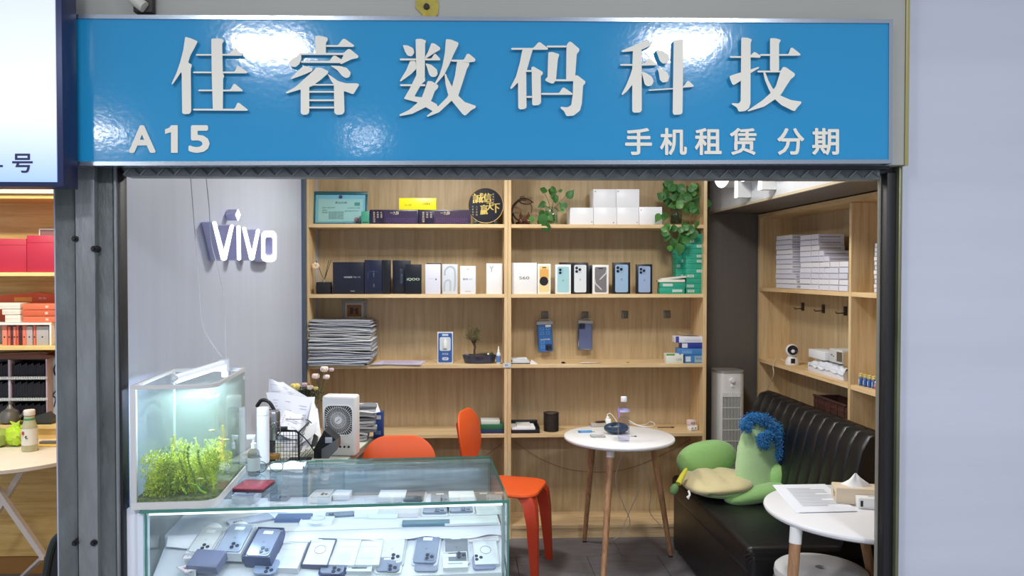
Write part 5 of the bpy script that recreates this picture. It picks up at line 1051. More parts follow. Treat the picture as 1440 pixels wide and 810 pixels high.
def ringmesh(nm, cy, cz, ry, rz, th, extra=()):
    k = MB(); s_ = MB(); n = 40
    for (m_, xa_, xb2) in ((k, XO-.003, XO), (s_, XO+.0005, XBH-.001)):
        R_ = []
        for x in (xa_, xb2):
            for (a, b) in ((ry, rz), (ry-th, rz-th)): R_.append([m_.v((x, cy+a*math.cos(2*PI*i/n), cz+b*math.sin(2*PI*i/n))) for i in range(n)])
        m_.bridge(R_[0], R_[1]); m_.bridge(R_[2], R_[3]); m_.bridge(R_[0], R_[2]); m_.bridge(R_[1], R_[3])
    ob.w(nm+'_face', k, LW); ob.w(nm+'_side', s_, LS)
ringmesh('letter_o', (ya+yb_)/2, zbo+.14, (ya-yb_)/2, .14, .045)
for (pxs, zz_) in ((1035.5, 278), (1069, 267)):
    y_, z_ = oz(pxs, zz_); ringmesh('letter_p', y_-.11, z_+.075+.14, .115, .14, .045)
    for nm, m_, xa_, xb2 in (('letter_p_stem_face', LW, XO-.003, XO), ('letter_p_stem_side', LS, XO+.0005, XBH-.001)): ob.w(nm, MB().box(xa_, xb2, y_-.02, y_+.02, z_, z_+.23), m_)
# ================= ORANGE CHAIRS =================
OR = M((230, 92, 36), .45); OR2 = M((190, 58, 26), .5)
def make_chair(lab, loc, rz):
    t = T('plastic_chair', lab, 'chair', loc, rz)       # faces +y locally, back at -y
    def seatf(u, v, dz): 
        a = u*2*PI; return None
    poly = [(x, y) for x, y in rrect(.365, .365, .085, 8)]
    k = MB(); rings = []
    for sc, z in ((.9, .428), (.985, .432), (1, .44), (.985, .449), (.93, .452), (.6, .447), (.2, .444)):
        rings.append([k.v((x*sc, y*sc+.02, z+.02*max(0, -y-.1))) for x, y in poly])
    for a, b in zip(rings, rings[1:]): k.bridge(a, b)
    k.f(rings[0][::-1]); k.f(rings[-1]); t.p('seat', k, OR)
    k = MB(); rings = []
    bp = rrect(.36, .29, .125, 10)
    for sc, th in ((.94, .009), (1, .003), (1, -.003), (.94, -.009)):
        rings.append([k.v((x*sc, -.205-.07*((z*sc+.145)/.29)*.5+.05*(x*sc/.18)**2*.5+th, .70+z*sc)) for x, z in bp])
    for a, b in zip(rings, rings[1:]): k.bridge(a, b)
    k.f(rings[0]); k.f(rings[-1][::-1]); t.p('backrest', k, OR)
    k = MB(); k.prism([(-.12, .432), (-.21, .47), (-.235, .62), (-.258, .78), (-.246, .79), (-.215, .62), (-.19, .49), (-.13, .452)], lambda u, v, q: (q, u, v), -.075, .075); t.p('back_support', k, OR2)
    for sx in (-1, 1):
        for sy in (-1, 1):
            k = MB(); A = [(sx*.12, sy*.12+.02, .435), (sx*.145, sy*.15+.02, .40), (sx*.158, sy*.172+.015, .3), (sx*.18, sy*.205, 0)]
            prev = None
            for i, p in enumerate(A):
                w_ = (.04, .034, .028, .017)[i]; ring = [k.v((p[0]+a*w_, p[1]+b*w_, p[2])) for a, b in ((-1, -1), (1, -1), (1, 1), (-1, 1))]
                if prev: k.bridge(prev, ring)
                else: k.f(ring[::-1])
                prev = ring
            k.f(prev); t.p('leg', k, OR2)
    return t
s1 = PZ(763, 682, .45); ch = make_chair('orange plastic chair beside the showcase, its seat facing the round table', (s1.x-.2, s1.y+.02, 0), math.radians(-108))
c1 = PY(565, 615, 3.85); dup(ch.o, (c1.x, c1.y-.2, 0), math.radians(184), 'orange plastic chair behind the showcase, only its rounded back showing').scale = (1, 1, .935)
# ================= GLASS SHOWCASE =================
ZC = .87
A0 = PZ(196, 718, ZC); A1 = PZ(716, 703, ZC); AB = PZ(711, 640, ZC)
ux = (A1-A0); W = ux.length; ang = math.atan2(ux.y, ux.x); D = (AB-A1).length*.985
t = sc = T('glass_showcase', 'lit glass showcase counter full of phones at the front left', 'showcase', (A0.x, A0.y, 0), ang)
Minv = sc.inv; LQ = lambda px, py, z: sc.inv @ PZ(px, py, z)     # pixel on a level -> counter coordinates
def glass_slab(name, x0, x1, y0, y1, z0, z1, parent=None):
    k = MB(); k.box(x0, x1, y0, y1, z0, z1); k.bm.faces.ensure_lookup_table(); ds = (x1-x0, y1-y0, z1-z0); thin = ds.index(min(ds))
    for f in k.bm.faces:
        f.normal_update(); a = max(range(3), key=lambda i: abs(f.normal[i])); f.material_index = 0 if a == thin else 1
    return t.p(name, k, [GLASS, GREEN_EDGE], ang=35)
TH = .01; e = .012
glass_slab('top_glass', 0, W, 0, D, ZC-TH, ZC)
glass_slab('front_glass', e+.006, W-.006, .008, .016, .30, ZC-TH-.001)
glass_slab('end_glass', e, e+.006, .008, D-.02, .30, ZC-TH-.001); glass_slab('end_glass', W-.0055, W+.0005, .008, D-.02, .30, ZC-TH-.001)
m, nt, b_ = new_mat('streaked_back'); b_.inputs['Roughness'].default_value = .45; tc = nt.nodes.new('ShaderNodeTexCoord'); mp = nt.nodes.new('ShaderNodeMapping'); mp.inputs['Scale'].default_value = (5, 5, 60); nt.links.new(tc.outputs['Object'], mp.inputs[0])
n1 = nt.nodes.new('ShaderNodeTexNoise'); n1.inputs['Scale'].default_value = 1; n1.inputs['Detail'].default_value = 5; nt.links.new(mp.outputs[0], n1.inputs[0]); r = nt.nodes.new('ShaderNodeValToRGB'); r.color_ramp.elements[0].position = .3; r.color_ramp.elements[1].position = .75
r.color_ramp.elements[0].color = lin((104, 122, 134)); r.color_ramp.elements[1].color = lin((164, 178, 184)); nt.links.new(n1.outputs['Fac'], r.inputs[0]); nt.links.new(r.outputs[0], b_.inputs['Base Color'])
b_.inputs['Specular IOR Level'].default_value = .3
t.p('back_panel', MB().box(e, W-.006, D-.02, D-.008, .30, ZC-TH-.001), m)
t.p('sliding_door', MB().box(W*.5, W-.012, D-.028, D-.021, .30, ZC-TH-.004, .001), m)
t.p('back_rail', MB().box(.0, W, D-.03, D-.002, ZC-TH-.014, ZC-TH-.002, .002), M((150, 170, 176), .25, .6))
t.p('base_cabinet', MB().box(e, W, .012, D-.01, 0, .30, .004), WHITE)
WC = M((222, 222, 232), .6)
ZA, ZB_ = .735, .60
yA = LQ(560, 742, ZA).y
SL = .44; zlo = lambda yl: .697+SL*(yl-yA)
t.p('upper_step', MB().box(e+.008, W-.008, yA, D-.03, ZA-.012, ZA, .002), WC); t.p('step_riser', MB().box(e+.008, W-.008, yA+.004, yA+.012, zlo(yA)-.012, ZA-.0125), M((206, 206, 220), .6)); k = MB(); k.prism([(.02, zlo(.02)-.012), (yA+.003, zlo(yA)-.012), (yA+.003, zlo(yA)), (.02, zlo(.02))], lambda u, v, q: (q, u, v), e+.008, W-.008); t.p('lower_step', k, WC)
k = MB(); rk = random.Random(9)
k.grid(lambda u, v: (e+.02+(W-.04)*u, yA-.003-.02*v-.006*math.sin(u*23)*v, ZA-.002-.03*v+.004*math.sin(u*31+v*3)*v+.002*math.sin(u*67)*v), 60, 6); t.p('white_cloth', k, M((236, 234, 242), .8), ang=60)
t.p('led_strip', MB().box(e+.01, W-.02, .018, .028, ZC-TH-.012, ZC-TH-.002, .001), M((236, 240, 255), .5, emit=2.5))
area('strip_light', (W*.5, .035, ZC-TH-.02), (math.radians(22), 0, 0), W*.92, .02, .85, (226, 232, 255), sc.o)
area('strip_light', (W*.5, D-.05, ZC-TH-.02), (math.radians(-15), 0, 0), W*.92, .02, .6, (226, 232, 255), sc.o)

for px in (713,): t.p('corner_post', MB().box(W-.022, W-.012, .02, .03, .3, ZC-TH-.002, .001), M((190, 196, 206), .25, .7))
pl = wallx(2.5)+.012
t = T('filler_panel', 'white panel closing the gap between the left wall and the glass showcase', 'panel', (pl, 2.52, 0)); t.w('panel', MB().box(pl, A0.x+.012, A0.y+.03, A0.y+.05, 0, ZC-.004, .002), M((226, 232, 242), .4)); t.w('edge_strip', MB().box(A0.x-.012, A0.x+.006, A0.y+.012, A0.y+.0295, 0, ZC-.012, .001), M((214, 224, 236), .3))
0 and t.w('side_return', MB().box(pl, pl+.02, A0.y+.051, A0.y+.6, 0, ZC-.004, .001), M((216, 222, 234), .4))
def PLow(px, py, off=0):
    d = sc.inv.to_3x3() @ ray(px, py); o = sc.inv @ Vector((0, 0, H)); q = (.697+off+SL*(o.y-yA)-o.z)/(d.z-SL*d.y); return sc.m @ (o+d*q)
def place(px, py, z, l=0):
    if z > .7: return PZ(px, py, z)
    p = sc.inv @ PLow(px, py, z-ZB_); dy = max(0, .026+l*.52-p.y); return sc.m @ (p+Vector((0, dy, dy*SL)))
TX = math.atan(.44)
# ---- phones and boxes in the showcase
LENS = M((96, 100, 116), .2); LENSD = M((60, 64, 84), .2)
def phone(t, w, l, z, col, cam=3, dx=0, dy=0, sticker=True, flip=False, par=None):
    """phone lying face down; local x width, y length"""
    g_ = sum(col)/3; col = tuple(int(c*.6+g_*.4) for c in col)
    b = t.p('phone_body', MB().prism(rrect(w, l, w*.16, 5, dx, dy), XY, z, z+.007), M(col, .22, .1))
    sgn = 1 if not flip else -1; cx, cy = dx+sgn*w*.2, dy-l*.3*(1 if not flip else -1)
    t.p('camera_plate', MB().prism(rrect(w*.46, w*.46, w*.12, 4, cx, cy), XY, z+.0071, z+.0083), M(tuple(max(0, c-16) for c in col), .2), parent=b); k = MB()
    for a, c_ in (((-1, 1), (-1, -1), (1, 0)) if cam == 3 else ((0, 1), (0, -1))): k.cyl((cx+a*w*.1, cy+c_*w*.1, z+.0083), (cx+a*w*.1, cy+c_*w*.1, z+.0103), w*.082, n=14)
    t.p('camera_lenses', k, LENSD, parent=b)
    if sticker: t.p('price_sticker', MB().box(dx-w*.22, dx+w*.2, dy+l*(.3 if not flip else .1), dy+l*(.42 if not flip else .2), z+.0071, z+.0075), WHITE, parent=b)
    k = MB(); k.prism(rrect(.008, .006, .002, 2, dx, dy), XY, z+.0071, z+.0074); t.p('small_emblem', k, M(tuple(max(0, c-40) for c in col), .3), parent=b)
def sbox(px, py, z, w, l, h, rz, box, lab, content=None, tilt=0, cat='box', name='open_phone_box', grp='phone boxes in the showcase', wall=None):
    """open tray box on a showcase level; px,py is the centre of its footprint"""
    c = place(px, py, z, l); t = T(name, lab, cat, (c.x, c.y, c.z+.0006), ang+math.radians(rz), grp); m_ = M(box, .5)
    if z < .7: t.o.rotation_euler.x = TX
    k = MB(); th = .002
    k.box(-w/2, w/2, -l/2, -l/2+th, 0, h); k.box(-w/2, w/2, l/2-th, l/2, 0, h); k.box(-w/2, -w/2+th, -l/2+th, l/2-th, 0, h); k.box(w/2-th, w/2, -l/2+th, l/2-th, 0, h); k.box(-w/2+th, w/2-th, -l/2+th, l/2-th, 0, th)
    t.p('tray', k, m_, kind='stuff')
    ins = t.p('insert', MB().box(-w/2+th, w/2-th, -l/2+th, l/2-th, th, h*.8), M((218, 219, 226), .6))
    if content == 'lid': t.p('lid', MB().box(-w/2-.001, w/2+.001, -l/2-.001, l/2+.001, h*.5, h+.001, .001), m_)
    elif content == 'ring':
        k = MB(); k.tube([(w*.22*math.cos(a), w*.14+w*.22*math.sin(a), h*.82) for a in [i*PI/12 for i in range(25)]], .0012, 5); t.p('cable_ring', k, M((170, 166, 190), .5))
        t.p('finger_dip', MB().lathe([(w*.3, h*.8), (w*.29, h*.805), (w*.2, h*.803)], (0, -l*.22, 0), 20), M((214, 216, 224), .6))
    elif content == 'empty': t.p('finger_dip', MB().prism(rrect(w*.6, l*.4, w*.2, 4, 0, -l*.2), XY, h*.8, h*.805), M((206, 214, 224), .5)); t.p('insert_bar', MB().box(-w*.4, w*.4, l*.22, l*.4, h*.8, h*.84, .001), M((222, 226, 232), .6))
    elif content: phone(t, w*.86, l*.9, h*.82, content[0], content[1], flip=len(content) > 2)
    return t
def sphone(px, py, z, rz, col, lab, cam=3, w=.075, l=.155, base=None, flip=False, sticker=True):
    c = place(px, py, z, l); t = T('phone', lab, 'phone', (c.x, c.y, c.z+.0006), ang+math.radians(rz), 'phones in the showcase')
    if z < .7: t.o.rotation_euler.x = TX
    h = 0
    if base: t.p('acrylic_case', MB().prism(rrect(w*1.16, l*1.1, w*.14, 4), XY, 0, .006), M(base, .35)); h = .0062
    phone(t, w, l, h, col, cam, flip=flip, sticker=sticker); return t
LIL = (150, 156, 196); SLB = (108, 118, 150); WHT = (226, 226, 230); PAL = (196, 196, 210); GRY = (120, 126, 150)
# upper level, back row seen through the top glass
sbox(352, 700, ZA, .085, .16, .03, -8, (228, 230, 238), 'white open box with pale blue phone in front of the red power bank', ((170, 184, 214), 3))
sphone(398, 697, ZA, -8, (110, 128, 158), 'slate phone lying at an angle right of the red power bank', sticker=False)
sbox(455, 700, ZA, .08, .15, .02, -8, (232, 232, 240), 'white open box with a silver phone, third from the left in the back row', ((222, 222, 226), 3))
sbox(484, 697, ZA, .06, .13, .02, -6, (230, 230, 240), 'narrow white box lid beside the silver phone in the back row', 'lid')
sbox(552, 701, ZA, .1, .1, .018, -4, (236, 236, 244), 'blank white box in the middle of the back row', 'lid')
sphone(583, 700, ZA, -4, (90, 108, 134), 'dark teal phone beside the blank white box in the back row', sticker=False, base=(214, 224, 230))
sphone(619, 702, ZA, -2, (110, 128, 156), 'grey blue phone with a white sticker left of a white card', w=.07, l=.12)
sbox(649, 701, ZA, .095, .085, .016, -1, (238, 238, 244), 'white card box near the right of the back row', 'lid')
sphone(682, 701, ZA, 2, (104, 118, 148), 'dark phone with a white sticker at the right end of the back row', w=.07, l=.12)
# upper level, front row
sphone(352, 733, ZA, -62, (150, 156, 196), 'lilac phone lying crosswise at the left of the upper level', sticker=False, l=.15)
sbox(413, 731, ZA, .12, .06, .012, -4, (84, 104, 150), 'dark blue flat box on the upper level left of centre', 'lid')
sbox(446, 735, ZA, .11, .06, .012, -4, (232, 236, 242), 'white tray with a round blue dip on the upper level', 'ring')
sphone(478, 725, ZA, -85, (100, 122, 160), 'slate blue phone lying crosswise in the middle of the upper level', sticker=False, l=.1, w=.045)
sbox(517, 722, ZA, .08, .1, .014, -4, (232, 238, 240), 'white lidded box left of the pink tinted tray', 'lid'); sbox(541, 723, ZA, .1, .1, .014, -4, (230, 238, 238), 'wide white empty box beside the pink tinted tray', 'empty')
sbox(573, 722, ZA, .08, .09, .014, -2, (222, 216, 226), 'pink tinted tray on the upper level', 'lid')
sphone(612, 719, ZA, -4, (118, 132, 170), 'grey blue phone with white label on the right of the upper level', w=.085, l=.115, base=(226, 230, 236)); sphone(648, 718, ZA, -2, (118, 132, 170), 'slate phone with white label left of the clear package', w=.085, l=.105, base=(226, 230, 236))
sbox(685, 718, ZA, .085, .1, .012, 0, (232, 238, 236), 'clear package with a white insert at the right end', 'empty'); sbox(599, 738, ZA, .16, .04, .01, -2, (96, 128, 150), 'flat teal patterned packet at the upper step edge', 'lid')
sbox(662, 736, ZA, .18, .05, .008, 0, (226, 230, 236), 'thin white packet at the right of the upper step edge', 'lid')
# lower level (it slopes towards the front glass)
sbox(292, 768, ZB_+.02, .085, .12, .024, -14, (222, 222, 228), 'white phone box with silver phone at the left of the lower level', ((224, 224, 228), 3))
sbox(333, 768, ZB_+.02, .09, .135, .034, -12, (218, 219, 228), 'thick white open box with pale blue phone on the lower level', ((166, 182, 220), 3))
sbox(374, 776, ZB_+.012, .09, .135, .042, -12, (74, 84, 124), 'thick navy open box with a silver blue phone', ((140, 152, 196), 3))
sbox(290, 806, ZB_+.022, .1, .07, .03, -16, (120, 124, 156), 'thick lilac box with closed lid at the lower left', 'lid')
sphone(372, 812, ZB_+.012, -10, (150, 172, 226), 'bright periwinkle phone in front of the navy open box', sticker=False, l=.06)
sbox(409, 787, ZB_, .085, .12, .022, -10, (214, 212, 224), 'white open box right of the navy box', 'empty')
t = sbox(430, 759, ZB_, .12, .05, .014, -6, (222, 222, 232), 'white box with a round blue dip near the cloth', 'lid'); k = MB(); k.lathe([(.034, .0146), (.034, .016), (0, .016)], (-.02, 0, 0), 24, sy=.6); t.p('blue_dip', k, M((130, 140, 190), .4)); 
sbox(450, 782, ZB_, .085, .12, .02, -10, (90, 92, 120), 'dark edged tray with a cable ring', 'ring')
sbox(486, 782, ZB_, .085, .12, .02, -9, (218, 219, 228), 'empty white tray right of the cable ring tray', 'empty'); sbox(519, 782, ZB_, .083, .12, .02, -6, (214, 220, 224), 'empty white tray left of the cream phone', 'empty')
sphone(552, 776, ZB_, -6, (222, 218, 222), 'cream phone with three lenses in a clear case', base=(190, 198, 204), sticker=False, l=.125)
sphone(600, 776, ZB_, -9, (132, 144, 186), 'lilac blue phone with white sticker beside the white lens box', base=(206, 208, 220), l=.125); sphone(642, 774, ZB_, -2, (122, 128, 152), 'dark grey phone with white sticker and wide camera bar', base=(218, 219, 228), l=.125)
sbox(683, 780, ZB_, .08, .11, .012, 0, (218, 216, 226), 'white tray with a pale ring at the right end', 'ring'); sbox(676, 759, ZB_, .12, .03, .008, 0, (232, 222, 228), 'flat pinkish packet near the right end of the lower level', 'lid')
sphone(468, 809, ZB_, -9, (140, 150, 190), 'phone with white sticker in a navy tray at the bottom edge', base=(70, 76, 122), l=.06); sphone(546, 808, ZB_, -4, (138, 150, 190), 'lilac phone with white sticker below the cream phone', base=(232, 232, 236), l=.06)
sphone(600, 808, ZB_, -4, (140, 148, 186), 'lilac phone with upper left lenses at the bottom edge', flip=True, l=.06); sbox(641, 808, ZB_, .08, .07, .016, 0, (232, 234, 238), 'white empty box at the bottom edge near the right', 'empty'); sphone(682, 808, ZB_, 2, (140, 150, 204), 'periwinkle phone at the bottom right corner of the showcase', flip=True, sticker=False, l=.06)
sbox(506, 809, ZB_, .08, .06, .016, -6, (218, 219, 228), 'white empty box at the bottom edge in the middle', 'empty')
t = sbox(600, 756, ZB_, .16, .025, .008, -3, (130, 140, 176), 'patterned grey blue packet along the cloth on the right', 'lid')
for (px, py, rz, lb, txt) in ((272, 783, 5, 'small white price tag with red border on the lower left', '1799'), (262, 800, -50, 'small white tag with a red dot lying at an angle', '¥'), ):
    c = PLow(px, py, .03); t = T('price_tag', lb, 'tag', c, ang+math.radians(rz)); t.p('card', MB().box(-.032, .032, -.018, .018, 0, .002), M((240, 238, 242), .6)); k = MB()
    for a in ((-.032, .032, .0165, .018), (-.032, .032, -.018, -.0165), (-.032, -.0305, -.018, .018), (.0305, .032, -.018, .018)): k.box(a[0], a[1], a[2], a[3], .002, .0024)
    t.p('red_border', k, M((210, 120, 140), .6)); k = MB(); text(k, txt, lambda u, v, q: (u, v, .0026), -.018, .018, -.007, .007); t.p('lettering', k, M((190, 80, 110), .6), ang=None)
    t.p('fold', MB().box(-.03, .03, .012, .017, -.03, 0), M((236, 234, 240), .6))
for (px, py, lb) in ((300, 748, 'rolled white cloth ball left of the white boxes'), (338, 746, 'white crumpled packet behind the thick white box')):
    c = PLow(px, py, .005); t = T('cloth_bundle', lb, 'cloth', c); t.p('cloth', MB().sph((0, 0, .012), (.03, .022, .018), 14, 10), M((238, 236, 238), .8)); t.p('tie', MB().tube([(-.03, 0, .01), (0, .0, .031), (.03, 0, .01)], .002, 5, 4), M((220, 220, 226), .7))
# ================= THINGS ON THE SHOWCASE TOP =================
c = PZ(357, 687, ZC); t = T('power_bank', 'dark red flat power bank lying on the showcase glass', 'power bank', (c.x, c.y, ZC+.0006), ang-math.radians(10)); t.p('body', MB().box(-.053, .053, -.055, .06, 0, .009, .003), M((60, 26, 44), .3)); t.p('red_cover', MB().box(-.0532, .0532, -.0552, .0602, .009, .0145, .0022), M((134, 50, 62), .25))
c = PZ(357, 669, ZC); s_ = c.y/F; t = T('spray_bottle', 'clear pump spray bottle beside the aquarium', 'bottle', (c.x, c.y, ZC+.0006)); h = 52*s_; R = 8.5*s_
t.p('bottle_shell', MB().lathe([(R*.8, 0), (R, .004), (R, h*.55), (R*.8, h*.68), (R*.4, h*.72), (R*.4, h*.76)], n=24), glassm('bottle_clear', (222, 226, 226), rough=.1)); t.p('cap', MB().lathe([(R*.45, h*.74), (R*.45, h*.88), (R*.25, h*.9), (R*.25, h)], n=16), M((226, 230, 228), .3)); t.p('nozzle', MB().box(-R*1.1, R*.3, -.006, .006, h*.98, h*1.1, .002), M((214, 220, 222), .3)); t.p('label', MB().lathe([(R*1.02, h*.15), (R*1.02, h*.5)], n=24, cap=False), M((206, 214, 210), .4, alpha=.6))
P = [PZ(345, 655, ZC+.01), PZ(360, 640, ZC+.07), PZ(372, 655, ZC+.03), PZ(384, 672, ZC+.006)]
t = T('glasses', 'thin framed clear spectacles lying by the thermos', 'spectacles', PZ(377, 665, ZC+.002)); k = MB(); c = t.o.location
def lens_ring(cx, cy, r_): return [(cx+r_*math.cos(i*PI/10), cy+.004*math.sin(i*PI/5), .022+r_*.85*math.sin(i*PI/10)) for i in range(21)]
for s in (-.03, .03): t.p('lens_frame', MB().tube(lens_ring(s, 0, .024), .0013, 5), M((120, 124, 130), .2, .6)); t.p('lens', MB().cyl((s, .0015, .022), (s, .0025, .022), .0225, n=20), GLASS)
for s in (-1, 1): t.p('temple', MB().tube([(s*.054, 0, .03), (s*.056, .06, .05), (s*.052, .11, .03)], .0016, 5, 4), M((150, 154, 160), .2, .5))
t.p('nose_pads', MB().tube([(-.007, 0, .028), (0, 0, .033), (.007, 0, .028)], .0014, 5), M((60, 60, 66), .3))
for a, b in (((52, 60), 0),): pass
c = PZ(398, 657, ZC); t = T('tissue', 'crumpled white tissue on the showcase top by the tea bottle', 'tissue', (c.x, c.y, ZC+.0006)); k = MB(); rk = random.Random(6)
def cr(u, v): x = -.05+.13*u; y = -.04+.1*v; r_ = math.sin(u*9+v*4)*.5+.5; return (x, y, .001+.022*r_*(1-abs(2*v-1))*(.4+.6*u)+.01*max(0, math.sin(v*11))*u)
k.grid(cr, 14, 10); t.p('sheet', k, M((240, 238, 236), .8), ang=25)
c = PZ(364, 655, ZC); t = T('thermos', 'tall plain white thermos flask next to the aquarium', 'flask', (c.x+.004, c.y+.05, ZC+.0006)); s_ = (c.y+.05)/F; R = 8.6*s_; h = PY(364, 573, c.y+.05).z-ZC; t.p('flask_body', MB().lathe([(R*.92, 0), (R, .006), (R, h*.86)], n=28), M((240, 240, 240), .3)); t.p('lid', MB().lathe([(R*.99, h*.865), (R*.99, h*.98), (R*.9, h)], n=28), M((232, 232, 232), .35))
c = PZ(384, 650, ZC); cy = c.y+.05; t = T('tea_bottle', 'glass tea bottle with steel cap and dregs of tea', 'bottle', (PY(384.5, 600, cy).x, cy, ZC+.0006)); s_ = cy/F; R = 9.6*s_; h = PY(384, 578, cy).z-ZC
t.p('glass_body', MB().lathe([(R*.9, 0), (R, .005), (R, h*.7), (R*.9, h*.73)], n=28, cap=False), GLASS); t.p('cap', MB().lathe([(R*.96, h*.79), (R*.98, h*.8), (R*.98, h*.96), (R*.85, h)], n=28), STEEL); t.p('neck_ring', MB().lathe([(R*.93, h*.68), (R*.96, h*.7), (R*.96, h*.77), (R*.9, h*.785)], n=28), M((150, 150, 150), .25, 1)); t.p('black_seal', MB().lathe([(R*.9, h*.775), (R*.9, h*.795)], n=28, cap=False), BLACK)
t.p('strainer', MB().lathe([(R*.5, h*.4), (R*.55, h*.42), (R*.55, h*.68)], n=20), M((150, 150, 146), .3, .9)); t.p('tea', MB().lathe([(R*.9, .003), (R*.93, .02), (0, .021)], n=24), M((176, 120, 40), .2, alpha=.85))
# ================= AQUARIUM =================
aq = T('aquarium', 'small glass aquarium with pale frame and green water plants', 'aquarium', (A0.x, A0.y, ZC+.0006), ang)
L0 = aq.inv @ PZ(184, 718, ZC); L1 = aq.inv @ PZ(306, 712, ZC); x0, x1 = L0.x, L1.x; y0 = 0.004
yb = .44; htop = PZ(250, 542, 1).z; 
d_ = ray(240, 542); wp = aq.m @ Vector(((x0+x1)/2, y0, 0)); tt = wp.y/d_.y; HT = H+d_.z*tt-ZC
d_ = ray(240, 562); HW = H+d_.z*tt-ZC
FRM = M((206, 206, 204), .35); bb = aq.p; t = aq
def poly_tank(o): r_ = .05; pts = [(x0+o, y0+o), (x1-r_, y0+o)]+[(x1-r_+(r_-o)*math.sin(a), y0+r_-(r_-o)*math.cos(a)) for a in [i*PI/12 for i in range(1, 7)]]+[(x1-o, yb-o), (x0+o, yb-o)]; return pts
def ringprism(name, z0, z1, o0, o1, mat):
    k = MB(); A = poly_tank(o0); B = poly_tank(o1); R_ = [[k.v((x, y, z)) for x, y in P] for z in (z0, z1) for P in (A, B)]
    k.bridge(R_[0], R_[1]); k.bridge(R_[2], R_[3]); k.bridge(R_[0], R_[2]); k.bridge(R_[1], R_[3]); return t.p(name, k, mat)
ringprism('top_rim', HT-.012, HT, 0, .008, FRM); ringprism('bottom_frame', .0, .022, 0, .01, FRM)
t.p('corner_post', MB().box(x0, x0+.017, y0-.001, y0+.014, .022, HT-.012, .001), FRM); t.p('corner_post', MB().box(x0, x0+.008, yb-.008, yb, .022, HT-.012, .001), FRM)
k = MB(); P_ = poly_tank(.002)
a = [k.v((x, y, .022)) for x, y in P_]; b = [k.v((x, y, HT-.012)) for x, y in P_]; k.bridge(a, b); t.p('glass_wall', k, glassm('tank_glass', (240, 250, 246), ior=1.35), ang=35)
t.p('gravel', MB().prism([(x, y) for x, y in poly_tank(.006)], XY, .0005, .03), M((120, 126, 84), .9, bump=1, bscale=120, var=.4, vscale=90))
m = bpy.data.materials.new('tank_water'); m.use_nodes = True; nt = m.node_tree; nt.nodes.remove(nt.nodes['Principled BSDF']); tr = nt.nodes.new('ShaderNodeBsdfTransparent'); tr.inputs[0].default_value = (1, 1, 1, 1)
gl = nt.nodes.new('ShaderNodeBsdfGlossy'); gl.inputs['Roughness'].default_value = .03; mx = nt.nodes.new('ShaderNodeMixShader'); mx.inputs[0].default_value = .04
nt.links.new(tr.outputs[0], mx.inputs[1]); nt.links.new(gl.outputs[0], mx.inputs[2]); nt.links.new(mx.outputs[0], nt.nodes['Material Output'].inputs[0])
va = nt.nodes.new('ShaderNodeVolumeAbsorption'); va.inputs[0].default_value = lin((178, 224, 176)); va.inputs[1].default_value = 1.5; vs = nt.nodes.new('ShaderNodeVolumeScatter'); vs.inputs[0].default_value = lin((196, 220, 190)); vs.inputs[1].default_value = 1.2
ad = nt.nodes.new('ShaderNodeAddShader'); nt.links.new(va.outputs[0], ad.inputs[0]); nt.links.new(vs.outputs[0], ad.inputs[1]); nt.links.new(ad.outputs[0], nt.nodes['Material Output'].inputs['Volume'])
t.p('water', MB().prism(poly_tank(.0045), XY, .0305, HW), m)
# plants
rk = random.Random(12); k = MB(); kd = MB()
def frond(k, p, d, ln, wd):
    d = d.normalized(); s_ = d.cross(Vector((rk.uniform(-1, 1), rk.uniform(-1, 1), rk.uniform(-1, 1)))).normalized()*wd; k.f([k.v(p-s_), k.v(p+d*ln*.6+s_*.4), k.v(p+d*ln), k.v(p+s_)])
cx0, cx1 = x0+.03, x1-.03
for i in range(84):
    u = rk.random(); cx = cx0+(cx1-cx0)*u; cy = rk.uniform(y0+.03, yb-.06) if i % 2 else rk.uniform(y0+.03, y0+.12); top = .125+.02*math.sin(u*9) if i < 68 else rk.uniform(.14, .2); r0 = rk.uniform(.026, .04) if i < 68 else .015; cz = rk.uniform(.04, top) if i < 68 else None
    for j in range(300):
        if cz: dv = Vector((rk.gauss(0, 1), rk.gauss(0, 1), rk.gauss(.1, 1))).normalized(); p = Vector((cx, cy, cz))+dv*r0*rk.uniform(.3, 1)
        else: z = rk.uniform(.03, top); p = Vector((cx+.012*math.sin(z*30), cy, z)); dv = Vector((rk.gauss(0, 1), rk.gauss(0, 1), rk.uniform(.1, 1)))
        p.x = min(max(p.x, x0+.02), x1-.014); p.y = min(max(p.y, y0+.014), yb-.02); p.z = max(p.z, .03)
        dv = dv.normalized(); ln = rk.uniform(.008, .017)
        for ax, lo, hi in ((0, x0+.018, x1-.01), (1, y0+.01, yb-.012)):
            e_ = p[ax]+dv[ax]*ln
            if e_ < lo or e_ > hi: dv[ax] *= -.3
        frond(k if i % 5 else kd, p, dv, ln, .0017)
t.p('feathery_plants', k, M((206, 216, 70), .6, var=.35, vscale=20, emit=0), kind='stuff', ang=None); t.p('dark_plants', kd, M((136, 156, 48), .6, var=.3, vscale=20), kind='stuff', ang=None)
for i in range(4):
    bx = x1-.1+.02*i; by = y0+.04+.03*(i % 3); ex = bx+rk.uniform(-.05, .06)
    t.p('broad_leaf', MB().tube([(bx, by, .035), ((bx+ex)/2, by, .055+.01*(i % 3)), (min(ex, x1-.02), by+.01, .06+.02*(i % 4))], [.004, .0015], 6, 4), M((150, 196, 50), .4))
t.p('reed_stems', MB().tube([(x1-.05, .3, .03), (x1-.045, .3, .16), (x1-.05, .3, .2)], .004, 5, 4).tube([(x1-.07, .33, .03), (x1-.075, .33, .13)], .004, 5, 3).tube([(x0+.07, .2, .03), (x0+.072, .2, .19)], .005, 5, 3), M((176, 172, 60), .6))
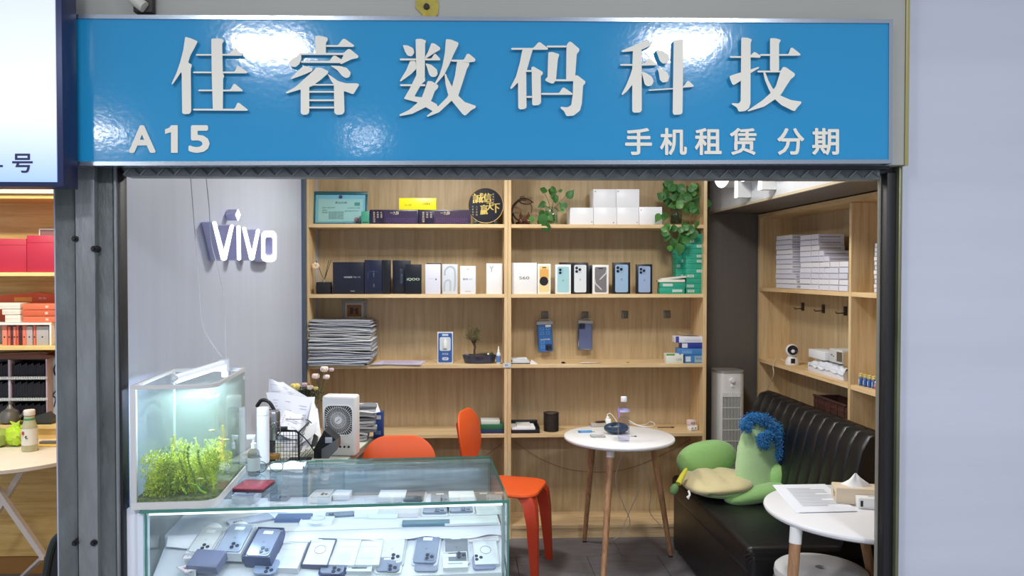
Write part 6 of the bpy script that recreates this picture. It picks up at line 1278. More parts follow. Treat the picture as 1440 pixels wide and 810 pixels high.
for (fx, fy, fz) in ((x0+.2, .03, .085), (x0+.24, .2, .17), (x1-.05, .16, .21)): t.p('small_fish', MB().sph((fx, fy, fz), (.011, .003, .0035), 10, 6), M((196, 190, 110), .3))
# lamp bar
lt = T('aquarium_lamp', 'clear white bar lamp clipped across the top of the aquarium', 'lamp', (A0.x, A0.y, ZC+HT), ang); t = lt
def LA(px, py, yy):  # point above the tank at local depth yy
    d = ray(px, py); o = lt.inv @ Vector((0, 0, H)); dd = lt.inv.to_3x3() @ d; s_ = (yy-o.y)/dd.y; return o+dd*s_
pa, pb = LA(245, 532, .06), LA(316, 510, .40); PB = M((226, 232, 246), .25, emit=.25)
t.p('lamp_bar', MB().tube([pa, pb], [.0115, .0115], 12), PB); t.p('end_cap', MB().sph(pa, (.012, .012, .012), 12, 8), M((200, 206, 214), .2)); t.p('light_tube', MB().tube([pa+Vector((.008, 0, -.012)), pb+Vector((0, -.02, -.012))], .004, 8), M((214, 222, 255), .4, emit=14))
t.p('bracket', MB().box(pb.x-.02, pb.x+.014, pb.y-.02, pb.y+.03, pb.z-.03, pb.z+.012, .006), M((216, 222, 234), .2)); t.p('clamp', MB().box(pb.x-.014, pb.x+.01, pb.y+.005, yb+.012, -.03, pb.z-.03, .004), M((206, 214, 230), .2, alpha=.7)); t.p('screws', MB().cyl((pb.x-.01, pb.y-.022, .004), (pb.x-.01, pb.y-.03, .004), .006, n=12).cyl((pb.x-.03, pb.y-.022, .004), (pb.x-.03, pb.y-.03, .004), .005, n=12), M((170, 180, 214), .3), kind='stuff')
mid = (pa+pb)/2; area('tube_light', mid+Vector((0, 0, -.02)), (0, 0, math.atan2(pb.y-pa.y, pb.x-pa.x)), .3, .02, 6, (206, 212, 255), lt.o)
lw = lambda v: lt.m @ v
def hang(lab, pts, r=.0018): t = T('wire', lab, 'cable', Vector(pts[0])); t.w('cord', MB().tube(pts, r, 6, 8), M((214, 216, 222), .5)); return t
e1_ = lw(pb+Vector((-.012, .02, .014)))
hang('straight white lamp wire hanging from the ceiling on the left', [PY(267, 236, 2.78), PY(272, 300, 2.78), PY(280, 400, 2.8), PY(286, 460, 2.82), e1_])
hang('curved white lamp wire hanging right of the straight one', [PY(288, 236, 2.82), PY(294, 290, 2.82), PY(297, 340, 2.84), PY(306, 375, 2.84), PY(315, 420, 2.84), PY(317, 470, 2.84), lw(pb+Vector((.0, .026, .014)))])
# ================= DESK AND ITS CLUTTER =================
ZD = .75; DS = M((214, 216, 200), .35)
dR = PZ(528, 612, ZD); dN = PZ(492, 643, ZD); x_far = dR.x; yfar = dR.y
t = T('desk', 'cream topped desk along the left wall behind the showcase', 'desk', (-.85, 3.6, 0)); dl = (dR-dN).normalized(); near = dN-dl*.25
pw_ = [(wallx(near.y)+.01, near.y), (near.x, near.y), (dR.x, dR.y), (wallx(yfar)+.01, yfar+.03)]
t.w('desktop', MB().prism(pw_, XY, ZD-.025, ZD), DS); t.w('edge_band', MB().prism([(near.x+.0005, near.y), (near.x+.006, near.y), (dR.x+.006, dR.y), (dR.x+.0005, dR.y)], XY, ZD-.027, ZD+.001), M((130, 134, 122), .4))
for x, y in ((near.x-.06, near.y+.04), (dR.x-.06, dR.y-.06), (wallx(3.3)+.06, 3.3), (wallx(4.0)+.06, 4.0)): t.w('leg', MB().box(x-.02, x+.02, y-.02, y+.02, 0, ZD-.025, .002), M((190, 190, 186), .4))
zd = ZD+.0006
# desk fan
yf = 3.62; c = PY(478, 620, yf); a, b = PY(462, 600, yf).x, PY(499, 600, yf).x; w = b-a+.0; bot = zd; top_ = PY(480, 557, yf).z
t = T('desk_fan', 'white square desk fan with radial grille on the cream desk', 'fan', (PY(476, 600, yf).x, yf, zd), math.radians(-8)); w = .158; h = top_-zd
t.p('housing', MB().box(-w/2, w/2, .0, .085, 0, h, .012, 3), M((228, 228, 226), .35)); cz = h*.6; g = w*.86; k = MB()
t.p('grille_frame', MB().tube([(u, -.002, v) for u, v in rrect(g, g*1.02, .03, 6, 0, cz)+[rrect(g, g*1.02, .03, 6, 0, cz)[0]]], .0035, 6), WHITE); t.p('grille_recess', MB().prism(rrect(g*.96, g*.98, .028, 6, 0, cz), lambda u, v, q: (u, q, v), -.0015, -.0003), M((50, 52, 50), .7))
for i in range(44):
    a_ = i*2*PI/44; R_ = g*.485/max(abs(math.cos(a_)), abs(math.sin(a_))); R_ = min(R_, g*.62); k.tube([(.02*math.cos(a_), -.004, cz+.02*math.sin(a_)), (R_*math.cos(a_)*.98, -.003, cz+R_*math.sin(a_)*.98)], .0011, 4)
t.p('radial_bars', k, WHITE, kind='stuff'); t.p('hub', MB().cyl((0, -.002, cz), (0, -.009, cz), .019, .017, 24), WHITE); t.p('hub_mark', MB().box(-.012, .012, -.0096, -.009, cz-.002, cz+.002, R=Matrix.Rotation(-.7, 3, 'Y')), M((160, 162, 160), .4))
for r_ in (.036, .06): t.p('ring_bar', MB().tube([(r_*math.cos(i*PI/16), -.0045, cz+r_*math.sin(i*PI/16)) for i in range(33)], .001, 4), WHITE)
for i in range(3): t.p('button', MB().cyl((.008+i*.02, .001, h*.16), (.008+i*.02, -.002, h*.16), .0052, n=14), BLACK)
# paper heap in the wire basket
def sheet(t, pts, z=0, col=(222, 226, 236), lines=True, name='paper'):
    k = MB(); n = 8
    P = [Vector(p) for p in pts]
    def f(u, v): p = P[0].lerp(P[1], u).lerp(P[3].lerp(P[2], u), v); return p+Vector((0, -.012*math.sin(PI*u)-.006*math.sin(PI*v), .004*math.sin(PI*u*2)))
    k.grid(f, n, n); o = t.w(name, k, M(col, .75), ang=60)
    if lines:
        k = MB()
        for i in range(7):
            v = .2+.09*i; u1 = .85 if i % 3 else .5; q = [f(.12, v), f(u1, v), f(u1, v+.018), f(.12, v+.018)]; k.f([k.v(p+Vector((0, -.0025, .0008))) for p in q])
        t.w('print_lines', k, M((176, 180, 200), .8), kind='stuff', ang=None, parent=o)
    return o
ys = 3.5
t = T('paper_heap', 'heap of loose white printed papers leaning in the black wire basket', 'papers', (PY(410, 600, ys).x, ys+.05, zd))
sheet(t, [PY(378, 533, 3.75), PY(398, 537, 3.75), PY(432, 558, 3.7), PY(378, 572, 3.68)]); sheet(t, [PY(374, 552, 3.66), PY(443, 558, 3.66), PY(438, 603, 3.56), PY(390, 600, 3.54)])
sheet(t, [PY(395, 585, 3.55), PY(446, 594, 3.6), PY(436, 632, 3.4), PY(384, 620, 3.36)], col=(214, 216, 224)); sheet(t, [PY(400, 577, 3.52), PY(425, 582, 3.55), PY(420, 618, 3.4), PY(386, 610, 3.36)], col=(226, 228, 238))
sheet(t, [PY(398, 600, 3.48), PY(442, 605, 3.5), PY(428, 634, 3.36), PY(400, 636, 3.3)], col=(190, 192, 196)); sheet(t, [PY(382, 582, 3.6), PY(408, 584, 3.6), PY(404, 600, 3.5), PY(380, 598, 3.48)], col=(186, 200, 232), lines=False)
sheet(t, [PY(440, 560, 3.66), PY(447, 575, 3.64), PY(452, 615, 3.5), PY(432, 600, 3.5)], col=(226, 230, 232), lines=False); sheet(t, [PY(416, 606, 3.44), PY(447, 592, 3.5), PY(444, 608, 3.45), PY(420, 628, 3.36)], col=(206, 208, 210), lines=False)
t = T('wire_basket', 'black wire mesh basket holding papers at the near end of the desk', 'basket', (PY(398, 640, 3.3).x, 3.32, zd)); ba = PY(386, 610, 3.3).x; bb_ = PY(420, 610, 3.3).x; zb0, zb1 = zd, PY(400, 607, 3.3).z
k = MB(); WR = M((24, 26, 30), .35)
for i in range(9): x = ba+(bb_-ba)*i/8; k.tube([(x, 3.3, zb0), (x, 3.3, zb1)], .0012, 4)
for i in range(12): z = zb0+(zb1-zb0)*i/11; k.tube([(ba, 3.3, z), (bb_, 3.3, z)], .0012, 4)
for i in range(12): y = 3.3+.3*i/11; k.tube([(bb_, y, zb0), (bb_, y, zb1)], .0012, 4)
for i in range(12): z = zb0+(zb1-zb0)*i/11; k.tube([(bb_, 3.3, z), (bb_, 3.6, z)], .0012, 4)
t.w('mesh', k, WR, kind='stuff'); t.w('rim', MB().tube([(ba, 3.3, zb0), (ba, 3.3, zb1), (bb_-.01, 3.3, zb1+.004), (bb_, 3.3, zb1-.01), (bb_, 3.3, zb0)], .004, 8), WR); t.w('rim', MB().tube([(bb_, 3.3, zb1-.005), (bb_, 3.6, zb1-.005), (ba, 3.6, zb1)], .004, 8), WR); t.w('base', MB().box(ba, bb_, 3.3, 3.6, zb0, zb0+.003), WR)
t.w('upper_wire', MB().tube([PY(402, 589, 3.45), PY(430, 590, 3.5), PY(438, 595, 3.48)], .0025, 6, 5), M((70, 74, 80), .3, .6))
t = T('stapler_tray', 'black and grey plastic tray tipped beside the paper heap', 'tray', (PY(452, 630, 3.42).x, 3.42, zd)); yy = 3.38
k = MB(); k.prism([(441, 645), (441, 632), (456, 605), (474, 620), (474, 632), (462, 645)], lambda u, v, q: PY(u, v, yy)+Vector((0, q, 0)), 0, .1); bm_ = k.bm; zmin = min(v.co.z for v in bm_.verts)
for v in bm_.verts: v.co.z = max(v.co.z, zd)
t.w('tray_body', k, M((30, 32, 34), .35)); k = MB(); k.prism([(452, 645), (452, 632), (474, 618), (475, 630), (462, 645)], lambda u, v, q: PY(u, v, yy-.012)+Vector((0, q, 0)), 0, .01)
for v in k.bm.verts: v.co.z = max(v.co.z, zd)
t.w('grey_side', k, M((104, 106, 106), .4)); t.w('ridge', MB().box(PY(458, 618, yy).x, PY(468, 618, yy).x, yy-.016, yy-.013, PY(458, 622, yy).z, PY(458, 614, yy).z, .001), M((170, 172, 176), .3))
t = T('adapter_cable', 'black device with a cable arching over the papers', 'cable', PY(396, 606, 3.28)); t.w('cord', MB().tube([PY(390, 612, 3.27), PY(400, 605, 3.27), PY(420, 609, 3.27), PY(436, 625, 3.28), PY(446, 643, 3.3)], .0028, 6, 6), BLACK)
t.w('plug', MB().box(PY(384, 600, 3.28).x, PY(404, 600, 3.28).x, 3.27, 3.29, PY(390, 606, 3.28).z, PY(390, 600, 3.28).z, .003), BLACK)
t = T('headset', 'black curved handle of a bag behind the thermos', 'bag', (PY(378, 600, 3.3).x, 3.36, zd)); t.w('bag_body', MB().box(PY(364, 600, 3.36).x, PY(382, 600, 3.36).x, 3.345, 3.42, zd, PY(370, 577, 3.36).z, .02, 3), M((28, 30, 36), .6)); t.w('handle', MB().tube([PY(361, 572, 3.35), PY(368, 563, 3.35), PY(379, 566, 3.35), PY(388, 582, 3.35)], .008, 8, 6), BLACK)
# bundle right of the fan
t = T('paper_bundle', 'bundle of folded newspapers right of the desk fan', 'papers', (PY(516, 600, 3.95).x, 3.95, zd)); rk = random.Random(22); n = 12; zb = zd; zt2 = PY(510, 572, 3.92).z; yb2 = 3.93
for i in range(n):
    z = zb+(zt2-zb)*i/n; k = MB(); xl = PY(495, 600, yb2).x+rk.uniform(-.01, .01); xr = PY(527 if i > 2 else 520, 600, yb2).x+rk.uniform(-.02, .006); th = (zt2-zb)/n*.75; am = rk.uniform(-.008, .008)
    def ff(u, v): return (xl+(xr-xl)*u, yb2+.12*v, z+.0012+am*math.sin(u*4)*.5+abs(am)*.5)
    k.grid(ff, 8, 2); k.grid(lambda u, v: tuple(Vector(ff(u, v))+Vector((0, 0, th))), 8, 2); k.grid(lambda u, v: tuple(Vector(ff(u, 0))+Vector((0, 0, th*v))), 8, 1); k.grid(lambda u, v: tuple(Vector(ff(1, u))+Vector((0, 0, th*v))), 2, 1)
    t.w('paper', k, M(((190, 192, 196), (160, 164, 168), (214, 214, 218), (120, 124, 130))[i % 4], .8))
sheet(t, [PY(497, 568, 4.02), PY(531, 567, 4.02), PY(535, 579, 3.93), PY(498, 580, 3.93)], col=(206, 208, 214))
t = T('blue_box', 'upright navy blue box with a small white label beside the newspapers', 'box', (PY(532, 600, 4.0).x, 4.0, zd)); a, b = PY(525, 600, 4.0).x, PY(538.5, 600, 4.0).x; zt3 = PY(530, 580, 4.0).z; t.w('box_body', MB().box(a, b, 4.0, 4.06, zd, zt3, .001), M((32, 68, 132), .4)); t.w('label', MB().box(a+(b-a)*.3, b-(b-a)*.2, 3.9994, 4.0, zt3-.035, zt3-.015), M((206, 212, 220), .5))
k = MB(); text(k, 'BOX', lambda u, v, q: (u, 3.9992, v), a+(b-a)*.35, b-(b-a)*.25, zt3-.03, zt3-.02); bpy.data.objects  # small print
t.w('print', MB().box(a+.01, b-.01, 3.9993, 4.0, zd+.02, zd+.04), M((90, 120, 170), .5))
# flowers in a vase behind the fan
t = T('flower_vase', 'small dark vase of cream, pink and yellow artificial flowers', 'flowers', (PY(437, 590, 3.85).x, 3.85, zd)); FP = M((236, 214, 204), .7); FY_ = M((226, 204, 120), .7); FD = M((60, 66, 46), .8)
t.p('vase', MB().lathe([(.03, 0), (.036, .03), (.03, .1), (.02, .13), (.025, .15)], n=20), M((44, 50, 56), .3)); vb = Vector((t.o.location.x, 3.85, zd+.15))
def blossom(px, py, Y, r_, mat, cup=True):
    c = PY(px, py, Y); t.w('stem', MB().tube([vb, (vb+c)/2+Vector((.01, 0, .0)), c], .0018, 5, 4), M((130, 120, 70), .6)); k = MB()
    for i in range(6):
        a = i*PI/3+px; p = c+Vector((math.cos(a)*r_*.5, math.sin(a)*r_*.5, .0)); k.sph(p, (r_*.5, r_*.45, r_*.62), 10, 7)
    k.sph(c-Vector((0, 0, r_*.2)), r_*.5, 10, 6); t.w('blossom', k, mat, kind=None)
for (px, py, Y, r_, mt) in ((456, 519, 3.8, .021, FP), (444, 529, 3.8, .02, FP), (459, 530, 3.8, .017, FP), (466, 520, 3.84, .014, M((206, 180, 190), .7)), (415, 544, 3.82, .026, FY_), (428, 541, 3.82, .016, M((206, 176, 176), .7)), (436, 545, 3.82, .017, FP), (444, 546, 3.82, .013, FY_)): blossom(px, py, Y, r_, mt)
k = MB(); rk = random.Random(31)
for i in range(260):
    c = PY(rk.gauss(434, 8), rk.gauss(553, 4), 3.84+rk.uniform(-.03, .03)); d = Vector((rk.gauss(0, 1), rk.gauss(0, 1), rk.gauss(.3, 1))).normalized()*.018; s_ = d.orthogonal().normalized()*.005; k.f([k.v(c-s_), k.v(c+d), k.v(c+s_)])
t.w('foliage', k, FD, kind='stuff', ang=None)
# ================= NEIGHBOUR'S STALL =================
yN = 4.2; x0N, x1N = PY(-70, 400, yN).x, -1.425; zt_n = PY(20, 262, yN).z
t = T('neighbour_shelf', 'yellow oak shelving of the next stall at the left edge', 'shelf', ((x0N+x1N)/2, yN, 0))
ZN = [PY(40, y, yN).z for y in (383, 487, 597)]
t.w('back_panel', MB().box(x0N, x1N, yN+.3, yN+.312, 0, 2.4), OAKY)
for z in ZN: t.w('shelf_board', MB().box(x0N, x1N, yN-(0 if z > ZN[2]+.01 else .02), yN+.3, z-.02, z, .001, 1), M((232, 206, 140), .5, var=.08, vscale=10))
t.w('top_board', MB().box(x0N, x1N, yN, yN+.3, PY(40, 276, yN).z-.012, PY(40, 276, yN).z+.012), OAKY); t.w('header_board', MB().box(x0N, x1N, yN-.02, yN+.28, PY(40, 276, yN).z+.013, 2.4), M((216, 206, 186), .5)); t.w('cabinet_front', MB().box(x0N, x1N, yN-.005, yN+.01, .1, ZN[2]-.021), OAKY); t.w('kickboard', MB().box(x0N, x1N, yN+.012, yN+.03, 0, .1), M((160, 116, 60), .5))
RED = M((176, 40, 66), .5)
def nbox(lab, px0, px1, py1, zb, Y, dep, mat, nm='box', grp=None, cat='box', letters=None):
    a, b, h = SH(px0, px1, py1, zb, Y); t = T(nm, lab, cat, ((a+b)/2, Y, zb+.0005), 0, grp); t.W = b-a; t.H = h; t.p('box_body', MB().box(-t.W/2, t.W/2, 0, dep, 0, h-.0008, .002), mat)
    return t
t = nbox('wide crimson box, left of two on the next stall', -60, 37, 335.5, ZN[0], 4.24, .2, RED, 'crimson_box'); t.p('lid_seam', MB().box(-t.W/2, t.W/2, -.0008, 0, t.H*.8, t.H*.81), M((130, 26, 46), .5))
t = nbox('tall crimson box, right of two on the next stall', 37.5, 80, 331, ZN[0], 4.22, .2, RED, 'crimson_box'); t.p('lid_seam', MB().box(-t.W/2, t.W/2, -.0008, 0, t.H*.8, t.H*.81), M((130, 26, 46), .5))
c = PY(70, 326, 4.46); t = T('framed_picture', 'small white framed picture behind the crimson boxes', 'frame', (c.x, 4.46, ZN[0])); hz = PY(70, 321, 4.46).z-ZN[0]; t.p('frame', MB().box(-.06, .1, 0, .012, 0, hz, .002), M((226, 220, 214), .5)); t.p('picture', MB().box(-.048, .09, -.001, 0, .02, hz-.014), M((150, 110, 110), .5)); t.p('dark_border', MB().box(-.052, .094, -.0006, 0, .016, hz-.01), M((40, 36, 40), .5))
ORG = M((214, 92, 52), .5)
# drawer rack with small red boxes
t = T('display_rack', 'white open rack of small salmon phone boxes on the second shelf', 'rack', (PY(30, 486, 4.24).x, 4.24, ZN[1]+.0005)); a, b, h = SH(-60, 72, 454, ZN[1], 4.24); c0 = (a+b)/2
t.w('frame_top', MB().box(a, b, 4.24, 4.4, ZN[1]+h-.012, ZN[1]+h, .001), WHITE); t.w('frame_side', MB().box(b-.01, b, 4.24, 4.4, ZN[1]+.001, ZN[1]+h-.0125, .001), WHITE); t.w('frame_back', MB().box(a, b-.011, 4.39, 4.4, ZN[1]+.001, ZN[1]+h-.0125), M((170, 160, 150), .6))
cx = -2
for i, (pa_, pb2, cl) in enumerate(((3, 9.5, (232, 140, 118)), (11, 14.5, (214, 110, 92)), (15, 18, (80, 56, 70)), (18.5, 22, (226, 128, 106)), (23, 26, (210, 100, 84)), (26.5, 31, (70, 40, 56)), (31.5, 36.5, (228, 124, 100)), (37, 45.5, (186, 176, 180)), (47, 50, (224, 116, 92)), (51, 68, (180, 178, 180)))):
    xa_, xb2 = PY(pa_, 470, 4.26).x, PY(pb2, 470, 4.26).x; tt_ = T('small_phone_box', 'small upright box in the white rack, %s from the left' % ('first', 'second', 'third', 'fourth', 'fifth', 'sixth', 'seventh', 'eighth', 'ninth', 'last')[i], 'box', ((xa_+xb2)/2, 4.26, ZN[1]+.0005), 0, 'boxes in the white rack'); hh = h*.86
    tt_.p('box_body', MB().box(-(xb2-xa_)/2, (xb2-xa_)/2, 0, .1, 0, hh*(.96 if i % 2 else 1), .001), M(cl, .5)); tt_.p('mark', MB().cyl((0, 0, hh*.42), (0, -.001, hh*.42), .004, n=8), BLACK)
zr = ZN[1]+h+.001
for i in range(3):
    z1 = PY(50, (445, 436, 427)[i], 4.25).z; z0_ = PY(50, (453.4, 444.6, 435.6)[i], 4.25).z
    a, b = PY(32-(i == 1)*1.5, 440, 4.25).x, PY(80, 440, 4.25).x; t = T('phone_box', ('orange box at the bottom of the pile on the white rack', 'orange box in the middle of the pile on the white rack', 'orange box at the top of the pile on the white rack')[i], 'box', ((a+b)/2, 4.25, max(z0_, zr)), 0, 'orange boxes on the white rack'); hh = z1-max(z0_, zr)-.001; t.p('box_body', MB().box(-(b-a)/2, (b-a)/2, 0, .12, 0, hh, .001), M((226, 120, 84) if i != 1 else (214, 104, 70), .5)); t.p('white_mark', MB().box(.03, .045, -.001, 0, hh*.3, hh*.7), M((240, 200, 180), .5)); zr = z1
zr = ZN[1]+h+.001
for i, (px, y0_, y1_) in enumerate(((7, 453.4, 443), (3, 442.6, 435), (-20, 434.6, 426))):
    a, b = PY(px, 440, 4.25).x, PY(28.5, 440, 4.25).x; z0_, z1 = max(PY(20, y0_, 4.25).z, zr), PY(20, y1_, 4.25).z
    t = T('white_box', ('white box lowest left of the orange pile', 'white box in the middle left of the orange pile', 'long white box on top left of the orange pile')[i], 'box', ((a+b)/2, 4.25, z0_), 0, 'white boxes on the white rack'); t.p('box_body', MB().box(-(b-a)/2, (b-a)/2, 0, .1, 0, z1-z0_-.001, .001), M((236, 232, 220), .5)); t.p('lid_seam', MB().box(-(b-a)/2, (b-a)/2, -.0006, 0, (z1-z0_)*.5, (z1-z0_)*.53), M((180, 176, 168), .5)); zr = z1
a, b = PY(-50, 420, 4.42).x, PY(82, 420, 4.42).x; z0_ = PY(40, 424, 4.42).z; t = T('shopping_bag', 'flat orange printed bag behind the boxes on the white rack', 'bag', ((a+b)/2, 4.42, ZN[1])); t.w('bag_body', MB().prism([(a, ZN[1]+.001), (b, ZN[1]+.001), (b, PY(80, 415, 4.42).z), (PY(52, 411, 4.42).x, PY(52, 411, 4.42).z), (a, PY(0, 420, 4.42).z)], lambda u, v, q: (u, 4.42+q, v), 0, .04), ORG); k = MB(); text(k, '华为', lambda u, v, q: (u, 4.4194, v), PY(54, 420, 4.42).x, PY(65, 420, 4.42).x, PY(54, 421, 4.42).z, PY(54, 418, 4.42).z); t.w('lettering', k, WHITE, ang=None)
t.w('yellow_print', MB().box(PY(20, 420, 4.42).x, PY(45, 420, 4.42).x, 4.4192, 4.42, PY(30, 424, 4.42).z, PY(30, 418, 4.42).z), M((240, 160, 70), .5))
# black compartment rack on the counter
t = T('compartment_rack', 'black rack of phone cases with white divider strips on the stall counter', 'rack', (PY(30, 590, 4.3).x, 4.3, ZN[2]+.0005)); a, b = PY(-60, 500, 4.3).x, PY(66, 500, 4.3).x; zt4 = PY(30, 505, 4.3).z
t.w('back', MB().box(a, b, 4.42, 4.44, ZN[2]+.001, zt4), BLACK); t.w('side', MB().box(b-.008, b, 4.3, 4.419, ZN[2]+.001, zt4, .001), M((196, 176, 196), .4)); t.w('divider', MB().box(PY(11, 500, 4.3).x, PY(14, 500, 4.3).x, 4.3, 4.419, ZN[2]+.001, zt4-.004, .001), M((196, 184, 200), .4)); t.w('top', MB().box(a, b-.009, 4.3, 4.419, zt4-.003, zt4), M((60, 56, 60), .4))
for py in (532, 562): z = PY(30, py, 4.3).z; t.w('divider_strip', MB().box(a, b-.009, 4.296, 4.30, z-.007, z+.007, .001), M((196, 208, 216), .4)); t.w('ledge', MB().box(a, b-.009, 4.301, 4.419, z-.004, z), BLACK)
k = MB()
for r_, (pya, pyb) in enumerate(((531, 509), (561, 535), (590, 566))):
    for i in range(34):
        px = -8+i*2.2
        if 10 < px < 15 or px > 62: continue
        x = PY(px, 500, 4.31).x; k.box(x, x+.006, 4.312, 4.41, PY(30, pya, 4.3).z+.002, PY(30, pyb+(i*7 % 4), 4.3).z-.008)
t.w('case_blades', k, M((38, 38, 46), .35), kind='stuff')
for j, py in enumerate((532, 562)):
    k = MB()
    for i in range(28): x = PY(i*2.4, 500, 4.29).x; z = PY(30, py, 4.3).z; k.box(x, x+.004, 4.290, 4.2955, z-.002, z+.011)
    t.w('peg_row', k, M((226, 232, 236), .3), kind='stuff')
c = PY(74, 590, 4.3); t = T('poster', 'pale blue poster with black drawing at the right of the case rack', 'poster', (c.x, 4.36, ZN[2]+.0005)); a, b = PY(67, 500, 4.36).x, PY(84, 500, 4.36).x; t.w('sheet', MB().box(a, b, 4.36, 4.366, ZN[2]+.001, PY(70, 502, 4.36).z), M((190, 214, 220), .5)); k = MB(); k.tube([PY(x, y, 4.358) for x, y in ((79, 512), (76, 518), (77, 526), (80, 529))], .004, 5, 4); k.tube([PY(x, y, 4.358) for x, y in ((80, 548), (74, 556), (78, 560), (76, 572))], .003, 5, 4); t.w('black_drawing', k, BLACK)
t = T('leaflet', 'brown flat pamphlets lying on top of the case rack', 'papers', (PY(40, 500, 4.3).x, 4.3, zt4)); t.w('leaflets', MB().prism([(-.25, 0), (.1, .0005), (.14, .014), (.05, .03), (-.2, .02)], lambda u, v, q: (PY(40, 500, 4.3).x+u, 4.3+q, zt4+.0006+v), 0, .1), M((110, 70, 60), .6)); t.w('top_sheet', MB().prism([(-.2, .0205), (.05, .0305), (.09, .026), (.1, .029), (.04, .036), (-.2, .026)], lambda u, v, q: (PY(40, 500, 4.3).x+u, 4.3+q, zt4+.0006+v), .01, .09), M((160, 130, 120), .6))
c = PY(8, 596, 4.2); t = T('teapot', 'grey metal teapot at the left on the stall counter', 'teapot', (c.x, 4.24, ZN[2]+.0005)); t.p('body', MB().lathe([(.035, 0), (.05, .01), (.052, .035), (.04, .065), (.018, .078)], n=24), M((120, 118, 112), .35, .5)); t.p('lid', MB().lathe([(.018, .078), (.012, .09), (.006, .1), (.008, .11), (0, .115)], n=16), M((140, 138, 132), .3, .5)); t.p('spout', MB().tube([(.045, 0, .03), (.065, 0, .045), (.075, 0, .07)], [.009, .005], 8, 4), M((120, 118, 112), .35, .5))
t = T('phone_stand', 'dark grey sloped stand beside the bottle on the stall counter', 'stand', (PY(50, 594, 4.2).x, 4.2, ZN[2]+.0005)); t.p('wedge', MB().prism([(-.09, 0), (.08, 0), (.085, .03), (.05, .06), (-.06, .025)], lambda u, v, q: (u, q, v), 0, .06), M((62, 64, 66), .4)); t.p('edge', MB().box(-.09, .08, -.003, 0, 0, .006), M((30, 30, 32), .4))
# neighbour's round table
ZQ = .72; cN = PZ(-10, 642, ZQ); e_ = PZ(82, 632, ZQ); rN = .40; cxn = PZ(40, 655, ZQ).x-.24; cyn = PZ(20, 660, ZQ).y+rN-.04
t = T('folding_table', 'round cream folding table with crossed white legs in the next stall', 'table', (cxn, cyn, 0)); TP = M((232, 222, 206), .5, var=.05, vscale=6)
t.w('tabletop', MB().lathe([(rN-.01, ZQ-.026), (rN, ZQ-.02), (rN, ZQ-.004), (rN-.006, ZQ)], (cxn, cyn, 0), 56), TP)
LG = M((222, 216, 212), .4)
def bar(pa_, pb2, w_=.018): t.w('leg', MB().tube([pa_, pb2], w_, 4), LG)
yl_ = cyn-.12; bar(PY(38, 652, yl_), PY(-20, 745, yl_+.02)); bar(PY(-20, 665, yl_-.05), PY(62, 783, yl_-.03)); bar(PY(62, 783, yl_-.03)+Vector((0, -.02, 0)), PZ(30, 812, .02), .012)
zq = ZQ+.0005; c = PZ(42, 634, ZQ)
t = T('juice_bottle', 'clear juice bottle with green collar and white cap on the folding table', 'bottle', (c.x, c.y, zq)); s_ = c.y/F; R = 10*s_; h = 57*s_
t.p('bottle_body', MB().lathe([(R*.95, 0), (R, .006), (R, h*.55), (R*.8, h*.68), (R*.68, h*.78), (R*.66, h*.86)], n=24), M((206, 206, 170), .15, alpha=.75)); t.p('juice', MB().lathe([(R*.9, .004), (R*.92, h*.25), (0, h*.25)], n=24), M((200, 190, 70), .3)); t.p('label', MB().lathe([(R*1.02, h*.16), (R*1.02, h*.56)], n=24, cap=False), M((228, 228, 220), .5)); t.p('green_collar', MB().lathe([(R*.72, h*.72), (R*.7, h*.8)], n=24, cap=False), M((50, 150, 100), .4)); t.p('cap', MB().lathe([(R*.7, h*.87), (R*.72, h*.88), (R*.72, h*.98), (R*.66, h)], n=24), M((232, 228, 220), .4)); k = MB(); k.box(-R*.5, -R*.2, -R*1.04, -R*1.0, h*.42, h*.5); t.p('red_mark', k, M((190, 50, 60), .5)); k = MB(); k.tube([(-R*.1, -R*1.03, h*.36), (R*.15, -R*1.04, h*.4), (R*.0, -R*1.04, h*.33), (R*.3, -R*1.02, h*.34)], .0015, 4, 4); t.p('black_mark', k, BLACK)
c = PZ(20, 628, ZQ); t = T('plastic_bag', 'bright lime green plastic bag left of the juice bottle', 'bag', (c.x, c.y+.02, zq)); k = MB(); k.sph((0, 0, .05), (.06, .045, .05), 18, 12); rk = random.Random(77)
for v in k.bm.verts: v.co += Vector((rk.gauss(0, .005), rk.gauss(0, .004), rk.gauss(0, .005))); v.co.z = max(v.co.z, 0)
t.p('bag_body', k, M((186, 224, 60), .3), ang=15); t.p('bag_knot', MB().prism([(-.01, .095), (-.03, .125), (0, .115), (.02, .13), (.012, .095)], lambda u, v, q: (u, q, v), -.004, .004), M((196, 230, 80), .3))
c = PZ(3, 628, ZQ); t = T('pomelo', 'pale green round fruit at the left edge of the folding table', 'fruit', (c.x-.02, c.y, zq)); t.p('fruit_body', MB().lathe([(.02, 0), (.04, .01), (.052, .035), (.05, .062), (.03, .085), (.006, .094), (0, .094)], n=24), M((150, 172, 84), .5, var=.1, vscale=30)); t.p('stalk', MB().cyl((0, 0, .093), (0, 0, .1), .004, n=8), M((110, 90, 50), .7))
c = PZ(66, 628, ZQ); t = T('snack_packet', 'flat yellow packet on the folding table beside the pillar', 'packet', (c.x, c.y+.02, zq)); t.p('packet', MB().box(-.06, .07, -.03, .03, 0, .008, .003), M((226, 190, 90), .5)); t.p('grey_item', MB().box(-.05, .05, .0, .03, .0085, .02, .002), M((110, 110, 112), .5))
t = T('floor_card', 'small white card lying on the stall floor', 'card', PZ(17, 797, .0)+Vector((0, 0, .0006))); t.p('card', MB().box(-.04, .04, -.02, .02, 0, .002), PAPER); t.p('print', MB().box(-.03, .03, -.01, .01, .002, .0024), M((180, 180, 184), .6))
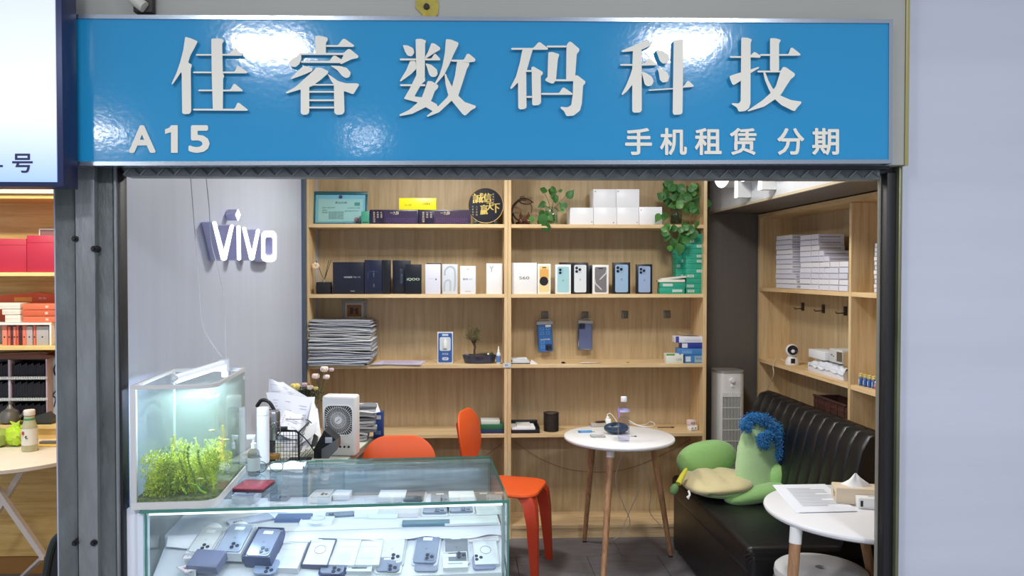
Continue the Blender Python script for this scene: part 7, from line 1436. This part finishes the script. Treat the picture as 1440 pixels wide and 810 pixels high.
t = T('office_chair', 'dark rounded chair arm poking out beside the pillar', 'chair', PZ(75, 830, 0)); ch_ = t; t.w('arm', MB().tube([PY(62, 830, 2.9), PY(68, 790, 2.9), PY(76, 762, 2.9), PY(86, 752, 2.9)], .014, 10, 6), M((36, 50, 52), .4)); t.w('side_panel', MB().prism([(66, 830), (71, 790), (78, 766), (90, 757), (90, 830)], lambda u, v, q: PY(u, v, 2.9+q), 0, .02), M((28, 30, 34), .5)); t.w('post', MB().cyl(PY(80, 830, 2.91), (PY(80, 830, 2.91).x, 2.91, 0), .02, n=12), BLACK)
area('stall_light', (-2.3, 3.5, 2.4), (0, 0, 0), .8, .3, 26, (255, 244, 226)) if False else None
t = T('ceiling_lamp', 'strip ceiling lamp over the next stall', 'lamp', (-2.2, 3.5, 2.44), group='shop ceiling lamps'); t.p('housing', MB().box(-.4, .4, -.06, .06, -.03, 0, .004), WHITE); t.p('diffuser', MB().box(-.38, .38, -.05, .05, -.034, -.0305), M((255, 250, 240), .5, emit=6)); area('lamp_light', (0, 0, -.045), (0, 0, 0), .76, .1, 26, (255, 246, 230), t.o)
# ---- glowing letters standing off the left wall
def PW(px, py, off): d = ray(px, py); q = (XL+off-.12*YF)/(d.x-.12*d.y); return d*q+Vector((0, 0, H))
VW = M((240, 242, 255), .4, emit=2.2); VS = M((170, 170, 206), .35, emit=.12)
t = T('wall_letters', 'glowing white lower case letters standing off the left wall', 'sign letters', PW(345, 340, 0))
def wl(polys, nm):
    k = MB(); s_ = MB(); back = lambda p: Vector((p.x-.05*.993, p.y+.05*.119, p.z))
    for po in polys:
        a = [k.v(PW(x, y, .055)) for x, y in po]; b = [k.v(PW(x, y, .055)+Vector((-.004, 0, 0))) for x, y in po]; k.f(a); k.f(b[::-1]); k.bridge(a, b)
        c = [s_.v(PW(x, y, .055)+Vector((-.0045, 0, 0))) for x, y in po]; e = [s_.v(back(PW(x, y, .055))) for x, y in po]; s_.bridge(c, e); s_.f(e)
    f_ = t.w('letter', k, VW); t.w('letter_side', s_, VS, parent=f_)
wl([[(299.6, 312.5), (301.5, 311.2), (304.2, 312.2), (315.2, 354), (324.6, 317), (326.8, 315.8), (329, 317.5), (318.8, 365), (315.3, 366.6), (312, 365)]], 'v')
wl([[(333.8, 318.5), (336, 317), (338.4, 318.5), (339, 364.5), (336.8, 366.4), (334.4, 364.5)]], 'i')
wl([[(335.3, 294.5), (338.6, 302), (335.3, 310.2), (332, 302)]], 'dot')
wl([[(341.4, 320.2), (343.4, 319), (346, 320), (354.8, 356), (361.4, 323.4), (363.4, 322), (365.8, 323.6), (357.6, 364.6), (354.8, 366.4), (351.8, 364.6)]], 'v')
k = MB(); s_ = MB()
def orr(w, h, r): return [PW(378.7+u, 346.3+v, .055) for u, v in rrect(w, h, r, 6)]
O1, O2 = orr(20.5, 44, 7.5), orr(11.5, 26, 3.5)
for m_, d0, d1 in ((k, 0, -.004), (s_, -.0045, -.05)):
    R_ = [[m_.v(p+Vector((dd, 0, 0))) for p in P] for dd in (d0, d1) for P in (O1, O2)]
    m_.bridge(R_[0], R_[1]); m_.bridge(R_[2], R_[3]); m_.bridge(R_[0], R_[2]); m_.bridge(R_[1], R_[3])
f_ = t.w('letter', k, VW); t.w('letter_side', s_, VS, parent=f_)
